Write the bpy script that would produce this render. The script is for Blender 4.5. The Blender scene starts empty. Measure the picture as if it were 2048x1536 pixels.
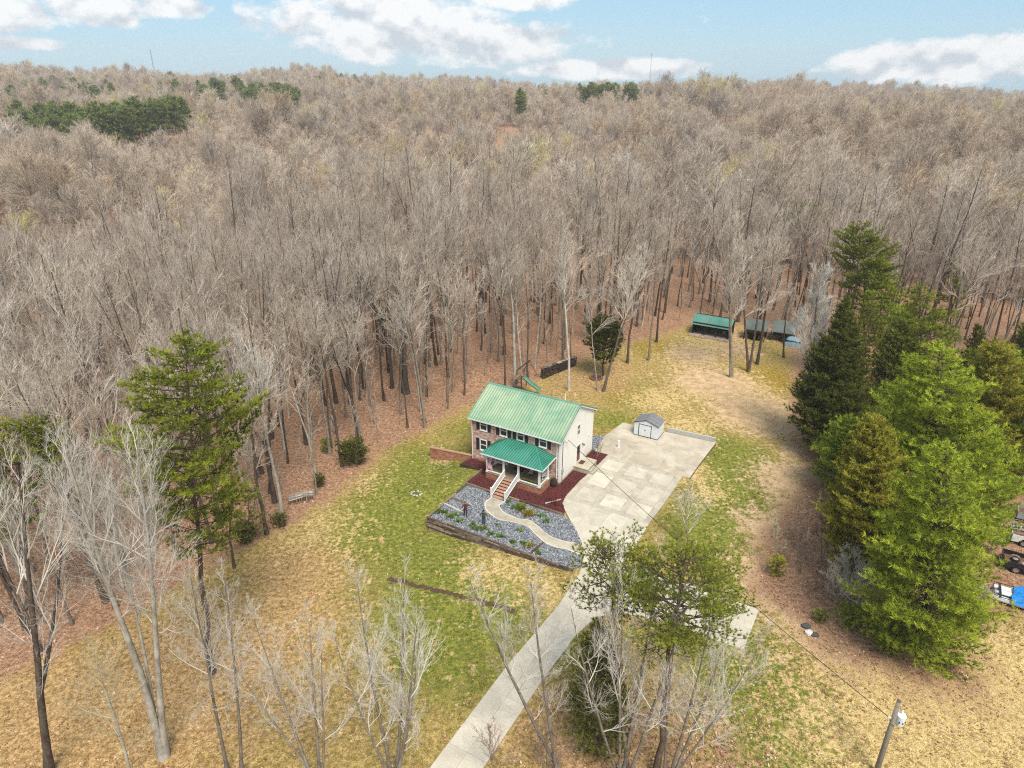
import bpy, bmesh, math, random
import numpy as np
from mathutils import Vector, Matrix

R = math.radians
SC = bpy.context.scene
COL = SC.collection

# ------------------------------------------------------------------ camera, sky, sun, exposure
PITCH = R(24.2); CAMH = 40.0; FPX = 1365.0
cam_d = bpy.data.cameras.new('camera'); cam = bpy.data.objects.new('camera', cam_d); COL.objects.link(cam)
cam_d.sensor_width = 36.0; cam_d.lens = 36.0 * FPX / 2048.0
cam_d.clip_start = 0.5; cam_d.clip_end = 30000.0
cam.location = (0, 0, CAMH); cam.rotation_euler = (R(90) - PITCH, 0, 0)
SC.camera = cam

SUN_EL = R(58); SUN_AZ = R(161)          # azimuth clockwise from +Y (the view direction)
wd = bpy.data.worlds.new('World'); SC.world = wd; wd.use_nodes = True
def build_world():
    nt = wd.node_tree; nt.nodes.clear(); L = nt.links.new
    def N(t, **k):
        n = nt.nodes.new(t)
        for a, b in k.items(): setattr(n, a, b)
        return n
    def M(op, a, b=None, c=None, clamp=False):
        n = N('ShaderNodeMath', operation=op, use_clamp=clamp)
        for i, v in enumerate((a, b, c)):
            if v is None: continue
            if hasattr(v, 'links'): L(v, n.inputs[i])
            else: n.inputs[i].default_value = v
        return n.outputs[0]
    sky = N('ShaderNodeTexSky', sky_type='NISHITA', sun_disc=False, sun_elevation=SUN_EL, sun_rotation=SUN_AZ,
            air_density=1.0, dust_density=0.5, ozone_density=1.6, altitude=100)
    tc = N('ShaderNodeTexCoord')
    sp = N('ShaderNodeSeparateXYZ'); L(tc.outputs['Generated'], sp.inputs[0])
    x, y, z = sp.outputs
    az = M('ARCTAN2', x, y)                       # radians, 0 = straight ahead
    el = M('ARCSINE', z)
    # cumulus: noise over (azimuth, elevation), stretched sideways, denser towards the horizon
    def field(sx, sy, seed, detail, rough, dist=0.0, dy=0.0):
        cb = N('ShaderNodeCombineXYZ')
        L(M('MULTIPLY', az, sx), cb.inputs[0]); L(M('MULTIPLY', M('ADD', el, dy), sy), cb.inputs[1]); cb.inputs[2].default_value = seed
        n = N('ShaderNodeTexNoise'); n.inputs['Scale'].default_value = 1.0
        n.inputs['Detail'].default_value = detail; n.inputs['Roughness'].default_value = rough; n.inputs['Distortion'].default_value = dist
        L(cb.outputs[0], n.inputs['Vector']); return n.outputs['Fac']
    base = field(15, 22.0, 3.7, 5, 0.62)
    base_up = field(15, 22.0, 3.7, 2, 0.6, dy=0.014)
    fine = field(34, 70, 8.3, 3, 0.65)
    # cloud banks (azimuth, elevation, half width, half height) of this sky
    banks = [(-0.15, 0.064, 0.20, 0.056), (-0.04, 0.040, 0.17, 0.036), (0.0, 0.100, 0.12, 0.030), (-0.49, 0.070, 0.07, 0.024), (-0.58, 0.062, 0.06, 0.024), (-0.41, 0.075, 0.05, 0.018),
             (0.53, 0.016, 0.17, 0.032), (0.61, 0.028, 0.12, 0.026), (0.13, 0.010, 0.17, 0.018), (0.24, 0.106, 0.15, 0.018), (-0.60, 0.034, 0.10, 0.010), (-0.70, 0.046, 0.05, 0.014),
             (0.95, 0.09, 0.2, 0.05), (-1.05, 0.09, 0.25, 0.05), (1.9, 0.1, 0.4, 0.06), (-2.1, 0.1, 0.5, 0.06)]
    ae = N('ShaderNodeCombineXYZ'); L(az, ae.inputs[0]); L(el, ae.inputs[1]); low = None
    for a, e, w, h in banks:
        mp = N('ShaderNodeMapping'); L(ae.outputs[0], mp.inputs[0]); mp.inputs[1].default_value = (-a / w, -e / h, 0); mp.inputs[3].default_value = (1 / w, 1 / h, 0)
        vl = N('ShaderNodeVectorMath', operation='LENGTH'); L(mp.outputs[0], vl.inputs[0])
        low = vl.outputs['Value'] if low is None else M('MINIMUM', low, vl.outputs['Value'])
    tot = M('MAXIMUM', M('SUBTRACT', 1.0, M('MULTIPLY', low, low)), 0.0)
    over = M('MINIMUM', M('MAXIMUM', M('MULTIPLY', M('SUBTRACT', el, 0.13), 1.2), 0.0), 0.30)       # broken cloud goes on overhead, thickened out of view to whiten the sky light
    dens = M('ADD', M('MAXIMUM', M('MULTIPLY', tot, 0.62), over), M('ADD', M('MULTIPLY', base, 0.95), M('MULTIPLY', fine, 0.55)))
    mask = M('MULTIPLY', M('SUBTRACT', dens, 0.925), 4.2, clamp=True)
    lit = M('ADD', 0.62, M('MULTIPLY', M('SUBTRACT', base, base_up), 3.0), clamp=True)
    ramp = N('ShaderNodeValToRGB'); L(lit, ramp.inputs[0])
    ramp.color_ramp.elements[0].position = 0.25; ramp.color_ramp.elements[0].color = (2.75, 3.0, 3.3, 1)
    ramp.color_ramp.elements[1].position = 0.75; ramp.color_ramp.elements[1].color = (4.5, 4.5, 4.5, 1)
    # the blue of the clear parts
    tint = N('ShaderNodeMixRGB'); tint.inputs[0].default_value = 0.8
    L(sky.outputs[0], tint.inputs[1]); tint.inputs[2].default_value = (1.35, 2.40, 3.25, 1)
    mix = N('ShaderNodeMixRGB'); L(M('MULTIPLY', mask, 0.93), mix.inputs[0]); L(tint.outputs[0], mix.inputs[1]); L(ramp.outputs[0], mix.inputs[2])
    bg = N('ShaderNodeBackground'); bg.inputs[1].default_value = 0.066; L(mix.outputs[0], bg.inputs[0])
    out = N('ShaderNodeOutputWorld'); L(bg.outputs[0], out.inputs[0])
build_world()

sun_d = bpy.data.lights.new('sun', 'SUN'); sun = bpy.data.objects.new('sun', sun_d); COL.objects.link(sun)
sun_d.energy = 1.5; sun_d.angle = R(24); sun_d.color = (1.0, 0.93, 0.82)
sd = Vector((math.sin(SUN_AZ) * math.cos(SUN_EL), math.cos(SUN_AZ) * math.cos(SUN_EL), math.sin(SUN_EL)))
sun.rotation_euler = sd.to_track_quat('Z', 'Y').to_euler(); sun.location = sd * 300

vs = SC.view_settings
SC.display_settings.display_device = 'sRGB'
vs.view_transform = 'Standard'; vs.look = 'None'; vs.gamma = 1.0; vs.exposure = 1.80; vs.use_curve_mapping = False
SC.render.engine = 'CYCLES'
SC.cycles.use_denoising = False
SC.cycles.max_bounces = 5; SC.cycles.diffuse_bounces = 2; SC.cycles.glossy_bounces = 2; SC.cycles.transmission_bounces = 2; SC.cycles.transparent_max_bounces = 6
SC.cycles.sample_clamp_indirect = 4.0
SC.cycles.filter_width = 1.15

# ------------------------------------------------------------------ the lie of the land
HA = R(-30.2); CA, SA = math.cos(HA), math.sin(HA)
OX, OY = 5.085, 62.553                         # front right corner of the house
def to_uv(x, y): return (x - OX) * CA + (y - OY) * SA, -(x - OX) * SA + (y - OY) * CA
def to_xy(u, v): return OX + u * CA - v * SA, OY + u * SA + v * CA
def sst(t):
    t = np.clip(t, 0, 1); return t * t * (3 - 2 * t)
SKY_X = [-0.9, -0.62, -0.47, -0.38, -0.27, -0.20, -0.08, 0.0, 0.08, 0.2, 0.28, 0.45, 0.62, 0.9]
SKY_Y = [130, 133, 140, 148, 131, 148, 150, 160, 165, 160, 156, 165, 174, 178]
def tz(x, y):
    x = np.asarray(x, float); y = np.asarray(y, float)
    u, v = to_uv(x, y)
    front = sst((-5 - v) / 6.0) * np.clip(1.0 - (u + 8.5) / 16.5, 0, 1)
    left = sst((-9.5 - u) / 6.0) * sst((30 - v) / 15.0)
    z = -1.08 * np.maximum(front, left)
    r = np.hypot(x, y); az = np.arctan2(x, np.maximum(y, 1.0))
    k = sst((r - 118) / 90)
    # a shallow valley behind the first woods, then rolling rises up to the skyline
    val = -19 * np.exp(-((r - 205 - 45 * np.sin(az * 3 + 1.2)) / 48.0) ** 2) * (0.8 - 0.45 * np.sin(az * 2.2)) - 9 * np.exp(-((r - 400 - 50 * np.sin(az * 5)) / 60.0) ** 2)
    roll = 9 * np.sin(x / 83 + 1.3 + 0.6 * np.sin(y / 120)) * np.sin(y / 71 + 0.4) + 6.5 * np.sin(x / 47 + y / 33 + np.sin(x / 90)) + 2.5 * np.sin(x / 21 - y / 29)
    z = z + k * (val + roll * sst((r - 150) / 200) * (1 - 0.75 * sst((r - 600) / 400)))
    RS = 1150.0
    sy = np.interp(az, SKY_X, SKY_Y)
    ridge = CAMH + (154.5 - sy) / 1365.0 * 0.93 * RS - 26.5
    t = np.clip((r - 330) / (RS - 330), 0, 1)
    z = z + np.where(r < RS, ridge * t ** 1.35, ridge - (r - RS) * 0.06)
    return z
def G(px, py, dz=0.0):
    """a point of the ground, from where it shows in the photograph"""
    d = Vector(((px - 1024) / FPX, 0, 0)) + Vector((0, math.sin(PITCH), math.cos(PITCH))) * ((768 - py) / FPX) + Vector((0, math.cos(PITCH), -math.sin(PITCH)))
    z = 0.0
    for _ in range(12):
        t = (z + dz - CAMH) / d.z
        p = d * t; z = float(tz(p.x, p.y))
    return Vector((p.x, p.y, z))
def top_h(b, py):
    """height above base b whose top shows at row py"""
    lo, hi = 0.0, 60.0
    for _ in range(40):
        m = (lo + hi) / 2
        q = Vector((b.x, b.y, b.z + m - CAMH)); c = q.y * math.cos(PITCH) - q.z * math.sin(PITCH)
        yy = 768 - FPX * (q.y * math.sin(PITCH) + q.z * math.cos(PITCH)) / c
        if yy > py: lo = m
        else: hi = m
    return lo

# ------------------------------------------------------------------ materials
class T:
    def __init__(s, name):
        s.m = bpy.data.materials.new(name); s.m.use_nodes = True; s.t = s.m.node_tree; s.t.nodes.clear()
    def N(s, t, **k):
        n = s.t.nodes.new(t)
        for a, b in k.items(): setattr(n, a, b)
        return n
    def L(s, a, b): s.t.links.new(a, b)
    def put(s, v, inp):
        if hasattr(v, 'links'): s.L(v, inp)
        elif isinstance(v, (tuple, list)): inp.default_value = (*v, 1) if len(v) == 3 and len(inp.default_value) == 4 else v
        else: inp.default_value = v
    def pos(s): return s.N('ShaderNodeNewGeometry').outputs['Position']
    def obj(s): return s.N('ShaderNodeTexCoord').outputs['Object']
    def rnd(s): return s.N('ShaderNodeObjectInfo').outputs['Random']
    def attr(s, n, out='Color'): return s.N('ShaderNodeAttribute', attribute_name=n).outputs[out]
    def math(s, op, a, b=0.0, clamp=False):
        n = s.N('ShaderNodeMath', operation=op, use_clamp=clamp); s.put(a, n.inputs[0]); s.put(b, n.inputs[1]); return n.outputs[0]
    def noise(s, vec, scale, detail=3, rough=0.55, dist=0.0):
        n = s.N('ShaderNodeTexNoise'); s.L(vec, n.inputs['Vector']); n.inputs['Scale'].default_value = scale
        n.inputs['Detail'].default_value = detail; n.inputs['Roughness'].default_value = rough; n.inputs['Distortion'].default_value = dist
        return n.outputs['Fac']
    def voro(s, vec, scale, out='Color', feature='F1'):
        n = s.N('ShaderNodeTexVoronoi', feature=feature); s.L(vec, n.inputs['Vector']); n.inputs['Scale'].default_value = scale; return n.outputs[out]
    def mapv(s, vec, scale=(1, 1, 1), rot=(0, 0, 0), loc=(0, 0, 0)):
        n = s.N('ShaderNodeMapping'); s.L(vec, n.inputs[0]); n.inputs[1].default_value = loc; n.inputs[2].default_value = rot; n.inputs[3].default_value = scale
        return n.outputs[0]
    def ramp(s, f, els, interp='LINEAR'):
        n = s.N('ShaderNodeValToRGB'); s.L(f, n.inputs[0]); cr = n.color_ramp; cr.interpolation = interp
        while len(cr.elements) < len(els): cr.elements.new(0.5)
        for e, (p, c) in zip(cr.elements, els):
            e.position = p; e.color = (c, c, c, 1) if isinstance(c, (int, float)) else (*c, 1)
        return n.outputs[0]
    def mix(s, f, a, b, mode='MIX'):
        n = s.N('ShaderNodeMixRGB', blend_type=mode); s.put(f, n.inputs[0]); s.put(a, n.inputs[1]); s.put(b, n.inputs[2]); return n.outputs[0]
    def sep(s, v):
        n = s.N('ShaderNodeSeparateXYZ'); s.L(v, n.inputs[0]); return n.outputs
    def comb(s, x, y, z=0.0):
        n = s.N('ShaderNodeCombineXYZ'); s.put(x, n.inputs[0]); s.put(y, n.inputs[1]); s.put(z, n.inputs[2]); return n.outputs[0]
    def bump(s, h, strength=0.4, dist=0.05):
        n = s.N('ShaderNodeBump'); n.inputs['Strength'].default_value = strength; n.inputs['Distance'].default_value = dist; s.L(h, n.inputs['Height']); return n.outputs[0]
    def done(s, color, rough=0.8, metal=0.0, spec=0.3, bump=None, coat=0.0):
        b = s.N('ShaderNodeBsdfPrincipled'); s.put(color, b.inputs['Base Color']); s.put(rough, b.inputs['Roughness']); b.inputs['Metallic'].default_value = metal
        b.inputs['Specular IOR Level'].default_value = spec; b.inputs['Coat Weight'].default_value = coat
        if bump is not None: s.L(bump, b.inputs['Normal'])
        o = s.N('ShaderNodeOutputMaterial'); s.L(b.outputs[0], o.inputs[0]); return s.m
    def leaf(s, color, trans=0.35, tcol=None):
        a = s.N('ShaderNodeBsdfDiffuse'); s.put(color, a.inputs[0]); b = s.N('ShaderNodeBsdfTranslucent'); s.put(tcol or color, b.inputs[0])
        m = s.N('ShaderNodeMixShader'); m.inputs[0].default_value = trans; s.L(a.outputs[0], m.inputs[1]); s.L(b.outputs[0], m.inputs[2])
        o = s.N('ShaderNodeOutputMaterial'); s.L(m.outputs[0], o.inputs[0]); return s.m

MAT = {}
def plain(name, col, rough=0.7, metal=0.0, spec=0.3, var=0.12, scale=3.0, coat=0.0):
    t = T(name); n = t.noise(t.obj(), scale, 5, 0.6)
    c = t.mix(t.ramp(n, [(0.3, 0.0), (0.7, 1.0)]), tuple(x * (1 - var) for x in col), tuple(min(1, x * (1 + var)) for x in col))
    MAT[name] = t.done(c, rough, metal, spec, coat=coat); return MAT[name]

def make_materials():
    # ground
    t = T('ground'); p = t.pos(); c1 = t.sep(t.attr('cover')); c2 = t.sep(t.attr('cover2'))
    big = t.noise(t.mapv(p, (1.1, 0.10, 1), (0, 0, -HA)), 1.0, 2, 0.6); mid = t.noise(p, 1.0, 3, 0.66); fin = t.noise(p, 2.7, 3, 0.75); vf = t.noise(t.mapv(p, (1, 1, 1), (0.3, 0.2, 0.7)), 15, 2, 0.7)
    def w(a, gain=1.0, k=1.15):
        s = t.math('ADD', t.math('MULTIPLY', t.math('SUBTRACT', mid, 0.5), k * 1.35), t.math('MULTIPLY', t.math('SUBTRACT', fin, 0.5), 1.3))
        s = t.math('ADD', s, t.math('MULTIPLY', t.math('SUBTRACT', big, 0.5), 0.7))
        s = t.math('ADD', s, t.math('MULTIPLY', a, gain))
        return t.math('MULTIPLY', t.math('SUBTRACT', s, 0.26), 2.2, clamp=True)
    lawn = t.mix(t.ramp(fin, [(0.36, 0.0), (0.66, 1.0)]), (0.22, 0.162, 0.050), (0.53, 0.385, 0.140))
    grn = t.mix(t.ramp(fin, [(0.34, 0.0), (0.66, 1.0)]), (0.085, 0.115, 0.016), (0.315, 0.300, 0.060))
    straw = t.mix(t.ramp(fin, [(0.32, 0.0), (0.6, 1.0)]), (0.35, 0.245, 0.085), (0.68, 0.51, 0.235))
    moss = t.mix(t.ramp(fin, [(0.34, 0.0), (0.64, 1.0)]), (0.20, 0.140, 0.022), (0.40, 0.275, 0.050))
    orange = t.mix(t.ramp(fin, [(0.36, 0.0), (0.64, 1.0)]), (0.25, 0.155, 0.062), (0.58, 0.385, 0.180))
    lit = t.mix(t.ramp(fin, [(0.32, 0.0), (0.68, 1.0)]), (0.175, 0.098, 0.056), (0.50, 0.30, 0.19))
    dirt = t.mix(t.ramp(mid, [(0.35, 0.0), (0.65, 1.0)]), (0.46, 0.305, 0.16), (0.66, 0.48, 0.29))
    c = t.mix(w(c1[0]), lawn, grn); c = t.mix(w(c2[1]), c, moss); c = t.mix(w(c2[0]), c, orange); c = t.mix(w(c1[1]), c, straw)
    c = t.mix(w(c2[2]), c, dirt); c = t.mix(w(c1[2], 1.0, 0.5), c, lit)
    c = t.mix(0.9, c, t.ramp(vf, [(0.3, 0.48), (0.5, 1.0), (0.72, 1.45)]), 'MULTIPLY')
    h = t.math('ADD', t.math('MULTIPLY', fin, 0.7), t.math('MULTIPLY', vf, 0.5))
    MAT['ground'] = t.done(c, 0.95, 0, 0.1, t.bump(h, 0.9, 0.22))

    def concrete(name, a, b, stain, sc=0.55):
        t = T(name); p = t.obj(); n = t.noise(p, sc, 5, 0.6, 0.5); f = t.noise(p, 9, 4, 0.7); r = t.rnd()
        c = t.mix(t.ramp(n, [(0.36, 0.0), (0.64, 1.0)]), a, b)
        c = t.mix(t.math('MULTIPLY', t.ramp(t.noise(p, sc * 1.7, 6, 0.65, 0.8), [(0.5, 0.0), (0.72, 1.0)]), 0.75), c, stain)
        c = t.mix(0.5, c, t.ramp(f, [(0.3, 0.72), (0.7, 1.2)]), 'MULTIPLY')
        c = t.mix(1.0, c, t.ramp(r, [(0.0, 0.9), (1.0, 1.05)]), 'MULTIPLY')
        MAT[name] = t.done(c, 0.9, 0, 0.2, t.bump(f, 0.15, 0.01))
    concrete('concrete', (0.475, 0.43, 0.35), (0.56, 0.51, 0.42), (0.385, 0.345, 0.275))
    concrete('concrete_old', (0.40, 0.345, 0.26), (0.53, 0.475, 0.385), (0.30, 0.25, 0.185), 0.4)
    concrete('concrete_stoop', (0.36, 0.33, 0.26), (0.44, 0.41, 0.34), (0.27, 0.24, 0.19), 0.9)
    concrete('concrete_path', (0.36, 0.32, 0.245), (0.47, 0.42, 0.33), (0.29, 0.25, 0.18), 0.9)
    concrete('concrete_edge', (0.55, 0.50, 0.41), (0.63, 0.58, 0.49), (0.42, 0.38, 0.30), 0.9)
    # stamped concrete band: small brick pattern pressed in
    t = T('stamped'); p = t.obj(); br = t.N('ShaderNodeTexBrick'); t.L(p, br.inputs[0]); br.inputs['Scale'].default_value = 1.0
    br.inputs['Brick Width'].default_value = 0.22; br.inputs['Row Height'].default_value = 0.11; br.inputs['Mortar Size'].default_value = 0.016
    br.inputs['Color1'].default_value = (0.385, 0.345, 0.275, 1); br.inputs['Color2'].default_value = (0.475, 0.43, 0.345, 1); br.inputs['Mortar'].default_value = (0.25, 0.22, 0.175, 1)
    n = t.noise(p, 0.9, 5, 0.65, 0.5)
    c = t.mix(t.ramp(n, [(0.4, 0.0), (0.66, 0.85)]), br.outputs[0], (0.49, 0.445, 0.36))
    MAT['stamped'] = t.done(c, 0.9, 0, 0.2)
    # house brick, whitewashed old brick of mixed colour
    def brick(name, cols, mort, axis):
        t = T(name); x, y, z = t.sep(t.obj()); v = t.comb(x if axis == 0 else y, z)
        br = t.N('ShaderNodeTexBrick'); t.L(v, br.inputs[0]); br.inputs['Scale'].default_value = 1.0
        br.inputs['Brick Width'].default_value = 0.215; br.inputs['Row Height'].default_value = 0.075; br.inputs['Mortar Size'].default_value = 0.010
        br.inputs['Color1'].default_value = (0, 0, 0, 1); br.inputs['Color2'].default_value = (1, 1, 1, 1); br.inputs['Mortar'].default_value = (0, 0, 0, 1)
        cell = t.sep(t.voro(t.mapv(v, (3.4, 8.0, 1)), 1.0))[0]
        n = t.noise(v, 0.5, 4, 0.6)
        c = t.ramp(t.math('ADD', t.math('MULTIPLY', cell, 0.95), t.math('MULTIPLY', n, 0.10)), [(i / (len(cols) - 1), k) for i, k in enumerate(cols)])
        c = t.mix(br.outputs['Fac'], c, mort)
        c = t.mix(t.ramp(t.noise(v, 2.3, 5, 0.7), [(0.55, 0.0), (0.8, 0.5)]), c, mort)
        MAT[name] = t.done(c, 0.9, 0, 0.15, t.bump(br.outputs['Fac'], -0.3, 0.01))
    bc = [(0.10, 0.03, 0.022), (0.30, 0.10, 0.065), (0.42, 0.17, 0.12), (0.50, 0.27, 0.21), (0.78, 0.63, 0.56), (0.20, 0.07, 0.05), (0.62, 0.42, 0.35)]
    brick('brick', bc, (0.60, 0.51, 0.45), 0); brick('brick_side', bc, (0.50, 0.42, 0.37), 1)
    rc = [(0.16, 0.045, 0.025), (0.27, 0.085, 0.045), (0.36, 0.14, 0.075), (0.44, 0.22, 0.13), (0.24, 0.075, 0.045)]
    brick('brick_red', rc, (0.36, 0.20, 0.14), 0); brick('brick_red_side', rc, (0.36, 0.20, 0.14), 1)
    # white siding with faint laps
    t = T('siding'); p = t.obj(); x, y, z = t.sep(p)
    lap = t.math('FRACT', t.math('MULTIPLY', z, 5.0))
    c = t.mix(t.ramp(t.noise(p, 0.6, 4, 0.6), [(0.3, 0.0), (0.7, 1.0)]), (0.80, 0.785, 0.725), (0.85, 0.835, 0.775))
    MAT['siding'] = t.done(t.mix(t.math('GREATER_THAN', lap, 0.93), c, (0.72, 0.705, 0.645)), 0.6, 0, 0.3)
    # painted metal roofs
    def roof(name, a, b, fade, lo, hi, rough):
        t = T(name); p = t.pos(); n = t.noise(p, 0.35, 4, 0.6, 0.6); st = t.noise(t.mapv(t.obj(), (5, 0.4, 0.4)), 1.0, 4, 0.6)
        c = t.mix(t.ramp(st, [(0.3, 0.0), (0.7, 1.0)]), a, b)
        c = t.mix(t.math('MULTIPLY', t.ramp(n, [(lo, 0.0), (hi, 1.0)]), 0.8), c, fade)
        c = t.mix(1.0, c, t.ramp(t.rnd(), [(0, 0.93), (1, 1.06)]), 'MULTIPLY')
        MAT[name] = t.done(c, rough, 0.0, 0.5)
    roof('roof_green', (0.175, 0.31, 0.205), (0.225, 0.36, 0.24), (0.40, 0.47, 0.31), 0.36, 0.62, 0.42)
    roof('roof_teal', (0.040, 0.215, 0.150), (0.055, 0.26, 0.185), (0.10, 0.32, 0.23), 0.4, 0.8, 0.3)
    roof('roof_rib_shade', (0.115, 0.24, 0.16), (0.14, 0.27, 0.18), (0.24, 0.335, 0.225), 0.4, 0.7, 0.4); roof('porch_rib', (0.02, 0.125, 0.09), (0.03, 0.15, 0.11), (0.05, 0.19, 0.14), 0.4, 0.8, 0.35)  # darker greens for the rib faces: rib shading painted into the colour
    roof('roof_barn', (0.055, 0.20, 0.16), (0.08, 0.25, 0.20), (0.14, 0.27, 0.22), 0.4, 0.7, 0.5)
    roof('roof_grey_green', (0.06, 0.085, 0.078), (0.09, 0.115, 0.105), (0.15, 0.165, 0.15), 0.4, 0.7, 0.6)
    # timber
    def wood(name, a, b, c3, sc=1.0):
        t = T(name); p = t.obj(); g = t.noise(t.mapv(p, (1.2 * sc, 14 * sc, 14 * sc)), 1.0, 4, 0.65); n = t.noise(p, 1.3, 4, 0.6); r = t.rnd()
        c = t.mix(t.ramp(g, [(0.3, 0.0), (0.7, 1.0)]), a, b)
        c = t.mix(t.math('MULTIPLY', t.ramp(n, [(0.45, 0.0), (0.7, 1.0)]), 0.6), c, c3)
        c = t.mix(1.0, c, t.ramp(r, [(0.0, 0.38), (0.5, 0.9), (1.0, 1.6)]), 'MULTIPLY')
        MAT[name] = t.done(c, 0.9, 0, 0.1)
    wood('timber', (0.11, 0.078, 0.058), (0.24, 0.18, 0.14), (0.38, 0.31, 0.255))
    wood('timber_dark', (0.06, 0.040, 0.030), (0.145, 0.10, 0.075), (0.26, 0.205, 0.165))
    wood('timber_pale', (0.28, 0.25, 0.20), (0.38, 0.345, 0.29), (0.45, 0.41, 0.36))
    wood('barn_wood', (0.020, 0.013, 0.010), (0.045, 0.028, 0.020), (0.075, 0.05, 0.038))
    wood('play_wood', (0.13, 0.085, 0.05), (0.21, 0.145, 0.09), (0.27, 0.2, 0.14))
    wood('pole_wood', (0.34, 0.295, 0.235), (0.48, 0.42, 0.345), (0.56, 0.51, 0.44), 0.5)
    wood('log', (0.03, 0.022, 0.018), (0.12, 0.09, 0.07), (0.2, 0.16, 0.13))
    # bark and twigs
    def bark(name, a, b, lich, amt):
        t = T(name); p = t.obj(); n = t.noise(t.mapv(p, (1, 1, 0.22)), 7.0, 4, 0.7); q = t.noise(p, 1.1, 4, 0.65); r = t.rnd()
        c = t.mix(t.ramp(n, [(0.35, 0.0), (0.65, 1.0)]), a, b)
        c = t.mix(t.math('MULTIPLY', t.ramp(q, [(0.42, 0.0), (0.62, 1.0)]), amt), c, lich)
        c = t.mix(1.0, c, t.ramp(r, [(0.0, 0.7), (1.0, 1.25)]), 'MULTIPLY')
        MAT[name] = t.done(c, 0.95, 0, 0.1, t.bump(n, 0.5, 0.04))
    bark('bark', (0.12, 0.095, 0.075), (0.25, 0.205, 0.168), (0.30, 0.27, 0.23), 0.6)
    bark('bark_pale', (0.25, 0.22, 0.18), (0.44, 0.395, 0.335), (0.58, 0.54, 0.48), 0.7)
    bark('bark_dark', (0.045, 0.032, 0.025), (0.115, 0.085, 0.066), (0.17, 0.145, 0.12), 0.35)
    bark('bark_pine', (0.05, 0.032, 0.024), (0.125, 0.085, 0.062), (0.2, 0.155, 0.12), 0.4)
    def twig(name, stops, dark=0.75):
        t = T(name); r = t.rnd(); n = t.noise(t.obj(), 0.5, 2, 0.5)
        c = t.ramp(r, stops)
        c = t.mix(1.0, c, t.ramp(n, [(0.3, dark), (0.7, 1.2)]), 'MULTIPLY')
        MAT[name] = t.done(c, 0.9, 0, 0.1)
    def stands(name, stops, patch, dark=0.8):
        """twigs whose colour differs from tree to tree and from one part of the woods to the next"""
        t = T(name); oi = t.N('ShaderNodeObjectInfo'); n = t.noise(t.obj(), 0.5, 2, 0.5); pn = t.noise(oi.outputs['Location'], 0.011, 3, 0.6)
        c = t.ramp(oi.outputs['Random'], stops); c = t.mix(t.ramp(pn, [(0.42, 0.0), (0.62, 0.65)]), c, patch)
        c = t.mix(1.0, c, t.ramp(n, [(0.3, dark), (0.7, 1.2)]), 'MULTIPLY'); MAT[name] = t.done(c, 0.9, 0, 0.1)
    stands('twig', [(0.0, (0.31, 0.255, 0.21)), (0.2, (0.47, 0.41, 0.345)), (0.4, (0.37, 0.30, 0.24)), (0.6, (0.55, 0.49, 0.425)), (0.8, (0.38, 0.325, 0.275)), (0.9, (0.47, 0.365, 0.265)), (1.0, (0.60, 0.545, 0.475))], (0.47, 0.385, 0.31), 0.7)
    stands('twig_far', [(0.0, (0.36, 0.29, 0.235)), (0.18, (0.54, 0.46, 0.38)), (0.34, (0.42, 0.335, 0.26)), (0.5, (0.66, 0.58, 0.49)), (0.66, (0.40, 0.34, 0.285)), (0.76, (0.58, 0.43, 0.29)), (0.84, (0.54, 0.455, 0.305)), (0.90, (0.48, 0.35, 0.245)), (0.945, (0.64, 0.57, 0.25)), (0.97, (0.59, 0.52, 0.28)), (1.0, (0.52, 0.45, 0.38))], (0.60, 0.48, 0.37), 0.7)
    twig('twig_pale', [(0.0, (0.44, 0.40, 0.35)), (1.0, (0.56, 0.52, 0.465))], 0.8)
    twig('twig_bud', [(0.0, (0.42, 0.37, 0.24)), (1.0, (0.46, 0.40, 0.25))], 0.85)
    twig('twig_red', [(0.0, (0.17, 0.035, 0.035)), (1.0, (0.22, 0.05, 0.045))], 0.85)
    twig('twig_brown', [(0.0, (0.22, 0.15, 0.11)), (1.0, (0.30, 0.21, 0.155))], 0.85)
    # needles; 'tint' differs from tuft to tuft
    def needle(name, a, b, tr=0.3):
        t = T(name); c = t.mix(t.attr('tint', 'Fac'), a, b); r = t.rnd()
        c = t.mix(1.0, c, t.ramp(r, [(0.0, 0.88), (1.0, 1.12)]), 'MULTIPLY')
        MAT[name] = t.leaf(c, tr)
    needle('needle_pine', (0.08, 0.105, 0.014), (0.33, 0.36, 0.048), 0.35)
    needle('needle_bright', (0.144, 0.190, 0.021), (0.486, 0.553, 0.065), 0.38)
    needle('needle_white_pine', (0.132, 0.190, 0.021), (0.439, 0.540, 0.068), 0.35)
    needle('needle_cedar', (0.055, 0.068, 0.013), (0.175, 0.19, 0.036), 0.25)
    needle('needle_gold', (0.167, 0.163, 0.021), (0.540, 0.499, 0.074), 0.3)
    needle('needle_olive', (0.108, 0.122, 0.025), (0.338, 0.355, 0.076), 0.3)
    needle('needle_far', (0.12, 0.15, 0.038), (0.29, 0.34, 0.09), 0.3)
    needle('leaf_dead', (0.16, 0.075, 0.045), (0.33, 0.17, 0.10), 0.3)
    needle('leaf_green', (0.07, 0.14, 0.02), (0.20, 0.32, 0.05), 0.3)
    needle('leaf_yellow', (0.22, 0.17, 0.025), (0.46, 0.33, 0.05), 0.3)
    needle('grass', (0.10, 0.105, 0.025), (0.33, 0.27, 0.10), 0.25)
    # beds
    t = T('gravel'); p = t.pos(); vcol = t.sep(t.voro(p, 9.0))[0]; dd = t.voro(p, 9.0, 'Distance')
    c = t.ramp(vcol, [(0.0, (0.06, 0.07, 0.085)), (0.45, (0.15, 0.165, 0.19)), (0.8, (0.27, 0.29, 0.32)), (1.0, (0.5, 0.51, 0.53))])
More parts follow.
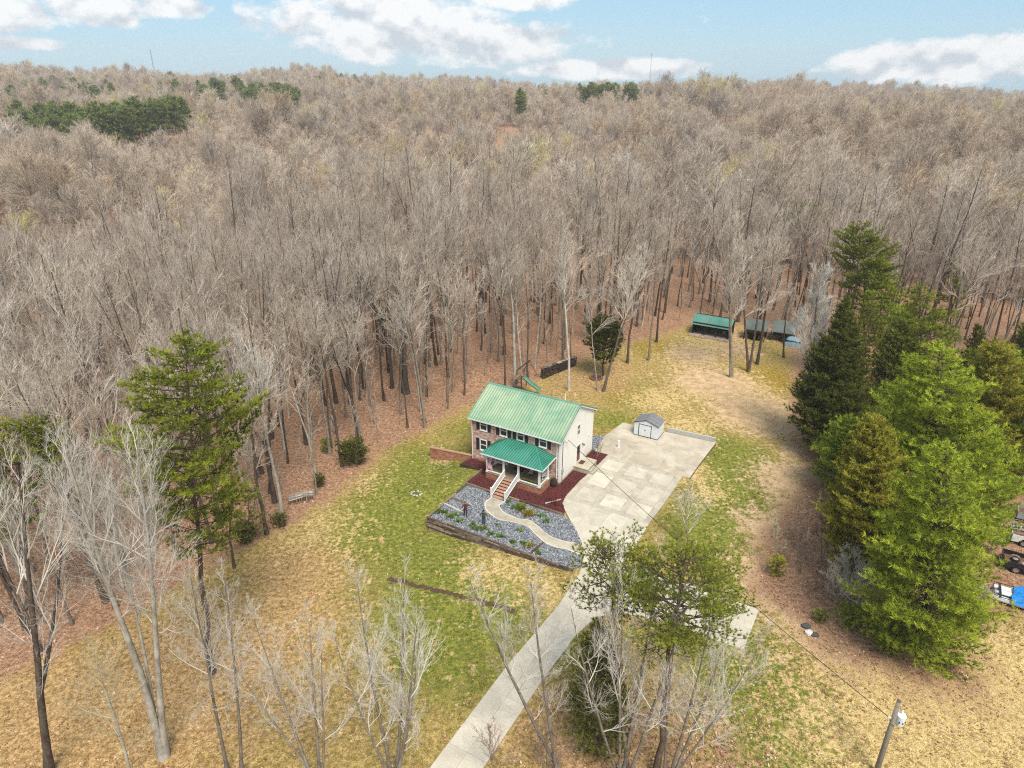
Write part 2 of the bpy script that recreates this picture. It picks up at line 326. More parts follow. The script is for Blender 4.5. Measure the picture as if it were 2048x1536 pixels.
    c = t.mix(0.8, c, t.ramp(dd, [(0.2, 1.1), (0.75, 0.35)]), 'MULTIPLY')
    MAT['gravel'] = t.done(c, 0.85, 0, 0.3, t.bump(dd, -0.8, 0.05))
    t = T('stone'); r = t.attr('tint', 'Fac')
    MAT['stone'] = t.done(t.ramp(r, [(0.0, (0.09, 0.10, 0.115)), (0.4, (0.175, 0.188, 0.21)), (0.8, (0.27, 0.285, 0.31)), (1.0, (0.42, 0.43, 0.44))]), 0.8)
    t = T('mulch'); p = t.pos(); n = t.noise(p, 9, 4, 0.75); m = t.noise(p, 0.8, 3, 0.6)
    c = t.mix(t.ramp(n, [(0.3, 0.0), (0.7, 1.0)]), (0.040, 0.015, 0.015), (0.125, 0.042, 0.040))
    MAT['mulch'] = t.done(t.mix(1.0, c, t.ramp(m, [(0.3, 0.75), (0.7, 1.25)]), 'MULTIPLY'), 0.95, 0, 0.1, t.bump(n, 0.9, 0.06))
    t = T('chip'); MAT['chip'] = t.done(t.mix(t.attr('tint', 'Fac'), (0.04, 0.012, 0.013), (0.17, 0.042, 0.04)), 0.95)
    # plain things
    plain('white_paint', (0.74, 0.74, 0.72), 0.5); plain('white_metal', (0.66, 0.69, 0.72), 0.45); plain('trim_black', (0.018, 0.019, 0.021), 0.5)
    plain('shutter_black', (0.016, 0.019, 0.023), 0.55); plain('grey_roof', (0.185, 0.180, 0.190), 0.7); plain('dark_metal', (0.04, 0.04, 0.045), 0.45, 0.5)
    plain('foundation', (0.42, 0.33, 0.23), 0.9, var=0.2); plain('red_door', (0.17, 0.055, 0.035), 0.5); plain('porch_floor', (0.23, 0.185, 0.125), 0.8, var=0.25)
    plain('cream', (0.62, 0.55, 0.43), 0.9); plain('mat_brown', (0.07, 0.045, 0.03), 0.95); plain('barrel_wood', (0.05, 0.033, 0.024), 0.8, var=0.3); plain('iron', (0.025, 0.025, 0.027), 0.6, 0.4)
    plain('galv', (0.50, 0.52, 0.54), 0.4, 0.6); plain('transformer_grey', (0.66, 0.68, 0.70), 0.4); plain('rubber', (0.014, 0.014, 0.015), 0.85); plain('cable', (0.035, 0.035, 0.036), 0.7)
    plain('flag_red', (0.42, 0.05, 0.07), 0.9); plain('flag_white', (0.72, 0.66, 0.66), 0.9); plain('flag_blue', (0.03, 0.04, 0.15), 0.9)
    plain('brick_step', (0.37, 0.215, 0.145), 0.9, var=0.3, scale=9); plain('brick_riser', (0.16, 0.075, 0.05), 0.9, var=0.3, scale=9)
    plain('block', (0.44, 0.43, 0.40), 0.95, var=0.2); plain('slide_green', (0.10, 0.22, 0.16), 0.4); plain('tarp_blue', (0.02, 0.22, 0.62), 0.45, var=0.2); plain('tarp_pale', (0.17, 0.27, 0.33), 0.5, var=0.3)
    plain('truck_black', (0.014, 0.016, 0.022), 0.25, coat=0.6); plain('truck_white', (0.68, 0.69, 0.68), 0.3, coat=0.4); plain('truck_silver', (0.38, 0.40, 0.42), 0.3, 0.3, coat=0.4)
    plain('bed_rust', (0.15, 0.075, 0.045), 0.9, var=0.35); plain('rim', (0.45, 0.46, 0.47), 0.35, 0.7); plain('lamp_red', (0.35, 0.02, 0.02), 0.3)
    plain('pipe_white', (0.76, 0.77, 0.78), 0.35); plain('tower_grey', (0.25, 0.26, 0.28), 0.6); plain('ash', (0.08, 0.07, 0.065), 0.95); plain('stone_red', (0.20, 0.10, 0.07), 0.9, var=0.35)
    plain('skin', (0.42, 0.26, 0.19), 0.6); plain('shirt_red', (0.10, 0.022, 0.024), 0.9, var=0.4, scale=9); plain('trousers_dark', (0.022, 0.022, 0.026), 0.9); plain('shirt_green', (0.055, 0.058, 0.036), 0.9, var=0.5, scale=8)
    plain('jeans', (0.035, 0.065, 0.13), 0.9); plain('boot', (0.03, 0.02, 0.015), 0.8); plain('hair', (0.03, 0.02, 0.015), 0.8); plain('cap_dark', (0.03, 0.032, 0.03), 0.9)
    plain('rock_dark', (0.075, 0.07, 0.075), 0.9); plain('rock_pale', (0.55, 0.53, 0.52), 0.9); plain('soil', (0.085, 0.048, 0.03), 0.95, var=0.35, scale=5)
    t = T('glass'); p = t.obj(); n = t.noise(p, 0.8, 2, 0.5)
    MAT['glass'] = t.done(t.mix(n, (0.010, 0.014, 0.018), (0.04, 0.05, 0.055)), 0.06, 0, 0.6)
make_materials()

# ------------------------------------------------------------------ mesh helpers
class MB:
    """collects geometry for ONE mesh object"""
    def __init__(s): s.V = []; s.F = []; s.n = 0; s.M = []; s.A = []; s.hasA = False
    def add(s, verts, faces, mi=0, tint=None):
        verts = np.asarray(verts, float); s.V.append(verts)
        s.F.extend([tuple(i + s.n for i in f) for f in faces]); s.M.extend([mi] * len(faces)); s.n += len(verts)
        if tint is not None: s.hasA = True
        s.A.append(np.full(len(verts), 0.5 if tint is None else tint))
    def addnp(s, verts, faces, tint=None, mi=0):
        s.V.append(verts); s.F.extend((faces + s.n).tolist()); s.M.extend([mi] * len(faces)); s.n += len(verts)
        if tint is not None: s.hasA = True
        s.A.append(np.full(len(verts), 0.5) if tint is None else tint)
    def box(s, a, b, mi=0, M=None):
        (x0, y0, z0), (x1, y1, z1) = a, b
        v = np.array([(x0, y0, z0), (x1, y0, z0), (x1, y1, z0), (x0, y1, z0), (x0, y0, z1), (x1, y0, z1), (x1, y1, z1), (x0, y1, z1)], float)
        if M is not None: v = np.array([M @ Vector(q) for q in v])
        s.add(v, [(0, 3, 2, 1), (4, 5, 6, 7), (0, 1, 5, 4), (1, 2, 6, 5), (2, 3, 7, 6), (3, 0, 4, 7)], mi)
    def bar(s, p, q, w, h=None, mi=0, roll=None):
        """a square bar from p to q"""
        p = Vector(p); q = Vector(q); d = (q - p); L = d.length
        if L < 1e-6: return
        M = Matrix.Translation(p) @ d.to_track_quat('X', 'Z').to_matrix().to_4x4()
        h = h or w
        s.box((0, -w / 2, -h / 2), (L, w / 2, h / 2), mi, M)
    def tube(s, path, rad, sides=6, mi=0, cap=True):
        P = np.asarray(path, float); n = len(P); rad = np.broadcast_to(np.asarray(rad, float), (n,))
        tg = np.gradient(P, axis=0); tg /= np.linalg.norm(tg, axis=1)[:, None] + 1e-9
        ref = np.array([0.0, 0, 1]) if abs(tg[0][2]) < 0.9 else np.array([1.0, 0, 0])
        a = np.cross(tg, ref); a /= np.linalg.norm(a, axis=1)[:, None] + 1e-9; b = np.cross(tg, a)
        th = np.arange(sides) * 2 * math.pi / sides
        ring = P[:, None] + rad[:, None, None] * (np.cos(th)[None, :, None] * a[:, None] + np.sin(th)[None, :, None] * b[:, None])
        f = []
        for i in range(n - 1):
            for j in range(sides):
                k = (j + 1) % sides; f.append((i * sides + j, i * sides + k, (i + 1) * sides + k, (i + 1) * sides + j))
        if cap: f.append(tuple(range(sides - 1, -1, -1))); f.append(tuple((n - 1) * sides + j for j in range(sides)))
        s.add(ring.reshape(-1, 3), f, mi)
    def lathe(s, prof, sides=16, c=(0, 0, 0), mi=0):
        s_ = []; f = []
        for r, z in prof:
            for j in range(sides):
                t = j * 2 * math.pi / sides; s_.append((c[0] + r * math.cos(t), c[1] + r * math.sin(t), c[2] + z))
        for i in range(len(prof) - 1):
            for j in range(sides):
                k = (j + 1) % sides; f.append((i * sides + j, i * sides + k, (i + 1) * sides + k, (i + 1) * sides + j))
        f.append(tuple(range(sides - 1, -1, -1))); f.append(tuple((len(prof) - 1) * sides + j for j in range(sides)))
        s.add(s_, f, mi)
    def prism(s, poly, z0, z1, mi=0, zf=None):
        """polygon (x, y) extruded from z0 to z1"""
        n = len(poly); f = [tuple(range(n - 1, -1, -1)), tuple(range(n, 2 * n))] + [(i, (i + 1) % n, n + (i + 1) % n, n + i) for i in range(n)]
        off = [(zf(x, y) if zf else 0) for x, y in poly]
        s.add([(x, y, z0 + o) for (x, y), o in zip(poly, off)] + [(x, y, z1 + o) for (x, y), o in zip(poly, off)], f, mi)
    def spikes(s, P, D, L, r, bend=None):
        """thin three-sided twigs, in one go; bend moves the middle"""
        n = len(P)
        if n == 0: return
        L = np.broadcast_to(L, (n,)); r = np.broadcast_to(r, (n,))
        D = D / (np.linalg.norm(D, axis=1)[:, None] + 1e-9)
        ref = np.where(np.abs(D[:, 2:3]) < 0.9, np.array([[0, 0, 1.0]]), np.array([[1.0, 0, 0]]))
        a = np.cross(D, ref); a /= np.linalg.norm(a, axis=1)[:, None] + 1e-9; b = np.cross(D, a)
        c3 = [0, 2.0944, 4.18879]
        ring = np.stack([P + r[:, None] * (math.cos(t) * a + math.sin(t) * b) for t in c3], 1)
        if bend is None:
            v = np.concatenate([ring, (P + D * L[:, None])[:, None]], 1); k = 4
            f = np.array([(0, 1, 3), (1, 2, 3), (2, 0, 3)])
            F = (f[None] + (np.arange(n) * k)[:, None, None]).reshape(-1, 3)
            s.addnp(v.reshape(-1, 3), F)
        else:
            mid = P + D * L[:, None] * 0.5 + bend
            ring2 = np.stack([mid + 0.65 * r[:, None] * (math.cos(t) * a + math.sin(t) * b) for t in c3], 1)
            tip = (P + D * L[:, None] + bend * 0.2)
            v = np.concatenate([ring, ring2, tip[:, None]], 1); k = 7
            q = np.array([(0, 1, 4), (0, 4, 3), (1, 2, 5), (1, 5, 4), (2, 0, 3), (2, 3, 5), (3, 4, 6), (4, 5, 6), (5, 3, 6)])
            F = (q[None] + (np.arange(n) * k)[:, None, None]).reshape(-1, 3)
            s.addnp(v.reshape(-1, 3), F)
    def tufts(s, C, D, L, w, nb, rng, spread=0.6, tint=None):
        """needle tufts: nb slim triangles round each centre"""
        n = len(C)
        if n == 0: return
        tint = rng.random(n) if tint is None else tint
        C = np.repeat(C, nb, 0); D = np.repeat(D, nb, 0); tt = np.repeat(tint, nb)
        L = np.repeat(np.broadcast_to(L, (n,)), nb) * rng.uniform(0.7, 1.25, n * nb)
        d = D + rng.normal(0, spread, (n * nb, 3)); d /= np.linalg.norm(d, axis=1)[:, None] + 1e-9
        side = np.cross(d, rng.normal(0, 1, (n * nb, 3))); side /= np.linalg.norm(side, axis=1)[:, None] + 1e-9
        base = C + rng.normal(0, 0.06, (n * nb, 3)) * L[:, None]
        v = np.stack([base - side * w / 2, base + side * w / 2, base + d * L[:, None]], 1).reshape(-1, 3)
        s.addnp(v, np.arange(n * nb * 3).reshape(-1, 3), np.repeat(tt, 3))
    def mesh(s, name, mats, smooth=False):
        me = bpy.data.meshes.new(name)
        V = np.concatenate(s.V) if s.V else np.zeros((0, 3))
        me.from_pydata(V, [], s.F) if len(s.F) < 60000 and not all(len(f) == 3 for f in s.F[:50]) else fast_mesh(me, V, s.F)
        for m in (mats if isinstance(mats, (list, tuple)) else [mats]): me.materials.append(MAT[m])
        if any(s.M): me.polygons.foreach_set('material_index', s.M)
        if s.hasA:
            at = me.attributes.new('tint', 'FLOAT', 'POINT'); at.data.foreach_set('value', np.concatenate(s.A))
        if smooth: me.polygons.foreach_set('use_smooth', [True] * len(me.polygons))
        me.update(); return me
    def build(s, name, mats, parent=None, smooth=False):
        return link(name, s.mesh(name, mats, smooth), parent)
def fast_mesh(me, V, F):
    cnt = np.fromiter((len(f) for f in F), int, len(F)); idx = np.fromiter((i for f in F for i in f), int, int(cnt.sum()))
    me.vertices.add(len(V)); me.vertices.foreach_set('co', np.asarray(V, np.float32).ravel())
    me.loops.add(len(idx)); me.loops.foreach_set('vertex_index', idx.astype(np.int32))
    me.polygons.add(len(F)); st = np.concatenate([[0], np.cumsum(cnt)[:-1]]); me.polygons.foreach_set('loop_start', st.astype(np.int32))
    me.validate() if False else None
    me.update(calc_edges=True)
def link(name, data, parent=None):
    o = bpy.data.objects.new(name, data); COL.objects.link(o)
    if parent is not None: o.parent = parent
    return o
def tag(o, label=None, cat=None, group=None, kind=None):
    if label: o['label'] = label
    if cat: o['category'] = cat
    if group: o['group'] = group
    if kind: o['kind'] = kind
    return o
def thing(name, label, cat, loc=(0, 0, 0), rz=0.0, group=None):
    o = link(name, None); o.location = loc; o.rotation_euler = (0, 0, rz); o.empty_display_size = 0.3
    return tag(o, label, cat, group)
def atlocal(o):
    """put an object modelled in house coordinates (u, v) where the house stands"""
    o.location = (OX, OY, 0); o.rotation_euler = (0, 0, HA); return o
def UV(u, v, z=0.0):
    x, y = to_xy(u, v); return Vector((x, y, z))
def gz(u, v):
    x, y = to_xy(u, v); return float(tz(x, y))
def clip_cell(poly, x0, x1, y0, y1):
    def cl(P, ins, inter):
        out = []
        for i in range(len(P)):
            a, b = P[i - 1], P[i]
            if ins(b):
                if not ins(a): out.append(inter(a, b))
                out.append(b)
            elif ins(a): out.append(inter(a, b))
        return out
    def ix(X): return lambda a, b: (X, a[1] + (b[1] - a[1]) * (X - a[0]) / (b[0] - a[0]))
    def iy(Y): return lambda a, b: (a[0] + (b[0] - a[0]) * (Y - a[1]) / (b[1] - a[1]), Y)
    for ins, it in ((lambda p: p[0] >= x0, ix(x0)), (lambda p: p[0] <= x1, ix(x1)), (lambda p: p[1] >= y0, iy(y0)), (lambda p: p[1] <= y1, iy(y1))):
        poly = cl(poly, ins, it)
        if len(poly) < 3: return []
    return poly
def area(P): return 0.5 * abs(sum(P[i - 1][0] * P[i][1] - P[i][0] * P[i - 1][1] for i in range(len(P))))
def inside(poly, x, y):
    x = np.asarray(x); y = np.asarray(y); r = np.zeros(x.shape, bool); n = len(poly)
    for i in range(n):
        (x0, y0), (x1, y1) = poly[i - 1], poly[i]
        if y0 == y1: continue
        c = ((y0 > y) != (y1 > y)) & (x < (x1 - x0) * (y - y0) / (y1 - y0) + x0); r ^= c
    return r

# ------------------------------------------------------------------ ground
CLEAR_PX = [(-250, 1490), (0, 1345), (200, 1250), (330, 1170), (480, 1085), (575, 1040), (660, 985), (760, 895), (850, 850), (905, 815), (960, 790), (1060, 762),
            (1150, 716), (1215, 692), (1330, 660), (1385, 640), (1480, 645), (1590, 690), (1603, 745), (1598, 870), (1640, 940), (1605, 1000), (1540, 1080), (1530, 1180),
            (1600, 1230), (1700, 1290), (1800, 1325), (1900, 1290), (1985, 1215), (2060, 1200), (2400, 1200)]
CLEAR = [tuple(G(*p).xy) for p in CLEAR_PX] + [(90, 20), (90, -60), (-80, -60)]
NOFOREST = [tuple(G(*p).xy) for p in CLEAR_PX[:18]] + [tuple(G(*p).xy) for p in [(1690, 700), (1780, 690), (1920, 740), (2060, 740), (2500, 800)]] + [(110, 20), (90, -60), (-80, -60)]
BLOBS = dict(
    green=[(1490, 960, 5, 1.1), (1468, 1020, 5, 1.1), (1440, 1090, 4, 1.0), (870, 945, 6, 1), (815, 990, 7, 1), (760, 1075, 6, .9), (850, 1120, 5, .9), (900, 1180, 6, 1.0), (960, 1235, 5, .9), (860, 1270, 6, .9), (800, 890, 4, .6), (700, 1180, 4, .5), (920, 860, 4, .5),
           (1480, 930, 6, .9), (1500, 1000, 5, .9), (1430, 1060, 5, .9), (1450, 895, 4, .7), (1230, 840, 3, .7), (1260, 800, 4, .5), (1570, 1380, 6, 1), (1600, 1440, 5, .9), (1500, 1340, 5, .9), (1520, 1480, 5, .9), (1640, 1300, 4, .4), (1280, 770, 3, .4),
           (1120, 1300, 4, .6), (930, 1330, 4, .7), (1560, 900, 4, .4), (940, 1400, 3, .4), (1490, 1180, 5, .8), (1460, 1130, 4, .8)],
    straw=[(1440, 775, 7, 1), (1510, 820, 6, 1.1), (1560, 850, 4, 1), (1390, 715, 6, .8), (1320, 800, 5, .7), (1900, 1420, 10, 1), (1800, 1510, 8, .9), (2010, 1370, 8, 1), (1740, 1430, 5, .6), (2040, 1520, 7, .8), (1000, 1135, 4, .7), (1090, 1190, 3, .6),
           (650, 1060, 5, .5), (1590, 950, 4, .7), (1430, 685, 5, .9), (1240, 700, 4, .4), (1370, 850, 4, .7), (740, 960, 4, .4), (1420, 985, 3, .6), (1390, 945, 3, .7)],
    litter=[(1560, 1110, 4, .4), (1620, 1000, 4, .35), (1250, 1500, 6, .45), (1400, 1560, 7, .5), (1600, 1190, 4, .6), (1700, 1260, 5, .8), (1850, 1310, 5, .8), (1160, 1440, 4, .4)],
    orange=[(300, 1400, 11, 1), (120, 1450, 9, 1), (500, 1290, 8, .9), (590, 1150, 6, .9), (560, 1230, 7, .8), (1180, 760, 6, .9), (1090, 800, 5, .7), (1150, 1480, 6, .8), (1320, 1500, 7, .7), (1680, 1340, 6, .7), (1900, 1330, 6, .6), (680, 960, 5, .7), (620, 1400, 6, .6), (800, 830, 5, .6), (700, 1330, 5, .4), (1600, 1290, 4, .5), (1230, 735, 5, .6)],
    moss=[(1550, 760, 6, 1), (1300, 695, 4, .9), (1235, 785, 4, .7), (430, 1420, 5, .8), (160, 1490, 4, .9), (110, 1310, 3, .8), (820, 870, 3, .6), (1480, 760, 4, .8), (340, 1240, 4, .6), (1600, 820, 4, .6)],
    dirt=[(1590, 960, 5, 1.0), (1562, 1060, 4.5, .95), (1548, 1150, 4, .9), (1592, 1222, 4, .8), (1655, 1272, 4, .6), (1430, 765, 6, 1.1), (1515, 825, 6, 1.2), (1390, 710, 5, .9), (1470, 700, 4, .8), (1560, 850, 4, 1.0), (1450, 670, 4, .9), (1600, 905, 3.2, .9), (1575, 1010, 3, .7), (1530, 1200, 2.5, .7), (1480, 800, 4, .5), (1540, 1240, 3, .5), (885, 920, 2, .5), (1270, 752, 3, .3), (1430, 660, 4, .4), (1550, 1090, 3, .7)])
BLOB_PTS = {k: [(*G(px, py).xy, r * (1.15 if k == 'green' else 1.0), a * (1.2 if k == 'green' else 1.0)) for px, py, r, a in bl] for k, bl in BLOBS.items()}
def cover(x, y):
    """how much of each ground cover lies at x, y"""
    W = {}
    for k, bl in BLOB_PTS.items():
        w = np.zeros(len(x))
        for gx, gy, r, a in bl: w = np.maximum(w, a * np.exp(-((x - gx) ** 2 + (y - gy) ** 2) / (1.1 * r * r)))
        W[k] = w
    P = np.array(CLEAR); d = np.full(len(x), 1e9)
    for k in range(len(P)):
        a, b = P[k - 1], P[k]; ab = b - a; t = np.clip(((x - a[0]) * ab[0] + (y - a[1]) * ab[1]) / (ab @ ab), 0, 1)
        d = np.minimum(d, np.hypot(x - a[0] - t * ab[0], y - a[1] - t * ab[1]))
    sd_ = np.where(inside(CLEAR, x, y), d, -d)
    W['litter'] = np.maximum(W['litter'], np.clip(0.72 - sd_ * 0.26, 0, 1.4)); W['litter'] = np.where(y < 22, 0.3, W['litter'])
    W['orange'] = np.maximum(W['orange'], np.clip(0.65 - sd_ * 0.16, 0, 0.7)); W['edge'] = sd_
    return W
def build_ground():
    def axis(lo_f, hi_f, step, lo, hi):
        a = list(np.arange(lo_f, hi_f, step)); s = step; x = hi_f
        while x < hi: a.append(x); s *= 1.13; x += s
        a.append(hi); s = step; x = lo_f - step; b = []
        while x > lo: b.append(x); s *= 1.13; x -= s
        b.append(lo); return np.array(b[::-1] + a)
    X = axis(-48, 56, 0.55, -9000, 9000); Y = axis(8, 118, 0.55, -3000, 12000)
    gx, gy = np.meshgrid(X, Y); z = tz(gx, gy)
    near = np.clip((130 - np.hypot(gx, gy - 60)) / 30, 0, 1)
    z = z + near * 0.05 * (np.sin(gx * 1.7 + 2 * np.sin(gy * 0.9)) * np.sin(gy * 1.3 + gx * 0.4))
    u, v = to_uv(gx, gy)
    site = ((u > -9) & (u < 13.5) & (v > -14) & (v < 19)) | ((u > 6.5) & (u < 24) & (v > -60) & (v <= -3))
    z = np.where(site, z - 0.07, z)
    n, m = gx.shape
    V = np.stack([gx, gy, z], -1).reshape(-1, 3)
    i = np.arange((n - 1) * m).reshape(n - 1, m)[:, :-1]
    F = np.stack([i, i + 1, i + m + 1, i + m], -1).reshape(-1, 4)
    me = bpy.data.meshes.new('ground')
    me.vertices.add(len(V)); me.vertices.foreach_set('co', V.astype(np.float32).ravel()); me.loops.add(F.size); me.loops.foreach_set('vertex_index', F.astype(np.int32).ravel())
    me.polygons.add(len(F)); me.polygons.foreach_set('loop_start', (np.arange(len(F)) * 4).astype(np.int32)); me.update(calc_edges=True)
    me.polygons.foreach_set('use_smooth', [True] * len(F))
    W = cover(V[:, 0], V[:, 1])
    for nm, ks in (('cover', ('green', 'straw', 'litter')), ('cover2', ('orange', 'moss', 'dirt'))):
        at = me.attributes.new(nm, 'FLOAT_COLOR', 'POINT')
        at.data.foreach_set('color', np.stack([W[k] for k in ks] + [np.ones(len(V))], -1).astype(np.float32).ravel())
    me.materials.append(MAT['ground'])
    o = link('ground', me); tag(o, 'lawn and leaf littered woodland floor around the house', kind='structure')
build_ground()

# ------------------------------------------------------------------ trees
def rot_about(v, axis, ang):
    axis = axis / (np.linalg.norm(axis) + 1e-9); c, s = math.cos(ang), math.sin(ang)
    return v * c + np.cross(axis, v) * s + axis * (axis @ v) * (1 - c)
def unit(v): return v / (np.linalg.norm(v) + 1e-9)
def bare_tree(seed, H, cb=0.45, spread=0.28, r0=0.17, limbs=14, sec=8, ter=7, tw=4, lean=(0, 0), fork=0, wob=0.02, up=0.55, twr=0.013, bark='bark', twigm='twig', stems=None, single=False, tl=1.0, tmin=.38, lr=1.0):
    """a leafless tree: bark mesh (trunk and limbs) and crown mesh (branches and twigs)"""
    rng = np.random.default_rng(seed); A = MB(); B = A if single else MB(); mi = 0
    starts = []          # trunk paths
    def trunk(p0, d0, L, r, n=9):
        P = [np.array(p0, float)]; d = unit(np.array(d0, float))
        for k in range(n):
            d = unit(d + rng.normal(0, wob * 2.2, 3) * np.array([1, 1, 0.2]) + np.array([0, 0, 0.05])); P.append(P[-1] + d * L / n)
        rr = r * np.linspace(1, 0.14, n + 1) ** 0.9; rr[0] *= 1.45 if p0[2] < 0.3 else 1.0
        return np.array(P), rr
    ld = np.array([lean[0], lean[1], 1.0])
    if stems:
        for (dx, dy, hh, rr) in stems: starts.append(trunk((rng.normal(0, .15), rng.normal(0, .15), -0.2), (dx, dy, 1), hh, rr))
    else:
        P, rr = trunk((0, 0, -0.3), ld, H * 0.93, r0); starts.append((P, rr))
        for k in range(fork):
            j = rng.integers(3, 6); a = rng.uniform(0, 6.28); d = np.array([math.cos(a) * 0.45, math.sin(a) * 0.45, 1])
            starts.append(trunk(P[j], d, (H - P[j][2]) * rng.uniform(.75, .95), rr[j] * 0.7))
    for P, rr in starts: A.tube(P, rr, 7 if rr[0] > .12 else 5, cap=False)
    SP, SD, SL, SR, SB = [], [], [], [], []; TP, TD, TL = [], [], []
    per = max(3, int(limbs / max(1, len(starts)) * (1.4 if len(starts) > 1 else 1)))
    for P, rr in starts:
        top = P[-1][2]; cum = np.linspace(0, 1, len(P)); Lt = np.linalg.norm(P[-1] - P[0])
        f0 = cb if P[0][2] < 0.5 else 0.15
        for k in range(per + 1):
            last = k == per
            f = f0 + (1 - f0) * ((k + rng.uniform(0, .8)) / per) ** 0.85; f = min(f, 0.97)
            if last: f = 0.999
            p = np.array([np.interp(f, cum, P[:, c]) for c in range(3)]); rl = np.interp(f, cum, rr)
            a = k * 2.4 + rng.uniform(-.5, .5); tilt = rng.uniform(tmin, tmin + .5) * (1.15 - 0.5 * (f - f0) / (1 - f0 + 1e-6))
            if last: tilt = 0.15
            d = np.array([math.cos(a) * math.sin(tilt), math.sin(a) * math.sin(tilt), math.cos(tilt)]) + 0.4 * unit(P[-1] - P[0]) * 0
            q = (f - f0) / (1 - f0 + 1e-6)
            LL = spread * H * rng.uniform(.7, 1.15) * (0.72 + 0.28 * math.sin(math.pi * min(1, q * 1.3)) - 0.38 * q)
            n = 5; Q = [p]; dd = unit(d)
            for i in range(n):
                dd = unit(dd + np.array([0, 0, up * 0.28]) + rng.normal(0, 0.13, 3)); Q.append(Q[-1] + dd * LL / n)
            Q = np.array(Q); r1 = min(rl * 0.7, lr * (0.022 + LL * 0.0155)); rq = r1 * np.linspace(1, .3, n + 1)
            B.tube(Q, rq, 4, cap=False)
            cq = np.linspace(0, 1, n + 1); ns = max(3, int(sec * (0.5 + LL / (spread * H))))
            for s_ in range(ns):
                g = 0.12 + 0.88 * (s_ + rng.uniform(0, .9)) / ns; g = min(g, 1)
                p2 = np.array([np.interp(g, cq, Q[:, c]) for c in range(3)]); i = min(n - 1, int(g * n)); ax = unit(Q[i + 1] - Q[i])
                perp = unit(np.cross(ax, rng.normal(0, 1, 3))); d2 = unit(ax * 1.0 + perp * rng.uniform(.3, .8) + np.array([0, 0, up * 0.32]))
                L2 = LL * rng.uniform(.32, .72) * (1.15 - 0.5 * g); r2 = max(twr * 1.5, np.interp(g, cq, rq) * 0.6)
                bend = rng.normal(0, 0.06, 3) * L2 + np.array([0, 0, -0.03 * L2])
                SP.append(p2); SD.append(d2); SL.append(L2); SR.append(r2); SB.append(bend)
                nt = max(2, int(ter * rng.uniform(.7, 1.2)))
                for t_ in range(nt):
                    h = 0.15 + 0.85 * (t_ + rng.uniform(0, 1)) / nt
                    TP.append(p2 + d2 * L2 * h * 0.97 + bend * (1 - abs(2 * h - 1)) * 0.9)
                    perp = unit(np.cross(d2, rng.normal(0, 1, 3))); TD.append(unit(d2 + perp * rng.uniform(.25, .7) + np.array([0, 0, up * 0.25]))); TL.append(L2 * rng.uniform(.3, .62) * (1.2 - 0.5 * h) * tl)
    B.spikes(np.array(SP), np.array(SD), np.array(SL), np.array(SR), np.array(SB))
    TP, TD, TL = np.array(TP), np.array(TD), np.array(TL)
    B.spikes(TP, TD, TL, twr, rng.normal(0, 0.07, TP.shape) * TL[:, None])
    if tw:
        n = len(TP); h = rng.uniform(.15, 1, (n, tw)); p = (TP[:, None] + TD[:, None] * (TL[:, None] * h)[..., None]).reshape(-1, 3)
        d = (TD[:, None] + rng.normal(0, .38, (n, tw, 3)) + np.array([0, 0, up * 0.2])).reshape(-1, 3)
        B.spikes(p, d, (TL[:, None] * rng.uniform(.35, .75, (n, tw))).reshape(-1), twr * 0.75)
    if single: 
        nb = 0
        return A.mesh('bare_tree', [twigm])
    return A.mesh('trunk', [bark], True), B.mesh('crown', [twigm])
def mixed_proto(seed, **k):
    """trunk and crown in one mesh, for the far mass of the woods"""
    tw = k.pop('twigm'); bk = k.pop('bark'); a, b = bare_tree(seed, bark=bk, twigm=tw, **k)
    bm = bmesh.new(); bm.from_mesh(a); nf = len(bm.faces); bm.from_mesh(b); bm.faces.ensure_lookup_table()
    for f in bm.faces[nf:]: f.material_index = 1
    me = bpy.data.meshes.new('woods_tree'); bm.to_mesh(me); bm.free(); me.materials.append(MAT[bk]); me.materials.append(MAT[tw])
    bpy.data.meshes.remove(a); bpy.data.meshes.remove(b); return me
def place_tree(name, meshes, loc, label, cat='tree', group=None, rz=0.0, sc=1.0, parts=('trunk', 'crown')):
    o = thing(name, label, cat, loc, rz, group); o.scale = (sc, sc, sc) if not isinstance(sc, tuple) else sc
    for nm, me in zip(parts, meshes): link(nm, me, o)
    return o

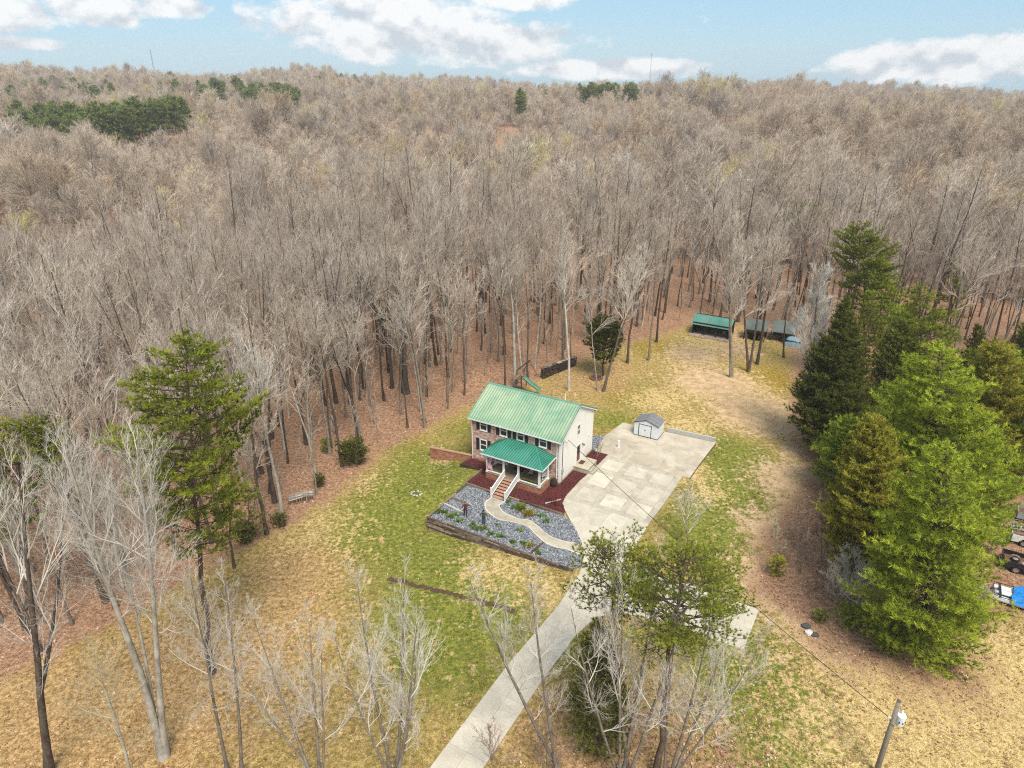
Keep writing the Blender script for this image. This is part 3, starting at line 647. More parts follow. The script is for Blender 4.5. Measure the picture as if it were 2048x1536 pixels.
def profile(kind, t):
    if kind == 'cone': return (1 - t) ** 0.85 * min(1, 0.35 + t * 6)
    if kind == 'pine': return max(0.05, (1 - t) ** 0.62 * (0.55 + 0.45 * math.sin(min(1, t * 2.2) * 1.57)))
    if kind == 'round': return max(0.08, math.sin(math.pi * (0.12 + 0.86 * t)) ** 0.8)
    if kind == 'column': return (1 - t) ** 0.5 * min(1, 0.5 + t * 4)
    return 1 - t
def conifer(seed, H, cb, Rr, kind='pine', whorl=0.8, per=6, tuft=0.32, wid=0.06, nb=9, dens=3.2, droop=0.0, upc=0.25, r0=0.2, needle='needle_pine', bark='bark_pine', irr=0.3, lean=(0, 0), fill=0.35, spread=0.55, gap=0.0):
    rng = np.random.default_rng(seed); A = MB(); B = MB()
    n = 10; P = np.array([[lean[0] * H * (i / n) ** 1.3 + rng.normal(0, .006) * H * (i > 0), lean[1] * H * (i / n) ** 1.3 + rng.normal(0, .006) * H * (i > 0), H * i / n - 0.3 * (i == 0)] for i in range(n + 1)])
    rr = r0 * np.linspace(1, .08, n + 1); rr[0] *= 1.3; A.tube(P, rr, 8, cap=False)
    cum = P[:, 2]; z = cb * H; C, D, TT = [], [], []; BP, BD, BL, BR_, BB = [], [], [], [], []; a0 = 0
    while z < H * 0.985:
        t = (z - cb * H) / (H * (1 - cb)); a0 += 1.1
        for k in range(per):
            if rng.random() < gap: continue
            a = a0 + k * 6.283 / per + rng.uniform(-.35, .35); zz = z + rng.uniform(-.4, .4) * whorl
            L = Rr * profile(kind, t) * rng.uniform(1 - irr, 1 + irr * 0.55)
            if L < 0.15: continue
            p = np.array([np.interp(zz, cum, P[:, c]) for c in range(3)]); el = upc * (0.4 + 1.1 * t) - droop * (1 - t)
            d = np.array([math.cos(a) * math.cos(el), math.sin(a) * math.cos(el), math.sin(el)]); ns = max(3, int(L / 0.55)); Q = [p]
            for i in range(ns): d = unit(d + np.array([0, 0, 0.07 - droop * 0.05]) + rng.normal(0, .07, 3)); Q.append(Q[-1] + d * L / ns)
            Q = np.array(Q); A.tube(Q, np.linspace(0.012 + L * 0.011, .008, ns + 1), 3, cap=False)
            bt = rng.uniform(0, 1)
            # side shoots in a fairly flat spray, tufts along them
            nsh = max(2, int(L * 2.6)); perp = unit(np.cross(d, np.array([0, 0, 1.0])))
            for s_ in range(nsh):
                g = fill + (1 - fill) * (s_ + rng.uniform(0, 1)) / nsh; c = np.linspace(0, 1, ns + 1)
                q = np.array([np.interp(g, c, Q[:, k2]) for k2 in range(3)]); sl = L * 0.38 * (1.25 - g) * rng.uniform(.5, 1.2) + 0.18; sg = 1 if s_ % 2 else -1
                sdv = unit(d * 0.75 + perp * sg * rng.uniform(.5, 1.1) + np.array([0, 0, rng.uniform(-.1, .28)]))
                m = max(1, int(sl * dens + .7)); h = (np.arange(m) + rng.uniform(0.2, 1, m)) / m
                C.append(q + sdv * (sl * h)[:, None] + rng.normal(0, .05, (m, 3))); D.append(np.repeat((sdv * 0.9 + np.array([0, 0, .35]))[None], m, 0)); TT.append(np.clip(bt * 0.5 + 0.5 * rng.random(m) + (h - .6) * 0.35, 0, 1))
                BP.append(q); BD.append(sdv); BL.append(sl)
        z += whorl * (1.0 - 0.45 * t)
    # leader tufts
    m = 8; C.append(P[-1] + np.stack([rng.normal(0, .15, m), rng.normal(0, .15, m), rng.uniform(-1.0, .2, m)], 1)); D.append(np.repeat(np.array([[0, 0, 1.0]]), m, 0)); TT.append(rng.random(m))
    A.spikes(np.array(BP), np.array(BD), np.array(BL), 0.012)
    C = np.concatenate(C); D = np.concatenate(D); TT = np.concatenate(TT)
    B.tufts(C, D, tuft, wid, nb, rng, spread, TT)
    return A.mesh('trunk', [bark], True), B.mesh('crown', [needle])

def woods():
    rng = np.random.default_rng(11)
    kinds = [dict(H=20, cb=.52, spread=.24, r0=.17, limbs=13, sec=6, ter=5, tw=3, up=.5, tmin=.45), dict(H=22, cb=.50, spread=.27, r0=.20, limbs=14, sec=6, ter=5, tw=3, fork=1, up=.55, tmin=.45),
             dict(H=18, cb=.50, spread=.25, r0=.13, limbs=12, sec=6, ter=5, tw=3, up=.45, tmin=.5), dict(H=21, cb=.60, spread=.20, r0=.15, limbs=11, sec=6, ter=5, tw=3, up=.65),
             dict(H=19, cb=.45, spread=.31, r0=.18, limbs=15, sec=7, ter=5, tw=3, fork=2, up=.35, tmin=.55), dict(H=15, cb=.5, spread=.22, r0=.09, limbs=11, sec=5, ter=5, tw=3, up=.5), dict(H=23, cb=.5, spread=.28, r0=.24, limbs=15, sec=7, ter=5, tw=3, fork=2, up=.45, tmin=.5)]
    near = [bare_tree(100 + i, twr=.0145, lr=.9, bark=('bark', 'bark_dark', 'bark_pale', 'bark_dark', 'bark', 'bark', 'bark_dark')[i], **k) for i, k in enumerate(kinds)]
    far_k = [dict(k, tw=4, cb=k['cb'] * .80, spread=k['spread'] * 1.3, limbs=k['limbs'] + 7, sec=k['sec'] + 1, ter=6, up=.25, tmin=.6, H=k['H'] * .92) for k in kinds]
    protos = bpy.data.collections.new('woods_prototypes')
    for i, k in enumerate(kinds[:4] + far_k):
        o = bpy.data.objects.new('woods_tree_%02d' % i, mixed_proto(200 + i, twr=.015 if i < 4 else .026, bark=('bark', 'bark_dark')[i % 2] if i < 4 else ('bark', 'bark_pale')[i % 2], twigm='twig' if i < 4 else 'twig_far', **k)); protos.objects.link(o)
    # where trees stand
    pts = []
    r = 40.0
    while r < 1330:
        sp = 3.5 if r < 130 else (4.3 if r < 175 else (5.6 if r < 330 else (6.4 if r < 600 else 7.4)))
        n = int(1.72 * r / sp)
        a = (np.arange(n) + rng.random(n)) / n * 1.72 - 0.86; rr = r + rng.uniform(-.5, .5, n) * sp
        pts.append(np.stack([rr * np.sin(a), rr * np.cos(a)], 1)); r += sp * (0.95 if r < 600 else 1.15)
    pts = np.concatenate(pts)
    keep = ~inside(NOFOREST, pts[:, 0], pts[:, 1]); pts = pts[keep]
    # the barn stands in a gap
    for c, rad in (((34, 110), 6.5), ((42, 106), 6), ((-17.9, 67), 2.0), ((-22, 60), 1.5)):
        pts = pts[np.hypot(pts[:, 0] - c[0], pts[:, 1] - c[1]) > rad]
    # hollows and old tracks where the woods stand thin
    r_ = np.hypot(pts[:, 0], pts[:, 1]); a_ = np.arctan2(pts[:, 0], pts[:, 1])
    thin = np.zeros(len(pts))
    for rc, am, fq, ph, wd_ in ((168, 22, 5.0, .4, 8), (232, 26, 4.2, 2.0, 10), (318, 40, 6.0, 1.0, 13), (430, 45, 5.0, 3.0, 16), (580, 60, 7.0, .5, 20), (760, 70, 6.0, 2.2, 26)):
        thin = np.maximum(thin, np.exp(-((r_ - rc - am * np.sin(a_ * fq + ph)) / wd_) ** 2) * (0.45 + 0.55 * np.sin(a_ * 9 + ph * 3)))
    pn = np.sin(pts[:, 0] / 19 + 2 * np.sin(pts[:, 1] / 31)) * np.sin(pts[:, 1] / 23 + 1.5 * np.sin(pts[:, 0] / 27))
    far_e = (r_ > 125)
    pts = pts[~(far_e & (rng.random(len(pts)) < np.maximum(thin * .95, np.where(pn < -.55, .55, 0))))]
    # evergreen stands take the place of the leafless trees
    for c, rad in PINE_GAPS: pts = pts[((pts[:, 0] - c[0]) / rad[0]) ** 2 + ((pts[:, 1] - c[1]) / rad[1]) ** 2 > 1]
    d = np.hypot(pts[:, 0], pts[:, 1]); az = np.arctan2(pts[:, 0], pts[:, 1]); z = tz(pts[:, 0], pts[:, 1])
    infr = np.abs(az) < 0.66
    order = np.argsort(np.where(infr, d, 1e9)); ind = order[:300]; rest = np.setdiff1d(np.arange(len(pts)), ind)
    for i in ind:
        k = rng.integers(0, len(near)); x, y = pts[i]
        u, v = to_uv(x, y)
        lab = ('bare grey tree standing in the leafless woods left of the lawn' if az[i] < -0.2 else
               'bare grey tree standing in the leafless woods behind the house and lawn' if az[i] < 0.33 else 'bare grey tree standing in the leafless woods behind the evergreens on the right')
        grp = 'leafless trees left of the lawn' if az[i] < -0.2 else 'leafless trees behind the house' if az[i] < 0.33 else 'leafless trees on the right'
        place_tree('bare_tree', near[k], (x, y, z[i] - .05), lab, 'tree', grp, rng.uniform(0, 6.28), rng.uniform(.78, 1.1))
    # the rest of the woods, one mass
    me = bpy.data.meshes.new('far_woods'); P = np.stack([pts[rest, 0], pts[rest, 1], z[rest] - .1], 1); n = len(P)
    me.vertices.add(n); me.vertices.foreach_set('co', P.astype(np.float32).ravel())
    for nm, val in (('rz', rng.uniform(0, 6.28, n)), ('sc', rng.choice([.62, .8, .92, 1.0, 1.1, 1.3], n) * rng.uniform(.9, 1.1, n))):
        a = me.attributes.new(nm, 'FLOAT', 'POINT'); a.data.foreach_set('value', val.astype(np.float32))
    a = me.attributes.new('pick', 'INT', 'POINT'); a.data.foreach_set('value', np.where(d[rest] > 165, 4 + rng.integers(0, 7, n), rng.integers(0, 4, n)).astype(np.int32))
    o = link('far_woods', me); tag(o, 'mass of leafless grey brown woods rolling back to the skyline', 'woods', kind='stuff')
    scatter(o, protos, 'far_woods_scatter')
    print('woods', n, len(ind))
def scatter(o, coll, name):
    ng = bpy.data.node_groups.new(name, 'GeometryNodeTree')
    ng.interface.new_socket('Geometry', in_out='INPUT', socket_type='NodeSocketGeometry'); ng.interface.new_socket('Geometry', in_out='OUTPUT', socket_type='NodeSocketGeometry')
    N = ng.nodes.new; L = ng.links.new
    gi = N('NodeGroupInput'); go = N('NodeGroupOutput'); iop = N('GeometryNodeInstanceOnPoints'); ci = N('GeometryNodeCollectionInfo')
    ci.inputs['Collection'].default_value = coll; ci.inputs['Separate Children'].default_value = True; ci.inputs['Reset Children'].default_value = True
    def na(nm, ty):
        n = N('GeometryNodeInputNamedAttribute'); n.data_type = ty; n.inputs['Name'].default_value = nm; return n.outputs['Attribute']
    cb = N('ShaderNodeCombineXYZ'); L(na('rz', 'FLOAT'), cb.inputs[2])
    L(gi.outputs[0], iop.inputs['Points']); L(ci.outputs[0], iop.inputs['Instance']); iop.inputs['Pick Instance'].default_value = True
    L(na('pick', 'INT'), iop.inputs['Instance Index'])
    e2r = N('FunctionNodeEulerToRotation'); L(cb.outputs[0], e2r.inputs[0]); L(e2r.outputs[0], iop.inputs['Rotation'])
    cs = N('ShaderNodeCombineXYZ'); s = na('sc', 'FLOAT')
    for i in range(3): L(s, cs.inputs[i])
    L(cs.outputs[0], iop.inputs['Scale']); L(iop.outputs[0], go.inputs[0])
    m = o.modifiers.new('scatter', 'NODES'); m.node_group = ng
PINE_GAPS = []
#@MORE
# ------------------------------------------------------------------ paving and beds (all in house coordinates)
def drape(u, v): return gz(u, v)
def build_paving():
    # stamped parking court in front of the side door
    court = tag(atlocal(link('parking_court', None)), 'parking court with stamped bands beside the house', kind='structure')
    cols = [(1.6, 2.4), (2.4, 4.5), (4.5, 5.2), (5.2, 7.4), (7.4, 8.1), (8.1, 10.2), (10.2, 10.95)]
    rows = [(7.6, 8.3), (5.45, 7.6), (4.4, 5.45), (1.78, 4.4), (0.95, 1.78), (-1.35, 0.95), (-1.95, -1.35)]
    outline = [(2.0, 8.3), (11.0, 8.3), (10.95, 3.0), (10.75, -1.95), (1.62, -1.95), (1.55, -1.2), (1.6, 1.95), (1.75, 3.3), (1.95, 5.9)]
    for j, (v0, v1) in enumerate(rows):
        for i, (u0, u1) in enumerate(cols):
            band = (j % 2 == 0) or (i % 2 == 0)
            P = clip_cell(outline, u0 + .006, u1 - .006, v0 + .006, v1 - .006)
            if len(P) < 3 or area(P) < .02: continue
            m = MB(); m.prism(P, -.12, .030 if band else .034); m.build('stamped_band' if band else 'paving_slab', 'stamped' if band else 'concrete', court)
    # upper pad with the shed
    pad = tag(atlocal(link('upper_pad', None)), 'older stained concrete pad with the storage shed', kind='structure')
    out = [(2.05, 8.32), (11.72, 8.32), (11.84, 12.4), (12.1, 17.75), (0.5, 17.0), (-0.1, 12.7), (0.35, 8.6), (2.05, 8.6)]
    for u0, u1 in ((-1, 4.1), (4.1, 8.1), (8.1, 12.4)):
        for v0, v1 in ((8, 13.0), (13.0, 18)):
            P = clip_cell(out, u0 + .006, u1 - .006, v0 + .006, v1 - .006)
            if len(P) >= 3: m = MB(); m.prism(P, -.25, .028); m.build('paving_slab', 'concrete_old', pad)
    # driveway
    drv = tag(atlocal(link('driveway', None)), 'straight concrete driveway running down to the road', kind='structure')
    out = [(1.62, -1.96), (10.78, -1.96), (10.85, -4.2), (10.8, -8.6), (22.7, -8.65), (22.6, -13.7), (16.5, -13.95), (13.2, -14.6), (11.4, -16.2), (10.85, -19), (10.65, -24), (10.6, -48), (7.6, -48), (7.75, -24), (8.2, -16.5), (8.0, -12.0), (7.5, -10.2), (6.3, -7.85),
           (4.42, -5.85), (2.6, -3.95), (1.85, -2.95)]
    ul = [1.4, 4.78, 6.78, 8.75, 10.85, 13.8, 16.8, 19.8, 23]; vl = [-1.96, -4.8, -8.62, -11.3, -14.0]
    k = -14.0
    cells = [(ul[i], ul[i + 1], vl[j + 1], vl[j]) for i in range(8) for j in range(4)]
    while k > -48: cells += [(6.5, 9.18, k - 2.52, k), (9.18, 17.0, k - 2.52, k)]; k -= 2.52
    for u0, u1, v0, v1 in cells:
        P = clip_cell(out, u0 + .008, u1 - .008, v0 + .008, v1 - .008)
        if len(P) < 3 or area(P) < .05: continue
        # split the slab so that it follows the lie of the ground
        m = MB(); cu = sum(p[0] for p in P) / len(P); cv = sum(p[1] for p in P) / len(P)
        m.prism(P, -.14, .030, zf=drape); m.build('paving_slab', 'concrete', drv)
    # garden path: slabs between two pale edges
    pth = tag(atlocal(link('garden_path', None)), 'curving concrete garden path with pale edges', kind='structure')
    Lp = [(-5.0, -5.75), (-5.12, -6.6), (-4.92, -7.3), (-4.05, -8.2), (-2.4, -8.75), (-.8, -8.45), (.75, -8.4), (2.02, -9.1), (3.35, -9.72), (4.6, -9.85), (5.6, -9.62), (7.4, -9.75)]
    Rp = [(-3.32, -5.75), (-3.45, -6.3), (-3.4, -6.75), (-2.5, -7.4), (-.8, -7.62), (.4, -7.32), (1.45, -7.7), (3.05, -8.48), (4.3, -8.62), (5.2, -8.5), (5.95, -8.3), (6.55, -8.4)]
    def smooth(P, n=6):
        P = [Vector(p) for p in P]; o = []
        for i in range(len(P) - 1):
            a, b, c, d = P[max(0, i - 1)], P[i], P[i + 1], P[min(len(P) - 1, i + 2)]
            for k in range(n):
                t = k / n; o.append(0.5 * ((2 * b) + (c - a) * t + (2 * a - 5 * b + 4 * c - d) * t * t + (3 * b - a - 3 * c + d) * t ** 3))
        o.append(P[-1]); return o
    Ls, Rs = smooth(Lp), smooth(Rp); n = len(Ls); cuts = [0, 16, 32, 45, 57, n - 1]
    for a, b in zip(cuts[:-1], cuts[1:]):
        m = MB(); V = []; F = []
        for i in range(a, b + 1):
            t = .5 if a < i < b else 0.0
            V += [(*(Ls[i] + (Rs[i] - Ls[i]) * .07), .062), (*(Rs[i] + (Ls[i] - Rs[i]) * .07), .062)]
        k = b - a
        for i in range(k): F.append((2 * i, 2 * i + 1, 2 * i + 3, 2 * i + 2))
        m.add(V, F); m.build('path_slab', 'concrete_path', pth)
    for S, O_ in ((Ls, Rs), (Rs, Ls)):
        m = MB(); V = []; F = []
        for a, b in zip(S, O_):
            q = a + (b - a) * .085; V += [(*a, -.1), (*a, .085), (*q, .085), (*q, .03)]
        for i in range(len(S) - 1):
            for j in range(3): F.append((4 * i + j, 4 * i + j + 1, 4 * i + 5 + j, 4 * i + 4 + j))
        m.add(V, F); m.build('path_edge', 'concrete_edge', pth)
    return Ls, Rs
PATH_L, PATH_R = build_paving()

BED = [(-8.45, -11.95), (7.1, -11.95), (7.75, -11.0), (7.35, -10.1), (6.25, -7.8), (4.4, -5.8), (3.1, -4.85), (-8.45, -5.0)]
MULCH_R = [(-3.3, -5.0), (3.0, -4.9), (2.58, -3.95), (1.82, -2.95), (1.52, -1.2), (1.56, 1.95), (1.72, 3.35), (0.02, 3.4), (0.02, -.1), (-.8, -.1), (-.8, -3.0), (-3.3, -3.0)]
MULCH_L = [(-8.6, -5.0), (-5.05, -5.0), (-5.05, -3.0), (-7.4, -3.0), (-7.4, -.1), (-11.1, -.1), (-11.35, -1.85), (-8.6, -1.75)]
MULCH_B = [(.02, 5.95), (1.9, 5.95), (2.0, 8.5), (.25, 8.55), (.02, 8.3)]
def mz(u, v):
    return .26 * float(sst((-2.0 - v) / 2.0)) * float(sst((2.6 - u) / 2.0)) + .04 + (-.3 if u < -9.5 and v < -1 else 0) * 0
def sheet(name, poly, step, zf, mat, label):
    xs = [p[0] for p in poly]; ys = [p[1] for p in poly]; m = MB()
    for i in range(int((max(xs) - min(xs)) / step) + 1):
        for j in range(int((max(ys) - min(ys)) / step) + 1):
            P = clip_cell(poly, min(xs) + i * step, min(xs) + (i + 1) * step, min(ys) + j * step, min(ys) + (j + 1) * step)
            if len(P) >= 3 and area(P) > 1e-4: m.add([(x, y, zf(x, y)) for x, y in P], [tuple(range(len(P)))])
    o = atlocal(m.build(name, mat)); tag(o, label, kind='structure'); return o
def pebbles(name, polys, n, r, mat, seed, label, zf, avoid=None, flat=.6):
    rng = np.random.default_rng(seed); m = MB()
    poly = polys; xs = [p[0] for p in poly]; ys = [p[1] for p in poly]
    x = rng.uniform(min(xs), max(xs), n * 2); y = rng.uniform(min(ys), max(ys), n * 2); k = inside(poly, x, y)
    if avoid: k &= ~inside(avoid, x, y)
    x, y = x[k][:n], y[k][:n]; n = len(x); z = np.array([zf(a, b) for a, b in zip(x, y)])
    base = np.array([(1, 0, 0), (-.5, .87, 0), (-.5, -.87, 0), (0, 0, 1), (.2, .1, -.6)]); f = np.array([(0, 1, 3), (1, 2, 3), (2, 0, 3), (1, 0, 4), (2, 1, 4), (0, 2, 4)])
    s = rng.uniform(.6, 1.5, n)[:, None, None] * r * rng.uniform(.7, 1.3, (n, 5, 3)) * np.array([1, 1, flat]); a = rng.uniform(0, 6.28, n); c, sn = np.cos(a)[:, None], np.sin(a)[:, None]
    v = base[None] * s; v = np.stack([v[..., 0] * c - v[..., 1] * sn, v[..., 0] * sn + v[..., 1] * c, v[..., 2]], -1) + np.stack([x, y, z + r * .2], -1)[:, None]
    m.addnp(v.reshape(-1, 3), (f[None] + (np.arange(n) * 5)[:, None, None]).reshape(-1, 3), np.repeat(rng.random(n), 5))
    o = atlocal(m.build(name, mat)); tag(o, label, kind='stuff'); return o
def build_beds():
    sheet('gravel_bed', BED, 2.0, lambda u, v: .005, 'gravel', 'bed of blue grey gravel behind the timber wall')
    path_poly = [tuple(p) for p in PATH_L] + [tuple(p) for p in PATH_R[::-1]]
    pebbles('gravel', BED, 15000, .085, 'stone', 3, 'loose blue grey stones over the garden bed', lambda u, v: .015, path_poly)
    sheet('mulch_bed', MULCH_R, .5, mz, 'mulch', 'dark red mulch bed round the right of the porch')
    pebbles('mulch_chips', MULCH_R, 5000, .07, 'chip', 4, 'dark red bark chips right of the porch', mz, flat=.4)
    sheet('mulch_bed', MULCH_L, .5, mz, 'mulch', 'dark red mulch bed left of the porch steps')
    pebbles('mulch_chips', MULCH_L, 3000, .07, 'chip', 5, 'dark red bark chips left of the porch steps', mz, flat=.4)
    sheet('mulch_bed', MULCH_B, .5, lambda u, v: .035, 'mulch', 'small dark red mulch bed behind the side steps')
    pebbles('mulch_chips', MULCH_B, 900, .07, 'chip', 6, 'dark red bark chips in the small bed behind the side steps', lambda u, v: .035, flat=.4)
    GB = [(-1.2, 8.7), (.3, 8.7), (-.1, 12.6), (-1.6, 11.8)]
    sheet('gravel_patch', GB, 1.0, lambda u, v: .012, 'gravel', 'patch of dark gravel behind the house corner')
    pebbles('gravel', GB, 700, .085, 'stone', 7, 'loose dark stones behind the house corner', lambda u, v: .02)
build_beds()

def timber_row(root, a, b, z, rng, L=2.44, s=.16, mat='timber', off=0.0, name='timber'):
    """sleepers laid end to end from a to b"""
    a = Vector(a); b = Vector(b); d = (b - a); T_ = d.length; d.normalize(); t = -off
    while t < T_ - .05:
        t0, t1 = max(0, t), min(T_, t + L); t += L
        if t1 - t0 < .15: continue
        m = MB(); w = s * rng.uniform(.9, 1.12); h = s * rng.uniform(.84, .95); l = t1 - t0 - .02
        m.box((-l / 2, -w / 2, -h / 2), (l / 2, w / 2, h / 2)); o = m.build(name, mat, root)
        c = a + d * ((t0 + t1) / 2); o.location = (c.x, c.y, z + rng.normal(0, .006)); o.rotation_euler = (rng.normal(0, .02), rng.normal(0, .004), math.atan2(d.y, d.x) + rng.normal(0, .004))
def build_timber_walls():
    rng = np.random.default_rng(5)
    w = atlocal(thing('retaining_wall', 'long weathered timber retaining wall along the front of the gravel bed', 'wall'))
    top = .12
    for c in range(8):
        z = top - c * .165; lim = 7.4
        # the wall gets lower to the right, where the lawn rises
        for uu in np.arange(-8.5, 7.4, .4):
            if gz(uu, -12.6) > z + .06: lim = uu; break
        if lim < -8: break
        timber_row(w, (-8.62, -12.06 - c * .022), (lim, -12.06 - c * .022), z, rng, off=(c % 2) * 1.22 + .3 * (c % 3), mat='timber' if c % 3 else 'timber_dark')
    for uu in np.arange(-7.7, 6, 1.75):
        for c in (1, 3, 5):
            z = top - c * .165; x = uu + (c % 4) * .45
            if gz(x, -12.6) > z - .02: continue
            m = MB(); m.box((-.085, -.2, -.085), (.085, .1, .085)); o = m.build('tie_end', 'timber_dark', w); o.location = (x, -12.1, z)
    for c in range(7):
        z = top - c * .165; v1 = -12.0
        for vv in np.arange(-12, -5, .3):
            if gz(-8.9, vv) > z + .05: v1 = vv; break
            v1 = vv
        if v1 > -11.6: timber_row(w, (-8.58 - c * .02, -12.0), (-8.58 - c * .02, v1), z, rng, off=(c % 2) * 1.2, mat='timber_dark' if c % 2 else 'timber')
    t = atlocal(thing('mulch_border', 'low double timber border in front of the red mulch right of the steps', 'border'))
    for c in range(2): timber_row(t, (-3.28, -5.08 - .02 * (1 - c)), (3.0, -4.98 - .02 * (1 - c)), .085 + .165 * c, rng, off=c * 1.2)
    t = atlocal(thing('mulch_border', 'low timber border round the red mulch left of the steps', 'border'))
    for c in range(2):
        timber_row(t, (-8.7, -5.08), (-5.1, -5.08), .085 + .165 * c, rng, off=c * 1.0)
        timber_row(t, (-8.68, -4.98), (-8.68, -1.9), .085 + .165 * c, rng, off=c * .8)
    t = atlocal(thing('bed_border', 'dark timber border of the small bed at the left house corner', 'border'))
    for c in range(3): timber_row(t, (-11.5, -1.95), (-8.78, -1.85), .10 - .165 * c, rng, off=c * .7, mat='timber_dark'); timber_row(t, (-11.45, -1.86), (-11.25, -.1), .10 - .165 * c, rng, mat='timber_dark')
    t = atlocal(thing('step_timber', 'dark timber across the left end of the gravel bed', 'timber')); timber_row(t, (-8.45, -7.95), (-6.45, -8.15), .10, rng, mat='timber_dark')
    t = atlocal(thing('step_timber', 'pale grey timber across the gravel beside the red shirted person', 'timber')); timber_row(t, (-8.5, -9.25), (-5.85, -9.6), .10, rng, L=3, mat='timber_pale')
    t = atlocal(thing('step_timber', 'short dark timber between path and front wall', 'timber')); timber_row(t, (2.95, -12.0), (3.25, -9.85), .12, rng, mat='timber_dark')
    t = atlocal(thing('loose_board', 'pale loose board lying on the red mulch by the driveway', 'board'))
    m = MB(); m.bar((.55, -4.3, .33), (1.55, -2.75, .25), .16, .05); m.build('board', 'timber_pale', t)
    t = atlocal(thing('edge_timber', 'thin timber edging along the left side of the gravel bed', 'border')); timber_row(t, (-8.5, -7.8), (-8.55, -5.2), .05, rng, s=.12, mat='timber_dark')
build_timber_walls()

# ------------------------------------------------------------------ the house
def wall_xz(m, x0, x1, z0, z1, y0, y1, holes, mi=0):
    xs = sorted({x0, x1, *[h[0] for h in holes], *[h[1] for h in holes]}); zs = sorted({z0, z1, *[h[2] for h in holes], *[h[3] for h in holes]})
    V = {}; vl = []; F = []
    def vid(x, y, z):
        k = (round(x, 4), round(y, 4), round(z, 4))
        if k not in V: V[k] = len(vl); vl.append(k)
        return V[k]
    def hole(a, b): return any(h[0] - 1e-6 <= a and b[0] <= h[1] + 1e-6 and h[2] - 1e-6 <= a_z and b_z <= h[3] + 1e-6 for h in holes for a_z, b_z in [b[1]]) if False else None
    def is_hole(xa, xb, za, zb): return any(h[0] - 1e-6 <= xa and xb <= h[1] + 1e-6 and h[2] - 1e-6 <= za and zb <= h[3] + 1e-6 for h in holes)
    for i in range(len(xs) - 1):
        for j in range(len(zs) - 1):
            xa, xb, za, zb = xs[i], xs[i + 1], zs[j], zs[j + 1]
            if is_hole(xa, xb, za, zb): continue
            F.append((vid(xa, y0, za), vid(xb, y0, za), vid(xb, y0, zb), vid(xa, y0, zb))); F.append((vid(xb, y1, za), vid(xa, y1, za), vid(xa, y1, zb), vid(xb, y1, zb)))
            for dx, dz in ((-1, 0), (1, 0), (0, -1), (0, 1)):
                ii, jj = i + dx, j + dz
                out = not (0 <= ii < len(xs) - 1 and 0 <= jj < len(zs) - 1) or is_hole(xs[ii], xs[ii + 1], zs[jj], zs[jj + 1])
                if not out: continue
                if dx == -1: F.append((vid(xa, y1, za), vid(xa, y0, za), vid(xa, y0, zb), vid(xa, y1, zb)))
                if dx == 1: F.append((vid(xb, y0, za), vid(xb, y1, za), vid(xb, y1, zb), vid(xb, y0, zb)))
                if dz == -1: F.append((vid(xa, y0, za), vid(xa, y1, za), vid(xb, y1, za), vid(xb, y0, za)))
                if dz == 1: F.append((vid(xa, y1, zb), vid(xa, y0, zb), vid(xb, y0, zb), vid(xb, y1, zb)))
    m.add(vl, F, mi)
def roof_panel(w, L, ribs, t=.025, rh=.06):
    """ribbed sheet: x across, y up the slope, z out"""
    m = MB(); xs = [0.0]; hs = [0.0]; s = w / ribs
    for k in range(ribs):
        c = s * (k + .5); xs += [c - .045, c - .028, c + .028, c + .045]; hs += [0, rh, rh, 0]
    xs.append(w); hs.append(0)
    V = [(x, 0, h) for x, h in zip(xs, hs)] + [(x, L, h) for x, h in zip(xs, hs)] + [(0, 0, -t), (w, 0, -t), (0, L, -t), (w, L, -t)]
    n = len(xs); F = [(i, i + 1, n + i + 1, n + i) for i in range(n - 1)]
    b = 2 * n; F += [(b + 1, b, b + 2, b + 3), tuple([b] + [b + 1] + list(range(n - 1, -1, -1))), (b, 0, n, b + 2), (b + 1, b + 3, 2 * n - 1, n - 1)]
    m.add(V, F)
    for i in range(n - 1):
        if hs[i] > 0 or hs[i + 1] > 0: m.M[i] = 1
    return m
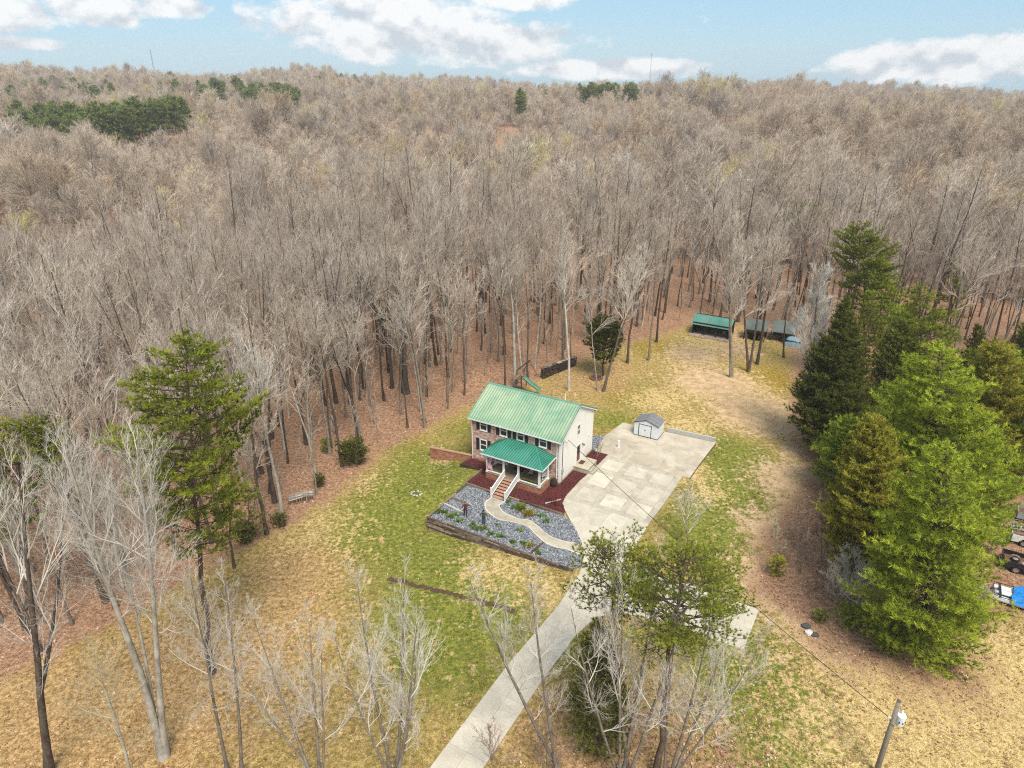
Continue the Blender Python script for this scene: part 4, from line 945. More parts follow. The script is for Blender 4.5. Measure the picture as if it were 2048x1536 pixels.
def build_house():
    h = atlocal(thing('house', 'two storey brick house with green metal roof and white gable end', 'house'))
    X0, X1, D, EV = -11.15, 0.0, 8.5, 5.62
    wins_up = [(-9.99, -9.1), (-7.4, -6.51), (-5.26, -4.37), (-2.51, -1.62)]; zu = (4.05, 5.38)
    wins_lo = [(-10.05, -9.16), (-7.4, -6.51), (-2.51, -1.62)]; zl = (1.5, 2.85)
    door = (-5.05, -4.1, .95, 3.0)
    holes = [(a, b, *zu) for a, b in wins_up] + [(a, b, *zl) for a, b in wins_lo] + [door]
    m = MB(); wall_xz(m, X0, X1 - .01, .25, EV, 0, .2, holes); m.build('front_wall', 'brick', h)
    m = MB(); m.box((X0 - .0, .02, -1.5), (X1 - .005, D - .02, .25)); m.build('foundation', 'foundation', h)
    m = MB(); m.box((X0, -.02, -1.5), (X1 - .01, .018, .248)); m.build('brick_skirt', 'brick_red', h)
    # gable wall with the side door and window; modelled along y
    RZ = 7.86
    m = MB(); ho = [(4.22, 5.08, .56, 2.62), (4.1, 4.86, 3.95, 5.28)]
    mm = MB(); wall_xz(mm, .21, D - .01, .25, EV, -.2, 0, ho)
    V = np.concatenate(mm.V); V = np.stack([-V[:, 1] - .2, V[:, 0], V[:, 2]], 1); m.add(V, [tuple(reversed(f)) for f in mm.F])
    m.add([(0, .21, EV), (0, D - .01, EV), (0, D / 2, RZ - .1), (-.2, .21, EV), (-.2, D - .01, EV), (-.2, D / 2, RZ - .1)], [(0, 1, 2), (5, 4, 3), (1, 4, 5, 2), (0, 2, 5, 3)])
    m.build('gable_wall', 'siding', h)
    m = MB(); m.box((X0, .21, .25), (X0 + .2, D - .01, EV)); m.add([(X0, .21, EV), (X0, D - .01, EV), (X0, D / 2, RZ - .1), (X0 + .2, .21, EV), (X0 + .2, D - .01, EV), (X0 + .2, D / 2, RZ - .1)], [(2, 1, 0), (3, 4, 5), (1, 2, 5, 4), (0, 3, 5, 2)]); m.build('left_wall', 'siding', h)
    m = MB(); m.box((X0 + .2, D - .2, .25), (X1 - .2, D - .012, EV)); m.build('rear_wall', 'siding', h)
    m = MB(); m.box((X0 + .2, .2, 3.25), (X1 - .2, D - .2, 3.4)); m.box((X0 + .2, .2, .8), (X1 - .2, D - .2, .95)); m.build('floors', 'porch_floor', h)
    # roof
    ov, ey = .26, .42; tan = (RZ - 5.62) / (D / 2); zr = RZ; ze = zr - (D / 2 + ey) * tan; Ls = math.hypot(D / 2 + ey, zr - ze); n = 12; w = (X1 - X0 + 2 * ov) / n; ang = math.atan(tan)
    rf = MB()
    rf.add([(X0 - ov + .03, -ey + .05, ze - .02), (X1 + ov - .03, -ey + .05, ze - .02), (X1 + ov - .03, D / 2, zr - .06), (X0 - ov + .03, D / 2, zr - .06), (X1 + ov - .03, D + ey - .05, ze - .02), (X0 - ov + .03, D + ey - .05, ze - .02),
            (X0 - ov + .03, -ey + .05, ze - .1), (X1 + ov - .03, -ey + .05, ze - .1), (X1 + ov - .03, D / 2, zr - .16), (X0 - ov + .03, D / 2, zr - .16), (X1 + ov - .03, D + ey - .05, ze - .1), (X0 - ov + .03, D + ey - .05, ze - .1)],
           [(0, 1, 2, 3), (3, 2, 4, 5), (7, 6, 9, 8), (8, 9, 11, 10), (1, 7, 8, 2), (2, 8, 10, 4), (6, 0, 3, 9), (9, 3, 5, 11), (0, 6, 7, 1), (4, 10, 11, 5)])
    roof = rf.build('roof', 'white_paint', h)
    me = roof_panel(w, Ls, 3).mesh('roof_panel', ['roof_green', 'roof_rib_shade'])
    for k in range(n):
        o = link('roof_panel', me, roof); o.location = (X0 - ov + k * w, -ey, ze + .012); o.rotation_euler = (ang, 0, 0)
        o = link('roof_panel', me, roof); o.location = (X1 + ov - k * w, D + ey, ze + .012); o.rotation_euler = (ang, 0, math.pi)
    m = MB(); 
    for sg in (-1, 1): m.add([(X0 - ov - .02, D / 2, zr + .075), (X1 + ov + .02, D / 2, zr + .075), (X1 + ov + .02, D / 2 + sg * .17, zr + .055 - .17 * tan), (X0 - ov - .02, D / 2 + sg * .17, zr + .055 - .17 * tan)], [(0, 1, 2, 3) if sg < 0 else (3, 2, 1, 0)])
    m.build('ridge_cap', 'roof_barn', roof)
    for xx in (X0 - ov - .012, X1 + ov + .012):
        m = MB()
        for sg in (-1, 1):
            y0 = D / 2 + sg * (D / 2 + ey); m.bar((xx, y0, ze + .0), (xx, D / 2, zr + .0), .035, .15)
        m.build('rake_trim', 'roof_barn', roof)
        m = MB()
        for sg in (-1, 1):
            y0 = D / 2 + sg * (D / 2 + ey - .06); m.bar((xx - .02 * (1 if xx > -5 else -1), y0, ze - .14), (xx - .02 * (1 if xx > -5 else -1), D / 2, zr - .14), .03, .13)
        m.build('rake_board', 'white_paint', roof)
    for yy in (-ey + .02, D + ey - .02):
        m = MB(); m.box((X0 - ov, yy - .055, ze - .16), (X1 + ov, yy + .055, ze - .02)); m.build('gutter', 'white_paint', roof)
        y2 = 0.0 if yy < 0 else D; m = MB(); m.box((X0 - ov, min(yy, y2) + .06, ze - .17), (X1 + ov, max(yy, y2) - .005, ze - .14)); m.build('soffit', 'white_paint', roof)
    m = MB(); m.lathe([(.055, 0), (.055, 1.0)], 10, (-2.3, 5.6, 7.0)); m.build('vent_pipe', 'pipe_white', roof)
    # windows
    def window(x0, x1, z0, z1, front=True):
        def P(a, b, c): return (a, b, c) if front else (-b, a, c)          # front: x along, y out is negative
        def bx(m, a, b):
            p, q = P(*a), P(*b); m.box(tuple(min(i, j) for i, j in zip(p, q)), tuple(max(i, j) for i, j in zip(p, q)))
        e = .075 if front else .06; m = MB(); y0 = -.035; y1 = .05
        bx(m, (x0 - .02, y0, z0 - .03), (x0 + e, y1, z1 + .02)); bx(m, (x1 - e, y0, z0 - .03), (x1 + .02, y1, z1 + .02))
        bx(m, (x0 + e, y0, z1 - e), (x1 - e, y1, z1 + .02)); bx(m, (x0 + e, y0, z0 - .03), (x1 - e, y1, z0 + e)); zm = (z0 + z1) / 2
        bx(m, (x0 + e, y0 + .015, zm - .035), (x1 - e, y1, zm + .035))
        if front: bx(m, (x0 - .06, y0 - .04, z0 - .09), (x1 + .06, y1 - .03, z0 - .03))
        o = m.build('window', 'white_paint' if front else 'white_paint', h)
        for a, b in ((z0 + e, zm - .035), (zm + .035, z1 - e)):
            g = MB(); bx(g, (x0 + e, y1 - .03, a), (x1 - e, y1 - .012, b)); g.build('pane', 'glass', o)
            if not front:
                b2 = MB(); bx(b2, ((x0 + x1) / 2 - .012, y1 - .04, a), ((x0 + x1) / 2 + .012, y1 - .031, b)); b2.build('muntin', 'white_paint', o)
        cu = MB(); bx(cu, (x0 + e, .12, zm + .1), (x1 - e, .13, z1 - e)); cu.build('blind', 'cream', o)
        return o
    for a, b in wins_up: window(a, b, *zu)
    for a, b in wins_lo: window(a, b, *zl)
    window(4.1, 4.86, 3.95, 5.28, False)
    def shutter(x, z0, z1):
        m = MB(); w_ = .4; m.box((x, -.03, z0), (x + .05, -.004, z1)); m.box((x + w_ - .05, -.03, z0), (x + w_, -.004, z1))
        for zz in (z0, (z0 + z1) / 2 - .04, z1 - .08): m.box((x + .05, -.03, zz), (x + w_ - .05, -.004, zz + .08))
        k = z0 + .1
        while k < z1 - .1: m.add([(x + .05, -.026, k), (x + w_ - .05, -.026, k), (x + w_ - .05, -.006, k + .05), (x + .05, -.006, k + .05)], [(0, 1, 2, 3)]); k += .055
        m.build('shutter', 'shutter_black', h)
    for a, b in wins_up: shutter(a - .5, zu[0] - .06, zu[1] + .06); shutter(b + .1, zu[0] - .06, zu[1] + .06)
    for a, b in wins_lo: shutter(a - .5, zl[0] - .06, zl[1] + .06); shutter(b + .1, zl[0] - .06, zl[1] + .06)
    # front door
    m = MB(); a, b, z0, z1 = door; m.box((a, .02, z0), (a + .09, .12, z1)); m.box((b - .09, .02, z0), (b, .12, z1)); m.box((a + .09, .02, z1 - .09), (b - .09, .12, z1)); fr = m.build('front_door', 'white_paint', h)
    m = MB(); m.box((a + .09, .06, z0), (b - .09, .1, z1 - .09)); m.box((a + .2, .045, z0 + .2), (b - .2, .06, z0 + .9)); m.box((a + .2, .045, z0 + 1.05), (b - .2, .06, z1 - .25)); m.build('door_leaf', 'red_door', fr)
    m = MB(); m.lathe([(.035, 0), (.035, .05)], 8, (b - .16, .0, z0 + 1.0)); m.build('door_knob', 'galv', fr)
    # side door
    m = MB(); m.box((-.05, 4.1, .56), (.035, 4.22, 2.74)); m.box((-.05, 5.08, .56), (.035, 5.2, 2.74)); m.box((-.05, 4.22, 2.62), (.035, 5.08, 2.74)); fr = m.build('side_door', 'white_paint', h)
    m = MB(); m.box((-.07, 4.22, .56), (-.03, 5.08, 2.62)); m.box((-.03, 4.34, .7), (-.018, 4.96, 1.4)); m.build('door_leaf', 'red_door', fr)
    m = MB(); m.box((-.03, 4.34, 1.55), (-.02, 4.96, 2.48)); m.build('pane', 'glass', fr)
    m = MB(); m.lathe([(.03, 0), (.045, .05), (.03, .1)], 8, (-.01, 4.31, 1.5)); m.build('door_knob', 'galv', fr)
    m = MB(); m.box((0.002, 5.62, 2.2), (.05, 5.74, 2.36)); m.bar((.04, 5.68, 2.3), (.2, 5.68, 2.36), .03); m.lathe([(.02, .16), (.085, .1), (.085, -.06), (.05, -.1)], 8, (.2, 5.68, 2.22)); m.build('wall_lamp', 'trim_black', h)
    m = MB(); m.box((.002, 7.2, 2.55), (.07, 7.42, 2.8)); m.build('wall_vent', 'white_paint', h)
    # electric service: meter, conduit, weatherhead
    m = MB(); m.box((.002, .38, 1.25), (.15, .66, 1.75)); m.lathe([(.09, 0), (.09, .1)], 10, (.19, .52, 1.45)); m.build('meter_box', 'galv', h)
    m = MB(); m.tube([(.05, .52, 1.75), (.05, .52, 4.5), (.06, .52, 5.0), (.13, .53, 5.1), (.2, .55, 5.0)], .03, 6); m.tube([(.05, .52, .2), (.05, .52, 1.25)], .03, 6); m.build('conduit', 'dark_metal', h)
    m = MB(); m.tube([(.2, .55, 5.0), (.26, .8, 4.78), (.3, 1.15, 4.74), (.2, 1.45, 4.85)], .012, 4); m.tube([(.05, 1.0, 5.0), (.22, .85, 4.75), (.25, 1.2, 4.68), (.2, 1.45, 4.85)], .012, 4); m.build('service_loop', 'cable', h)
    # corner boards and downspouts
    m = MB(); m.box((-.002, -.012, .25), (.03, .3, EV)); m.box((-.18, -.03, .25), (.03, -.012, EV)); m.build('corner_board', 'white_paint', h)
    for xx, zz in ((-.36, .62), (-11.05, -.6)):
        m = MB(); m.tube([(xx, -.36, ze - .15), (xx, -.34, ze - .22), (xx, -.08, ze - .5), (xx, -.08, zz + .2), (xx, -.16, zz + .02), (xx, -.34, zz)], .05, 6); m.build('downspout', 'white_paint', h)
    m = MB(); m.box((-.05, .31, .0), (.012, D, .24)); m.build('base_trim', 'foundation', h)
    # porch
    PX0, PX1, PY, PF = -7.45, -.78, -3.0, .95
    m = MB(); wall_xz(m, PX0, PX1, -.3, PF - .06, PY, PY + .2, []); pb = m.build('porch_base', 'brick_red', h)
    for a_, b_ in ((PX0 - .003, PX0 + .2), (PX1 - .2, PX1 + .003)): m = MB(); m.box((a_, PY + .2, -.3), (b_, -.03, PF - .06)); m.build('porch_side', 'brick_red_side', pb)
    m = MB(); m.box((PX0 - .03, PY - .03, PF - .06), (PX1 + .03, -.035, PF)); m.build('porch_deck', 'porch_floor', pb)
    posts = [(-7.3, PY + .12), (-5.22, PY + .12), (-3.42, PY + .12), (-.93, PY + .12), (-.93, -.95), (-7.3, -.95)]
    for x, y in posts:
        m = MB(); m.box((x - .1, y - .1, PF), (x + .1, y + .1, 3.3)); m.box((x - .13, y - .13, PF + .001), (x + .13, y + .13, PF + .14)); m.box((x - .13, y - .13, 3.2), (x + .13, y + .13, 3.305)); m.build('porch_post', 'white_paint', h)
    for a, b in ((posts[0], posts[1]), (posts[2], posts[3]), (posts[3], posts[4]), (posts[0], posts[5])):
        m = MB(); m.bar((*a, PF + .16), (*b, PF + .16), .1, .12); m.build('bottom_rail', 'white_paint', h)
    # porch hip roof
    E0, E1, EY, Z0, Z1 = PX0 - .38, PX1 + .45, PY - .36, 3.36, 3.98; T0, T1 = -6.15, -3.0
    m = MB(); m.box((E0 + .1, EY + .1, Z0 - .16), (E1 - .1, -.012, Z0 - .035)); pr = m.build('porch_roof', 'white_paint', h)
    def slope_panel(poly, ax, nm='roof_panel'):
        mb = MB(); mb.add(poly, [tuple(range(len(poly)))]); return mb.build(nm, 'roof_teal', pr)
    def hip_face(P, along, ribdir, lo, hi, step):
        """P: 3 or 4 corners of one face; cut into sheets of width step along the eave, each with a standing rib"""
        nrm = Vector(np.cross(np.array(P[1]) - np.array(P[0]), np.array(P[2]) - np.array(P[0]))).normalized()
        if nrm.z < 0: nrm = -nrm
        zat = lambda x, y: P[0][2] - (nrm.x * (x - P[0][0]) + nrm.y * (y - P[0][1])) / nrm.z
        poly = [(p[0], p[1]) for p in P]; k = lo
        while k < hi - 1e-3:
            q = clip_cell(poly, k, k + step, -99, 99) if along == 0 else clip_cell(poly, -99, 99, k, k + step)
            if len(q) >= 3 and area(q) > .004:
                mb = MB(); n_ = len(q)
                mb.add([(x, y, zat(x, y)) for x, y in q] + [(x, y, zat(x, y) - .03) for x, y in q], [tuple(range(n_)), tuple(range(2 * n_ - 1, n_ - 1, -1))] + [(n_ + i, n_ + (i + 1) % n_, (i + 1) % n_, i) for i in range(n_)])
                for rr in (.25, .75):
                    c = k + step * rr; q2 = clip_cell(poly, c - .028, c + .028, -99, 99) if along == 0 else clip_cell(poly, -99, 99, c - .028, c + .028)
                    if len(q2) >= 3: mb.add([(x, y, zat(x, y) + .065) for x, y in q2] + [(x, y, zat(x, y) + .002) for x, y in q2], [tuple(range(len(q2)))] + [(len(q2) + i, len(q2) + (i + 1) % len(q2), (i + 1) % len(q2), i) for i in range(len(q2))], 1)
                o_ = mb.build('roof_panel', ['roof_teal', 'porch_rib'], pr)  # porch_rib: darker green, rib shading painted into the colour
                bm = bmesh.new(); bm.from_mesh(o_.data); bmesh.ops.recalc_face_normals(bm, faces=bm.faces); bm.to_mesh(o_.data); bm.free()
            k += step
    hip_face([(E0, EY, Z0), (E1, EY, Z0), (T1, -.02, Z1), (T0, -.02, Z1)], 0, 1, E0, E1, .56)
    hip_face([(E1, EY, Z0), (E1 - .12, -.02, Z0 + .02), (T1, -.02, Z1)], 1, 0, EY, -.02, .56)
    hip_face([(E0, EY, Z0), (T0, -.02, Z1), (E0 + .12, -.02, Z0 + .02)], 1, 0, EY, -.02, .56)
    for a, b in (((E1, EY, Z0 + .02), (T1, -.03, Z1 + .03)), ((E0, EY, Z0 + .02), (T0, -.03, Z1 + .03)), ((T0, -.045, Z1 + .03), (T1, -.045, Z1 + .03))):
        m = MB(); m.bar(a, b, .17, .05); m.build('hip_cap', 'roof_teal', pr)
    m = MB()
    for a, b in (((E0, EY), (E1, EY)), ((E1, EY), (E1 - .1, -.05)), ((E0, EY), (E0 + .1, -.05))): m.bar((*a, Z0 - .08), (*b, Z0 - .08), .05, .14)
    m.build('fascia', 'white_paint', pr)
    # front steps
    sx0, sx1 = -5.0, -3.42; N_ = 7; run = 2.62 / N_; rise = PF / (N_ + .0)
    m = MB(); m.add([(sx0 + .06, PY - .02, -.3), (sx0 + .06, PY - 2.55, -.3), (sx0 + .06, PY - .02, PF - .2)], [(0, 1, 2)]); 
    st = MB()
    P = [(PY - .005, -.3)]
    for k in range(N_): P += [(PY - .005 - run * k, PF - .05 - rise * k), (PY - .005 - run * (k + 1), PF - .05 - rise * k)]
    P.append((PY - .005 - run * N_, -.3))
    nP = len(P); st.add([(sx0 + .02, y, z) for y, z in P] + [(sx1 - .02, y, z) for y, z in P], [tuple(range(nP)), tuple(range(2 * nP - 1, nP - 1, -1))] + [(i, nP + i, nP + (i + 1) % nP, (i + 1) % nP) for i in range(nP)])
    so = st.build('front_steps', 'brick_riser', h)
    for k in range(N_):
        m = MB(); y1 = PY - .008 - run * k; m.box((sx0, y1 - run - .04, PF - .05 - rise * k + .003), (sx1, y1 - .07, PF - rise * k - .012)); m.build('tread', 'brick_step', so)
    for x in (sx0 - .04, sx1 + .04):
        m = MB(); y0, z0, y1, z1 = PY - .03, PF, PY - 2.72, .02
        for dz, s_ in ((.98, .09), (.2, .07)): m.bar((x, y0, z0 + dz), (x, y1, z1 + dz - .0), s_ * 1.1, s_)
        m.box((x - .07, y1 - .1, z1 - .05), (x + .07, y1 + .04, z1 + 1.12)); m.box((x - .09, y1 - .12, z1 + 1.12), (x + .09, y1 + .06, z1 + 1.16))
        for k in range(1, 18):
            t = k / 18; yy = y0 + (y1 - y0) * t; zz = z0 + (z1 - z0) * t; m.box((x - .02, yy - .03, zz + .2), (x + .02, yy + .03, zz + .96))
        m.build('stair_rail', 'white_paint', h)
    # side stoop
    m = MB(); m.box((.02, 3.5, -.2), (1.72, 5.92, .5)); sp = m.build('side_stoop', 'concrete_stoop', h)
    m = MB(); m.box((-.03 + .05, 3.46, .5), (1.76, 5.96, .56)); m.build('stoop_cap', 'concrete_path', sp)
    for k in range(2): m = MB(); m.box((1.762 + .3 * k, 3.65, -.1), (1.762 + .3 * (k + 1), 4.85, .38 - .18 * k)); m.build('step', 'concrete_stoop', sp)
    return h
HOUSE = build_house()

# ------------------------------------------------------------------ things round the house
def L2(o): return atlocal(o)
def site(name, label, cat, u, v, z=0.0, rz=0.0, group=None):
    p = UV(u, v, z); return thing(name, label, cat, p, HA + rz, group)
def build_porch_things():
    PF = .95
    # rocking chairs and bench
    def chair(u, v, rz, label, mat='white_paint', cm='cream'):
        t = site('porch_chair', label, 'chair', u, v, PF, rz)
        m = MB(); m.box((-.27, -.25, .38), (.27, .25, .43)); m.build('seat', mat, t)
        m = MB()
        for k in range(5): m.bar((-.22 + .11 * k, .24, .42), (-.22 + .11 * k, .38, 1.12), .06, .02)
        m.bar((-.27, .38, 1.12), (.27, .38, 1.12), .05, .1); m.build('backrest', mat, t)
        for x in (-.26, .26):
            for y in (-.22, .22): m = MB(); m.bar((x, y, .05), (x, y, .64 if y < 0 else .45), .05); m.build('leg', mat, t)
            m = MB(); m.bar((x, -.3, .66), (x, .3, .66), .08, .03); m.build('armrest', mat, t)
            m = MB(); m.tube([(x, -.42, .09), (x, -.2, .03), (x, .15, .03), (x, .5, .12)], .025, 5); m.build('rocker', mat, t)
        m = MB(); m.box((-.24, -.23, .43), (.24, .22, .52)); m.bar((0, .22, .52), (0, .33, 1.0), .42, .08); m.build('cushion', cm, t)
    chair(-2.75, -1.3, .25, 'rocking chair with cream cushion near the middle of the porch', 'play_wood')
    chair(-1.5, -1.15, -.3, 'white rocking chair at the right end of the porch')
    t = site('porch_bench', 'cream cushioned bench at the left end of the porch behind the flag', 'bench', -6.55, -1.0, PF, .1)
    m = MB(); m.box((-.75, -.28, .36), (.75, .28, .42)); m.build('seat', 'white_paint', t)
    m = MB(); m.bar((-.75, .3, .7), (.75, .3, .7), .05, .5); m.build('backrest', 'white_paint', t)
    for x in (-.7, .7):
        for y in (-.24, .24): m = MB(); m.bar((x, y, 0), (x, y, .62), .06); m.build('leg', 'white_paint', t)
        m = MB(); m.bar((x, -.3, .63), (x, .3, .63), .07, .04); m.build('armrest', 'white_paint', t)
    for x in (-.37, .37): m = MB(); m.box((x - .35, -.26, .42), (x + .35, .24, .52)); m.build('cushion', 'cream', t)
    for x in (-.5, .3): m = MB(); m.bar((x, .12, .56), (x, .24, .9), .42, .12); m.build('pillow', 'flag_white', t)
    t = site('door_mat', 'dark brown door mat on the porch before the front door', 'mat', -4.58, -.75, PF + .005); m = MB(); m.box((-.55, -.35, 0), (.55, .35, .02)); m.build('mat', 'mat_brown', t); m = MB(); m.box((-.6, -.4, 0), (.6, .4, .012)); m.build('border', 'trim_black', t)
    t = site('door_mat', 'brown door mat on the concrete stoop before the side door', 'mat', .5, 4.65, .562, math.pi / 2); m = MB(); m.box((-.4, -.25, 0), (.4, .25, .018)); m.build('mat', 'mat_brown', t); m = MB(); m.box((-.43, -.28, 0), (.43, .28, .01)); m.build('border', 'bed_rust', t)
    # flag hung on a pole from the second post
    t = site('flag', 'red white and blue flag hanging between the left porch posts', 'flag', -6.95, -2.88, PF)
    m = MB(); m.tube([(.2, .12, 1.35), (-.25, -.28, 2.05)], .016, 6); m.lathe([(.0, 0), (.03, .03), (0, .06)], 8, (-.25, -.28, 2.05)); m.build('flag_pole', 'white_paint', t)
    m = MB(); nx, nz = 26, 16
    def fp(i, j):
        s = i / nx; w_ = j / nz; a = Vector((-.23, -.26, 2.0)); b = Vector((.12, .05, 1.45)); p = a + (b - a) * w_
        return (p.x + .07 * math.sin(s * 6 + w_ * 3) + s * .12, p.y + .06 * math.cos(s * 5 + w_ * 4), p.z - s * 1.32)
    V = [fp(i, j) for i in range(nx + 1) for j in range(nz + 1)]
    F, MI = [], []
    for i in range(nx):
        for j in range(nz):
            F.append((i * (nz + 1) + j, i * (nz + 1) + j + 1, (i + 1) * (nz + 1) + j + 1, (i + 1) * (nz + 1) + j))
            canton = i < 10 and j < 9; MI.append(2 if canton and not ((i % 3 == 1) and (j % 3 == 1)) else (1 if canton else ((j * 13 // nz) % 2)))
    m.add(V, F); m.M = MI; m.build('cloth', ['flag_red', 'flag_white', 'flag_blue'], t)
    # flower box under the right porch rail
    t = site('flower_box', 'narrow box of yellow flowers along the right porch rail', 'planter', -2.15, -2.66, PF); m = MB(); m.box((-1.0, -.1, 0), (1.0, .1, .18)); m.build('box', 'trim_black', t)
    rng = np.random.default_rng(8); C = np.stack([rng.uniform(-.95, .95, 60), rng.uniform(-.08, .08, 60), rng.uniform(.18, .3, 60)], 1)
    m = MB(); m.tufts(C, np.repeat([[0, 0, 1.]], 60, 0), .12, .04, 7, rng); m.build('leaves', 'leaf_green', t); m = MB(); m.tufts(C[:26] + [0, 0, .1], np.repeat([[0, 0, 1.]], 26, 0), .07, .05, 6, rng, 1.0); m.build('flowers', 'leaf_yellow', t)
    # rain barrel
    t = site('rain_barrel', 'dark wooden rain barrel under the right downspout', 'barrel', -.36, -.62, .04)
    prof = [(.26, 0), (.30, .12), (.335, .3), (.35, .46), (.335, .62), (.30, .8), (.26, .92)]; m = MB(); m.lathe(prof, 20); m.build('staves', 'barrel_wood', t)
    for z in (.08, .27, .64, .83):
        r_ = np.interp(z, [p[1] for p in prof], [p[0] for p in prof]) + .006; m = MB(); m.lathe([(r_, z - .025), (r_ + .002, z + .025)], 20); m.build('hoop', 'iron', t)
    m = MB(); m.lathe([(.24, .915), (.24, .935)], 16); m.build('lid', 'timber_dark', t)
    # brick garden wall
    t = site('garden_wall', 'red brick garden wall running left from the house corner', 'wall', -11.2, .02, 0, math.radians(9))
    m = MB(); m.box((-4.85, -.14, -1.7), (-.02, .14, .32)); m.build('wall_face', 'brick_red', t); m = MB(); m.box((-4.9, -.18, .32), (-.02, .18, .40)); m.build('coping', 'brick_step', t)
    m = MB(); m.box((-5.3, -.24, -1.8), (-4.86, .24, .36)); m.build('end_pier', 'brick_red', t); m = MB(); m.box((-5.34, -.28, .36), (-4.85, .28, .45)); m.build('pier_cap', 'brick_step', t)
    # vent pipe on the pad
    t = site('standpipe', 'short white pipe standing on the upper concrete pad', 'pipe', 2.42, 10.8, .028); m = MB(); m.lathe([(.11, 0), (.11, .72)], 12); m.build('pipe', 'pipe_white', t); m = MB(); m.lathe([(.135, .72), (.135, .86), (.1, .9)], 12); m.build('cap', 'pipe_white', t)
build_porch_things()

def build_shed():
    t = site('storage_shed', 'small white metal shed with grey roof on the concrete pad', 'shed', 2.8, 14.75, .028)
    W, D, E, Rg = 3.0, 2.25, 1.75, 2.3
    dx0, dx1 = .62, 2.15
    m = MB(); wall_xz(m, 0, W, .08, E, 0, .04, [(dx0, dx1, .08, 1.62)]); m.add([(0, 0, E), (W, 0, E), (W / 2, 0, Rg), (0, .04, E), (W, .04, E), (W / 2, .04, Rg)], [(0, 1, 2), (5, 4, 3)])
    k = .1
    while k < W - .05:
        if not dx0 - .06 < k < dx1 + .02: m.box((k, -.014, .1), (k + .045, -.001, E - .03))
        k += .19
    m.build('front_wall', 'white_metal', t)
    m = MB(); m.box((W - .04, .041, .08), (W, D - .04, E)); k = .15
    while k < D - .1: m.box((W + .001, k, .1), (W + .014, k + .05, E - .02)); k += .2
    m.build('right_wall', 'white_metal', t)
    m = MB(); m.box((0, .041, .08), (.04, D - .04, E)); m.build('left_wall', 'white_metal', t)
    m = MB(); m.box((0, D - .04, .08), (W, D, E)); m.add([(0, D, E), (W, D, E), (W / 2, D, Rg), (0, D - .04, E), (W, D - .04, E), (W / 2, D - .04, Rg)], [(2, 1, 0), (3, 4, 5)]); m.build('rear_wall', 'white_metal', t)
    m = MB(); m.box((-.03, -.03, 0), (W + .03, D + .03, .08)); m.build('base_rail', 'dark_metal', t)
    L = math.hypot(W / 2 + .12, Rg - E + .05)
    a = math.atan2(Rg - E, W / 2)
    rf = MB(); rf.bar((W / 2, -.07, Rg + .035), (W / 2, D + .07, Rg + .035), .16, .03); ro = rf.build('roof', 'grey_roof', t)
    for sg in (-1, 1):
        for k in range(3):
            y0 = -.06 + k * (D + .12) / 3; y1 = y0 + (D + .12) / 3 - .008; m = MB(); xe = W / 2 + sg * (W / 2 + .1); ze = Rg - (W / 2 + .1) * math.tan(a)
            P = [(xe, y0), (xe, y1), (W / 2, y1), (W / 2, y0)]; zz = [ze, ze, Rg, Rg]
            m.add([(x, y, z + .022) for (x, y), z in zip(P, zz)] + [(x, y, z) for (x, y), z in zip(P, zz)], [(0, 1, 2, 3) if sg > 0 else (3, 2, 1, 0), (0, 4, 5, 1), (1, 5, 6, 2), (3, 7, 4, 0)]); m.bar((xe, y0 + .03, ze + .03), (W / 2, y0 + .03, Rg + .03), .04, .03); m.build('roof_panel', 'grey_roof', ro)
        m = MB(); m.bar((W / 2 + sg * (W / 2 + .1), -.075, Rg - (W / 2 + .1) * math.tan(a)), (W / 2, -.075, Rg + .01), .03, .06); m.build('roof_trim', 'dark_metal', ro)
    for k, (x0, x1) in enumerate(((dx0 + .03, (dx0 + dx1) / 2 - .006), ((dx0 + dx1) / 2 + .006, dx1 - .03))):
        m = MB(); m.box((x0, -.012, .1), (x1, .012, 1.6)); o = m.build('door', 'white_metal', t); c = (x1 - .06) if k == 0 else (x0 + .06); m = MB(); m.box((c - .02, -.035, .85), (c + .02, -.013, 1.0)); m.build('handle', 'trim_black', o)
        m = MB(); m.box((x0 + .12, -.018, .25), (x1 - .12, -.0125, 1.45)); m.build('door_panel', 'white_metal', o)
    m = MB(); m.box((dx0 - .05, -.03, .08), (dx0 + .025, .0, 1.68)); m.box((dx1 - .025, -.03, .08), (dx1 + .05, .0, 1.68)); m.box((dx0 + .026, -.03, 1.605), (dx1 - .026, .0, 1.66)); m.build('door_frame', 'trim_black', t)
    # block wall behind the pad
    w = site('block_wall', 'low grey concrete block wall along the back of the upper pad', 'wall', 6.15, 17.45, 0, math.radians(3.4)); me = MB(); me.box((0, 0, 0), (.385, .2, .19)); me = me.mesh('block', 'block'); n = 15
    rng = np.random.default_rng(2)
    for r in range(3):
        for k in range(n - (1 if r % 2 else 0)):
            o = link('block', me, w); o.location = (k * .395 + (.2 if r % 2 else 0), rng.normal(0, .008), -.02 + r * .2 + 0); o.rotation_euler = (0, 0, rng.normal(0, .01))
    m = MB()
    # wooden edge board on the right side of the pad
    e = L2(thing('edge_boards', 'rusty brown edging along the right side of the upper pad', 'border'))
    for a, b in (((12.16, 17.6), (11.92, 12.4)), ((11.9, 12.35), (11.78, 8.4))): m = MB(); m.bar((*a, -.08), (*b, -.08), .05, .26); m.build('board', 'bed_rust', e)
build_shed()
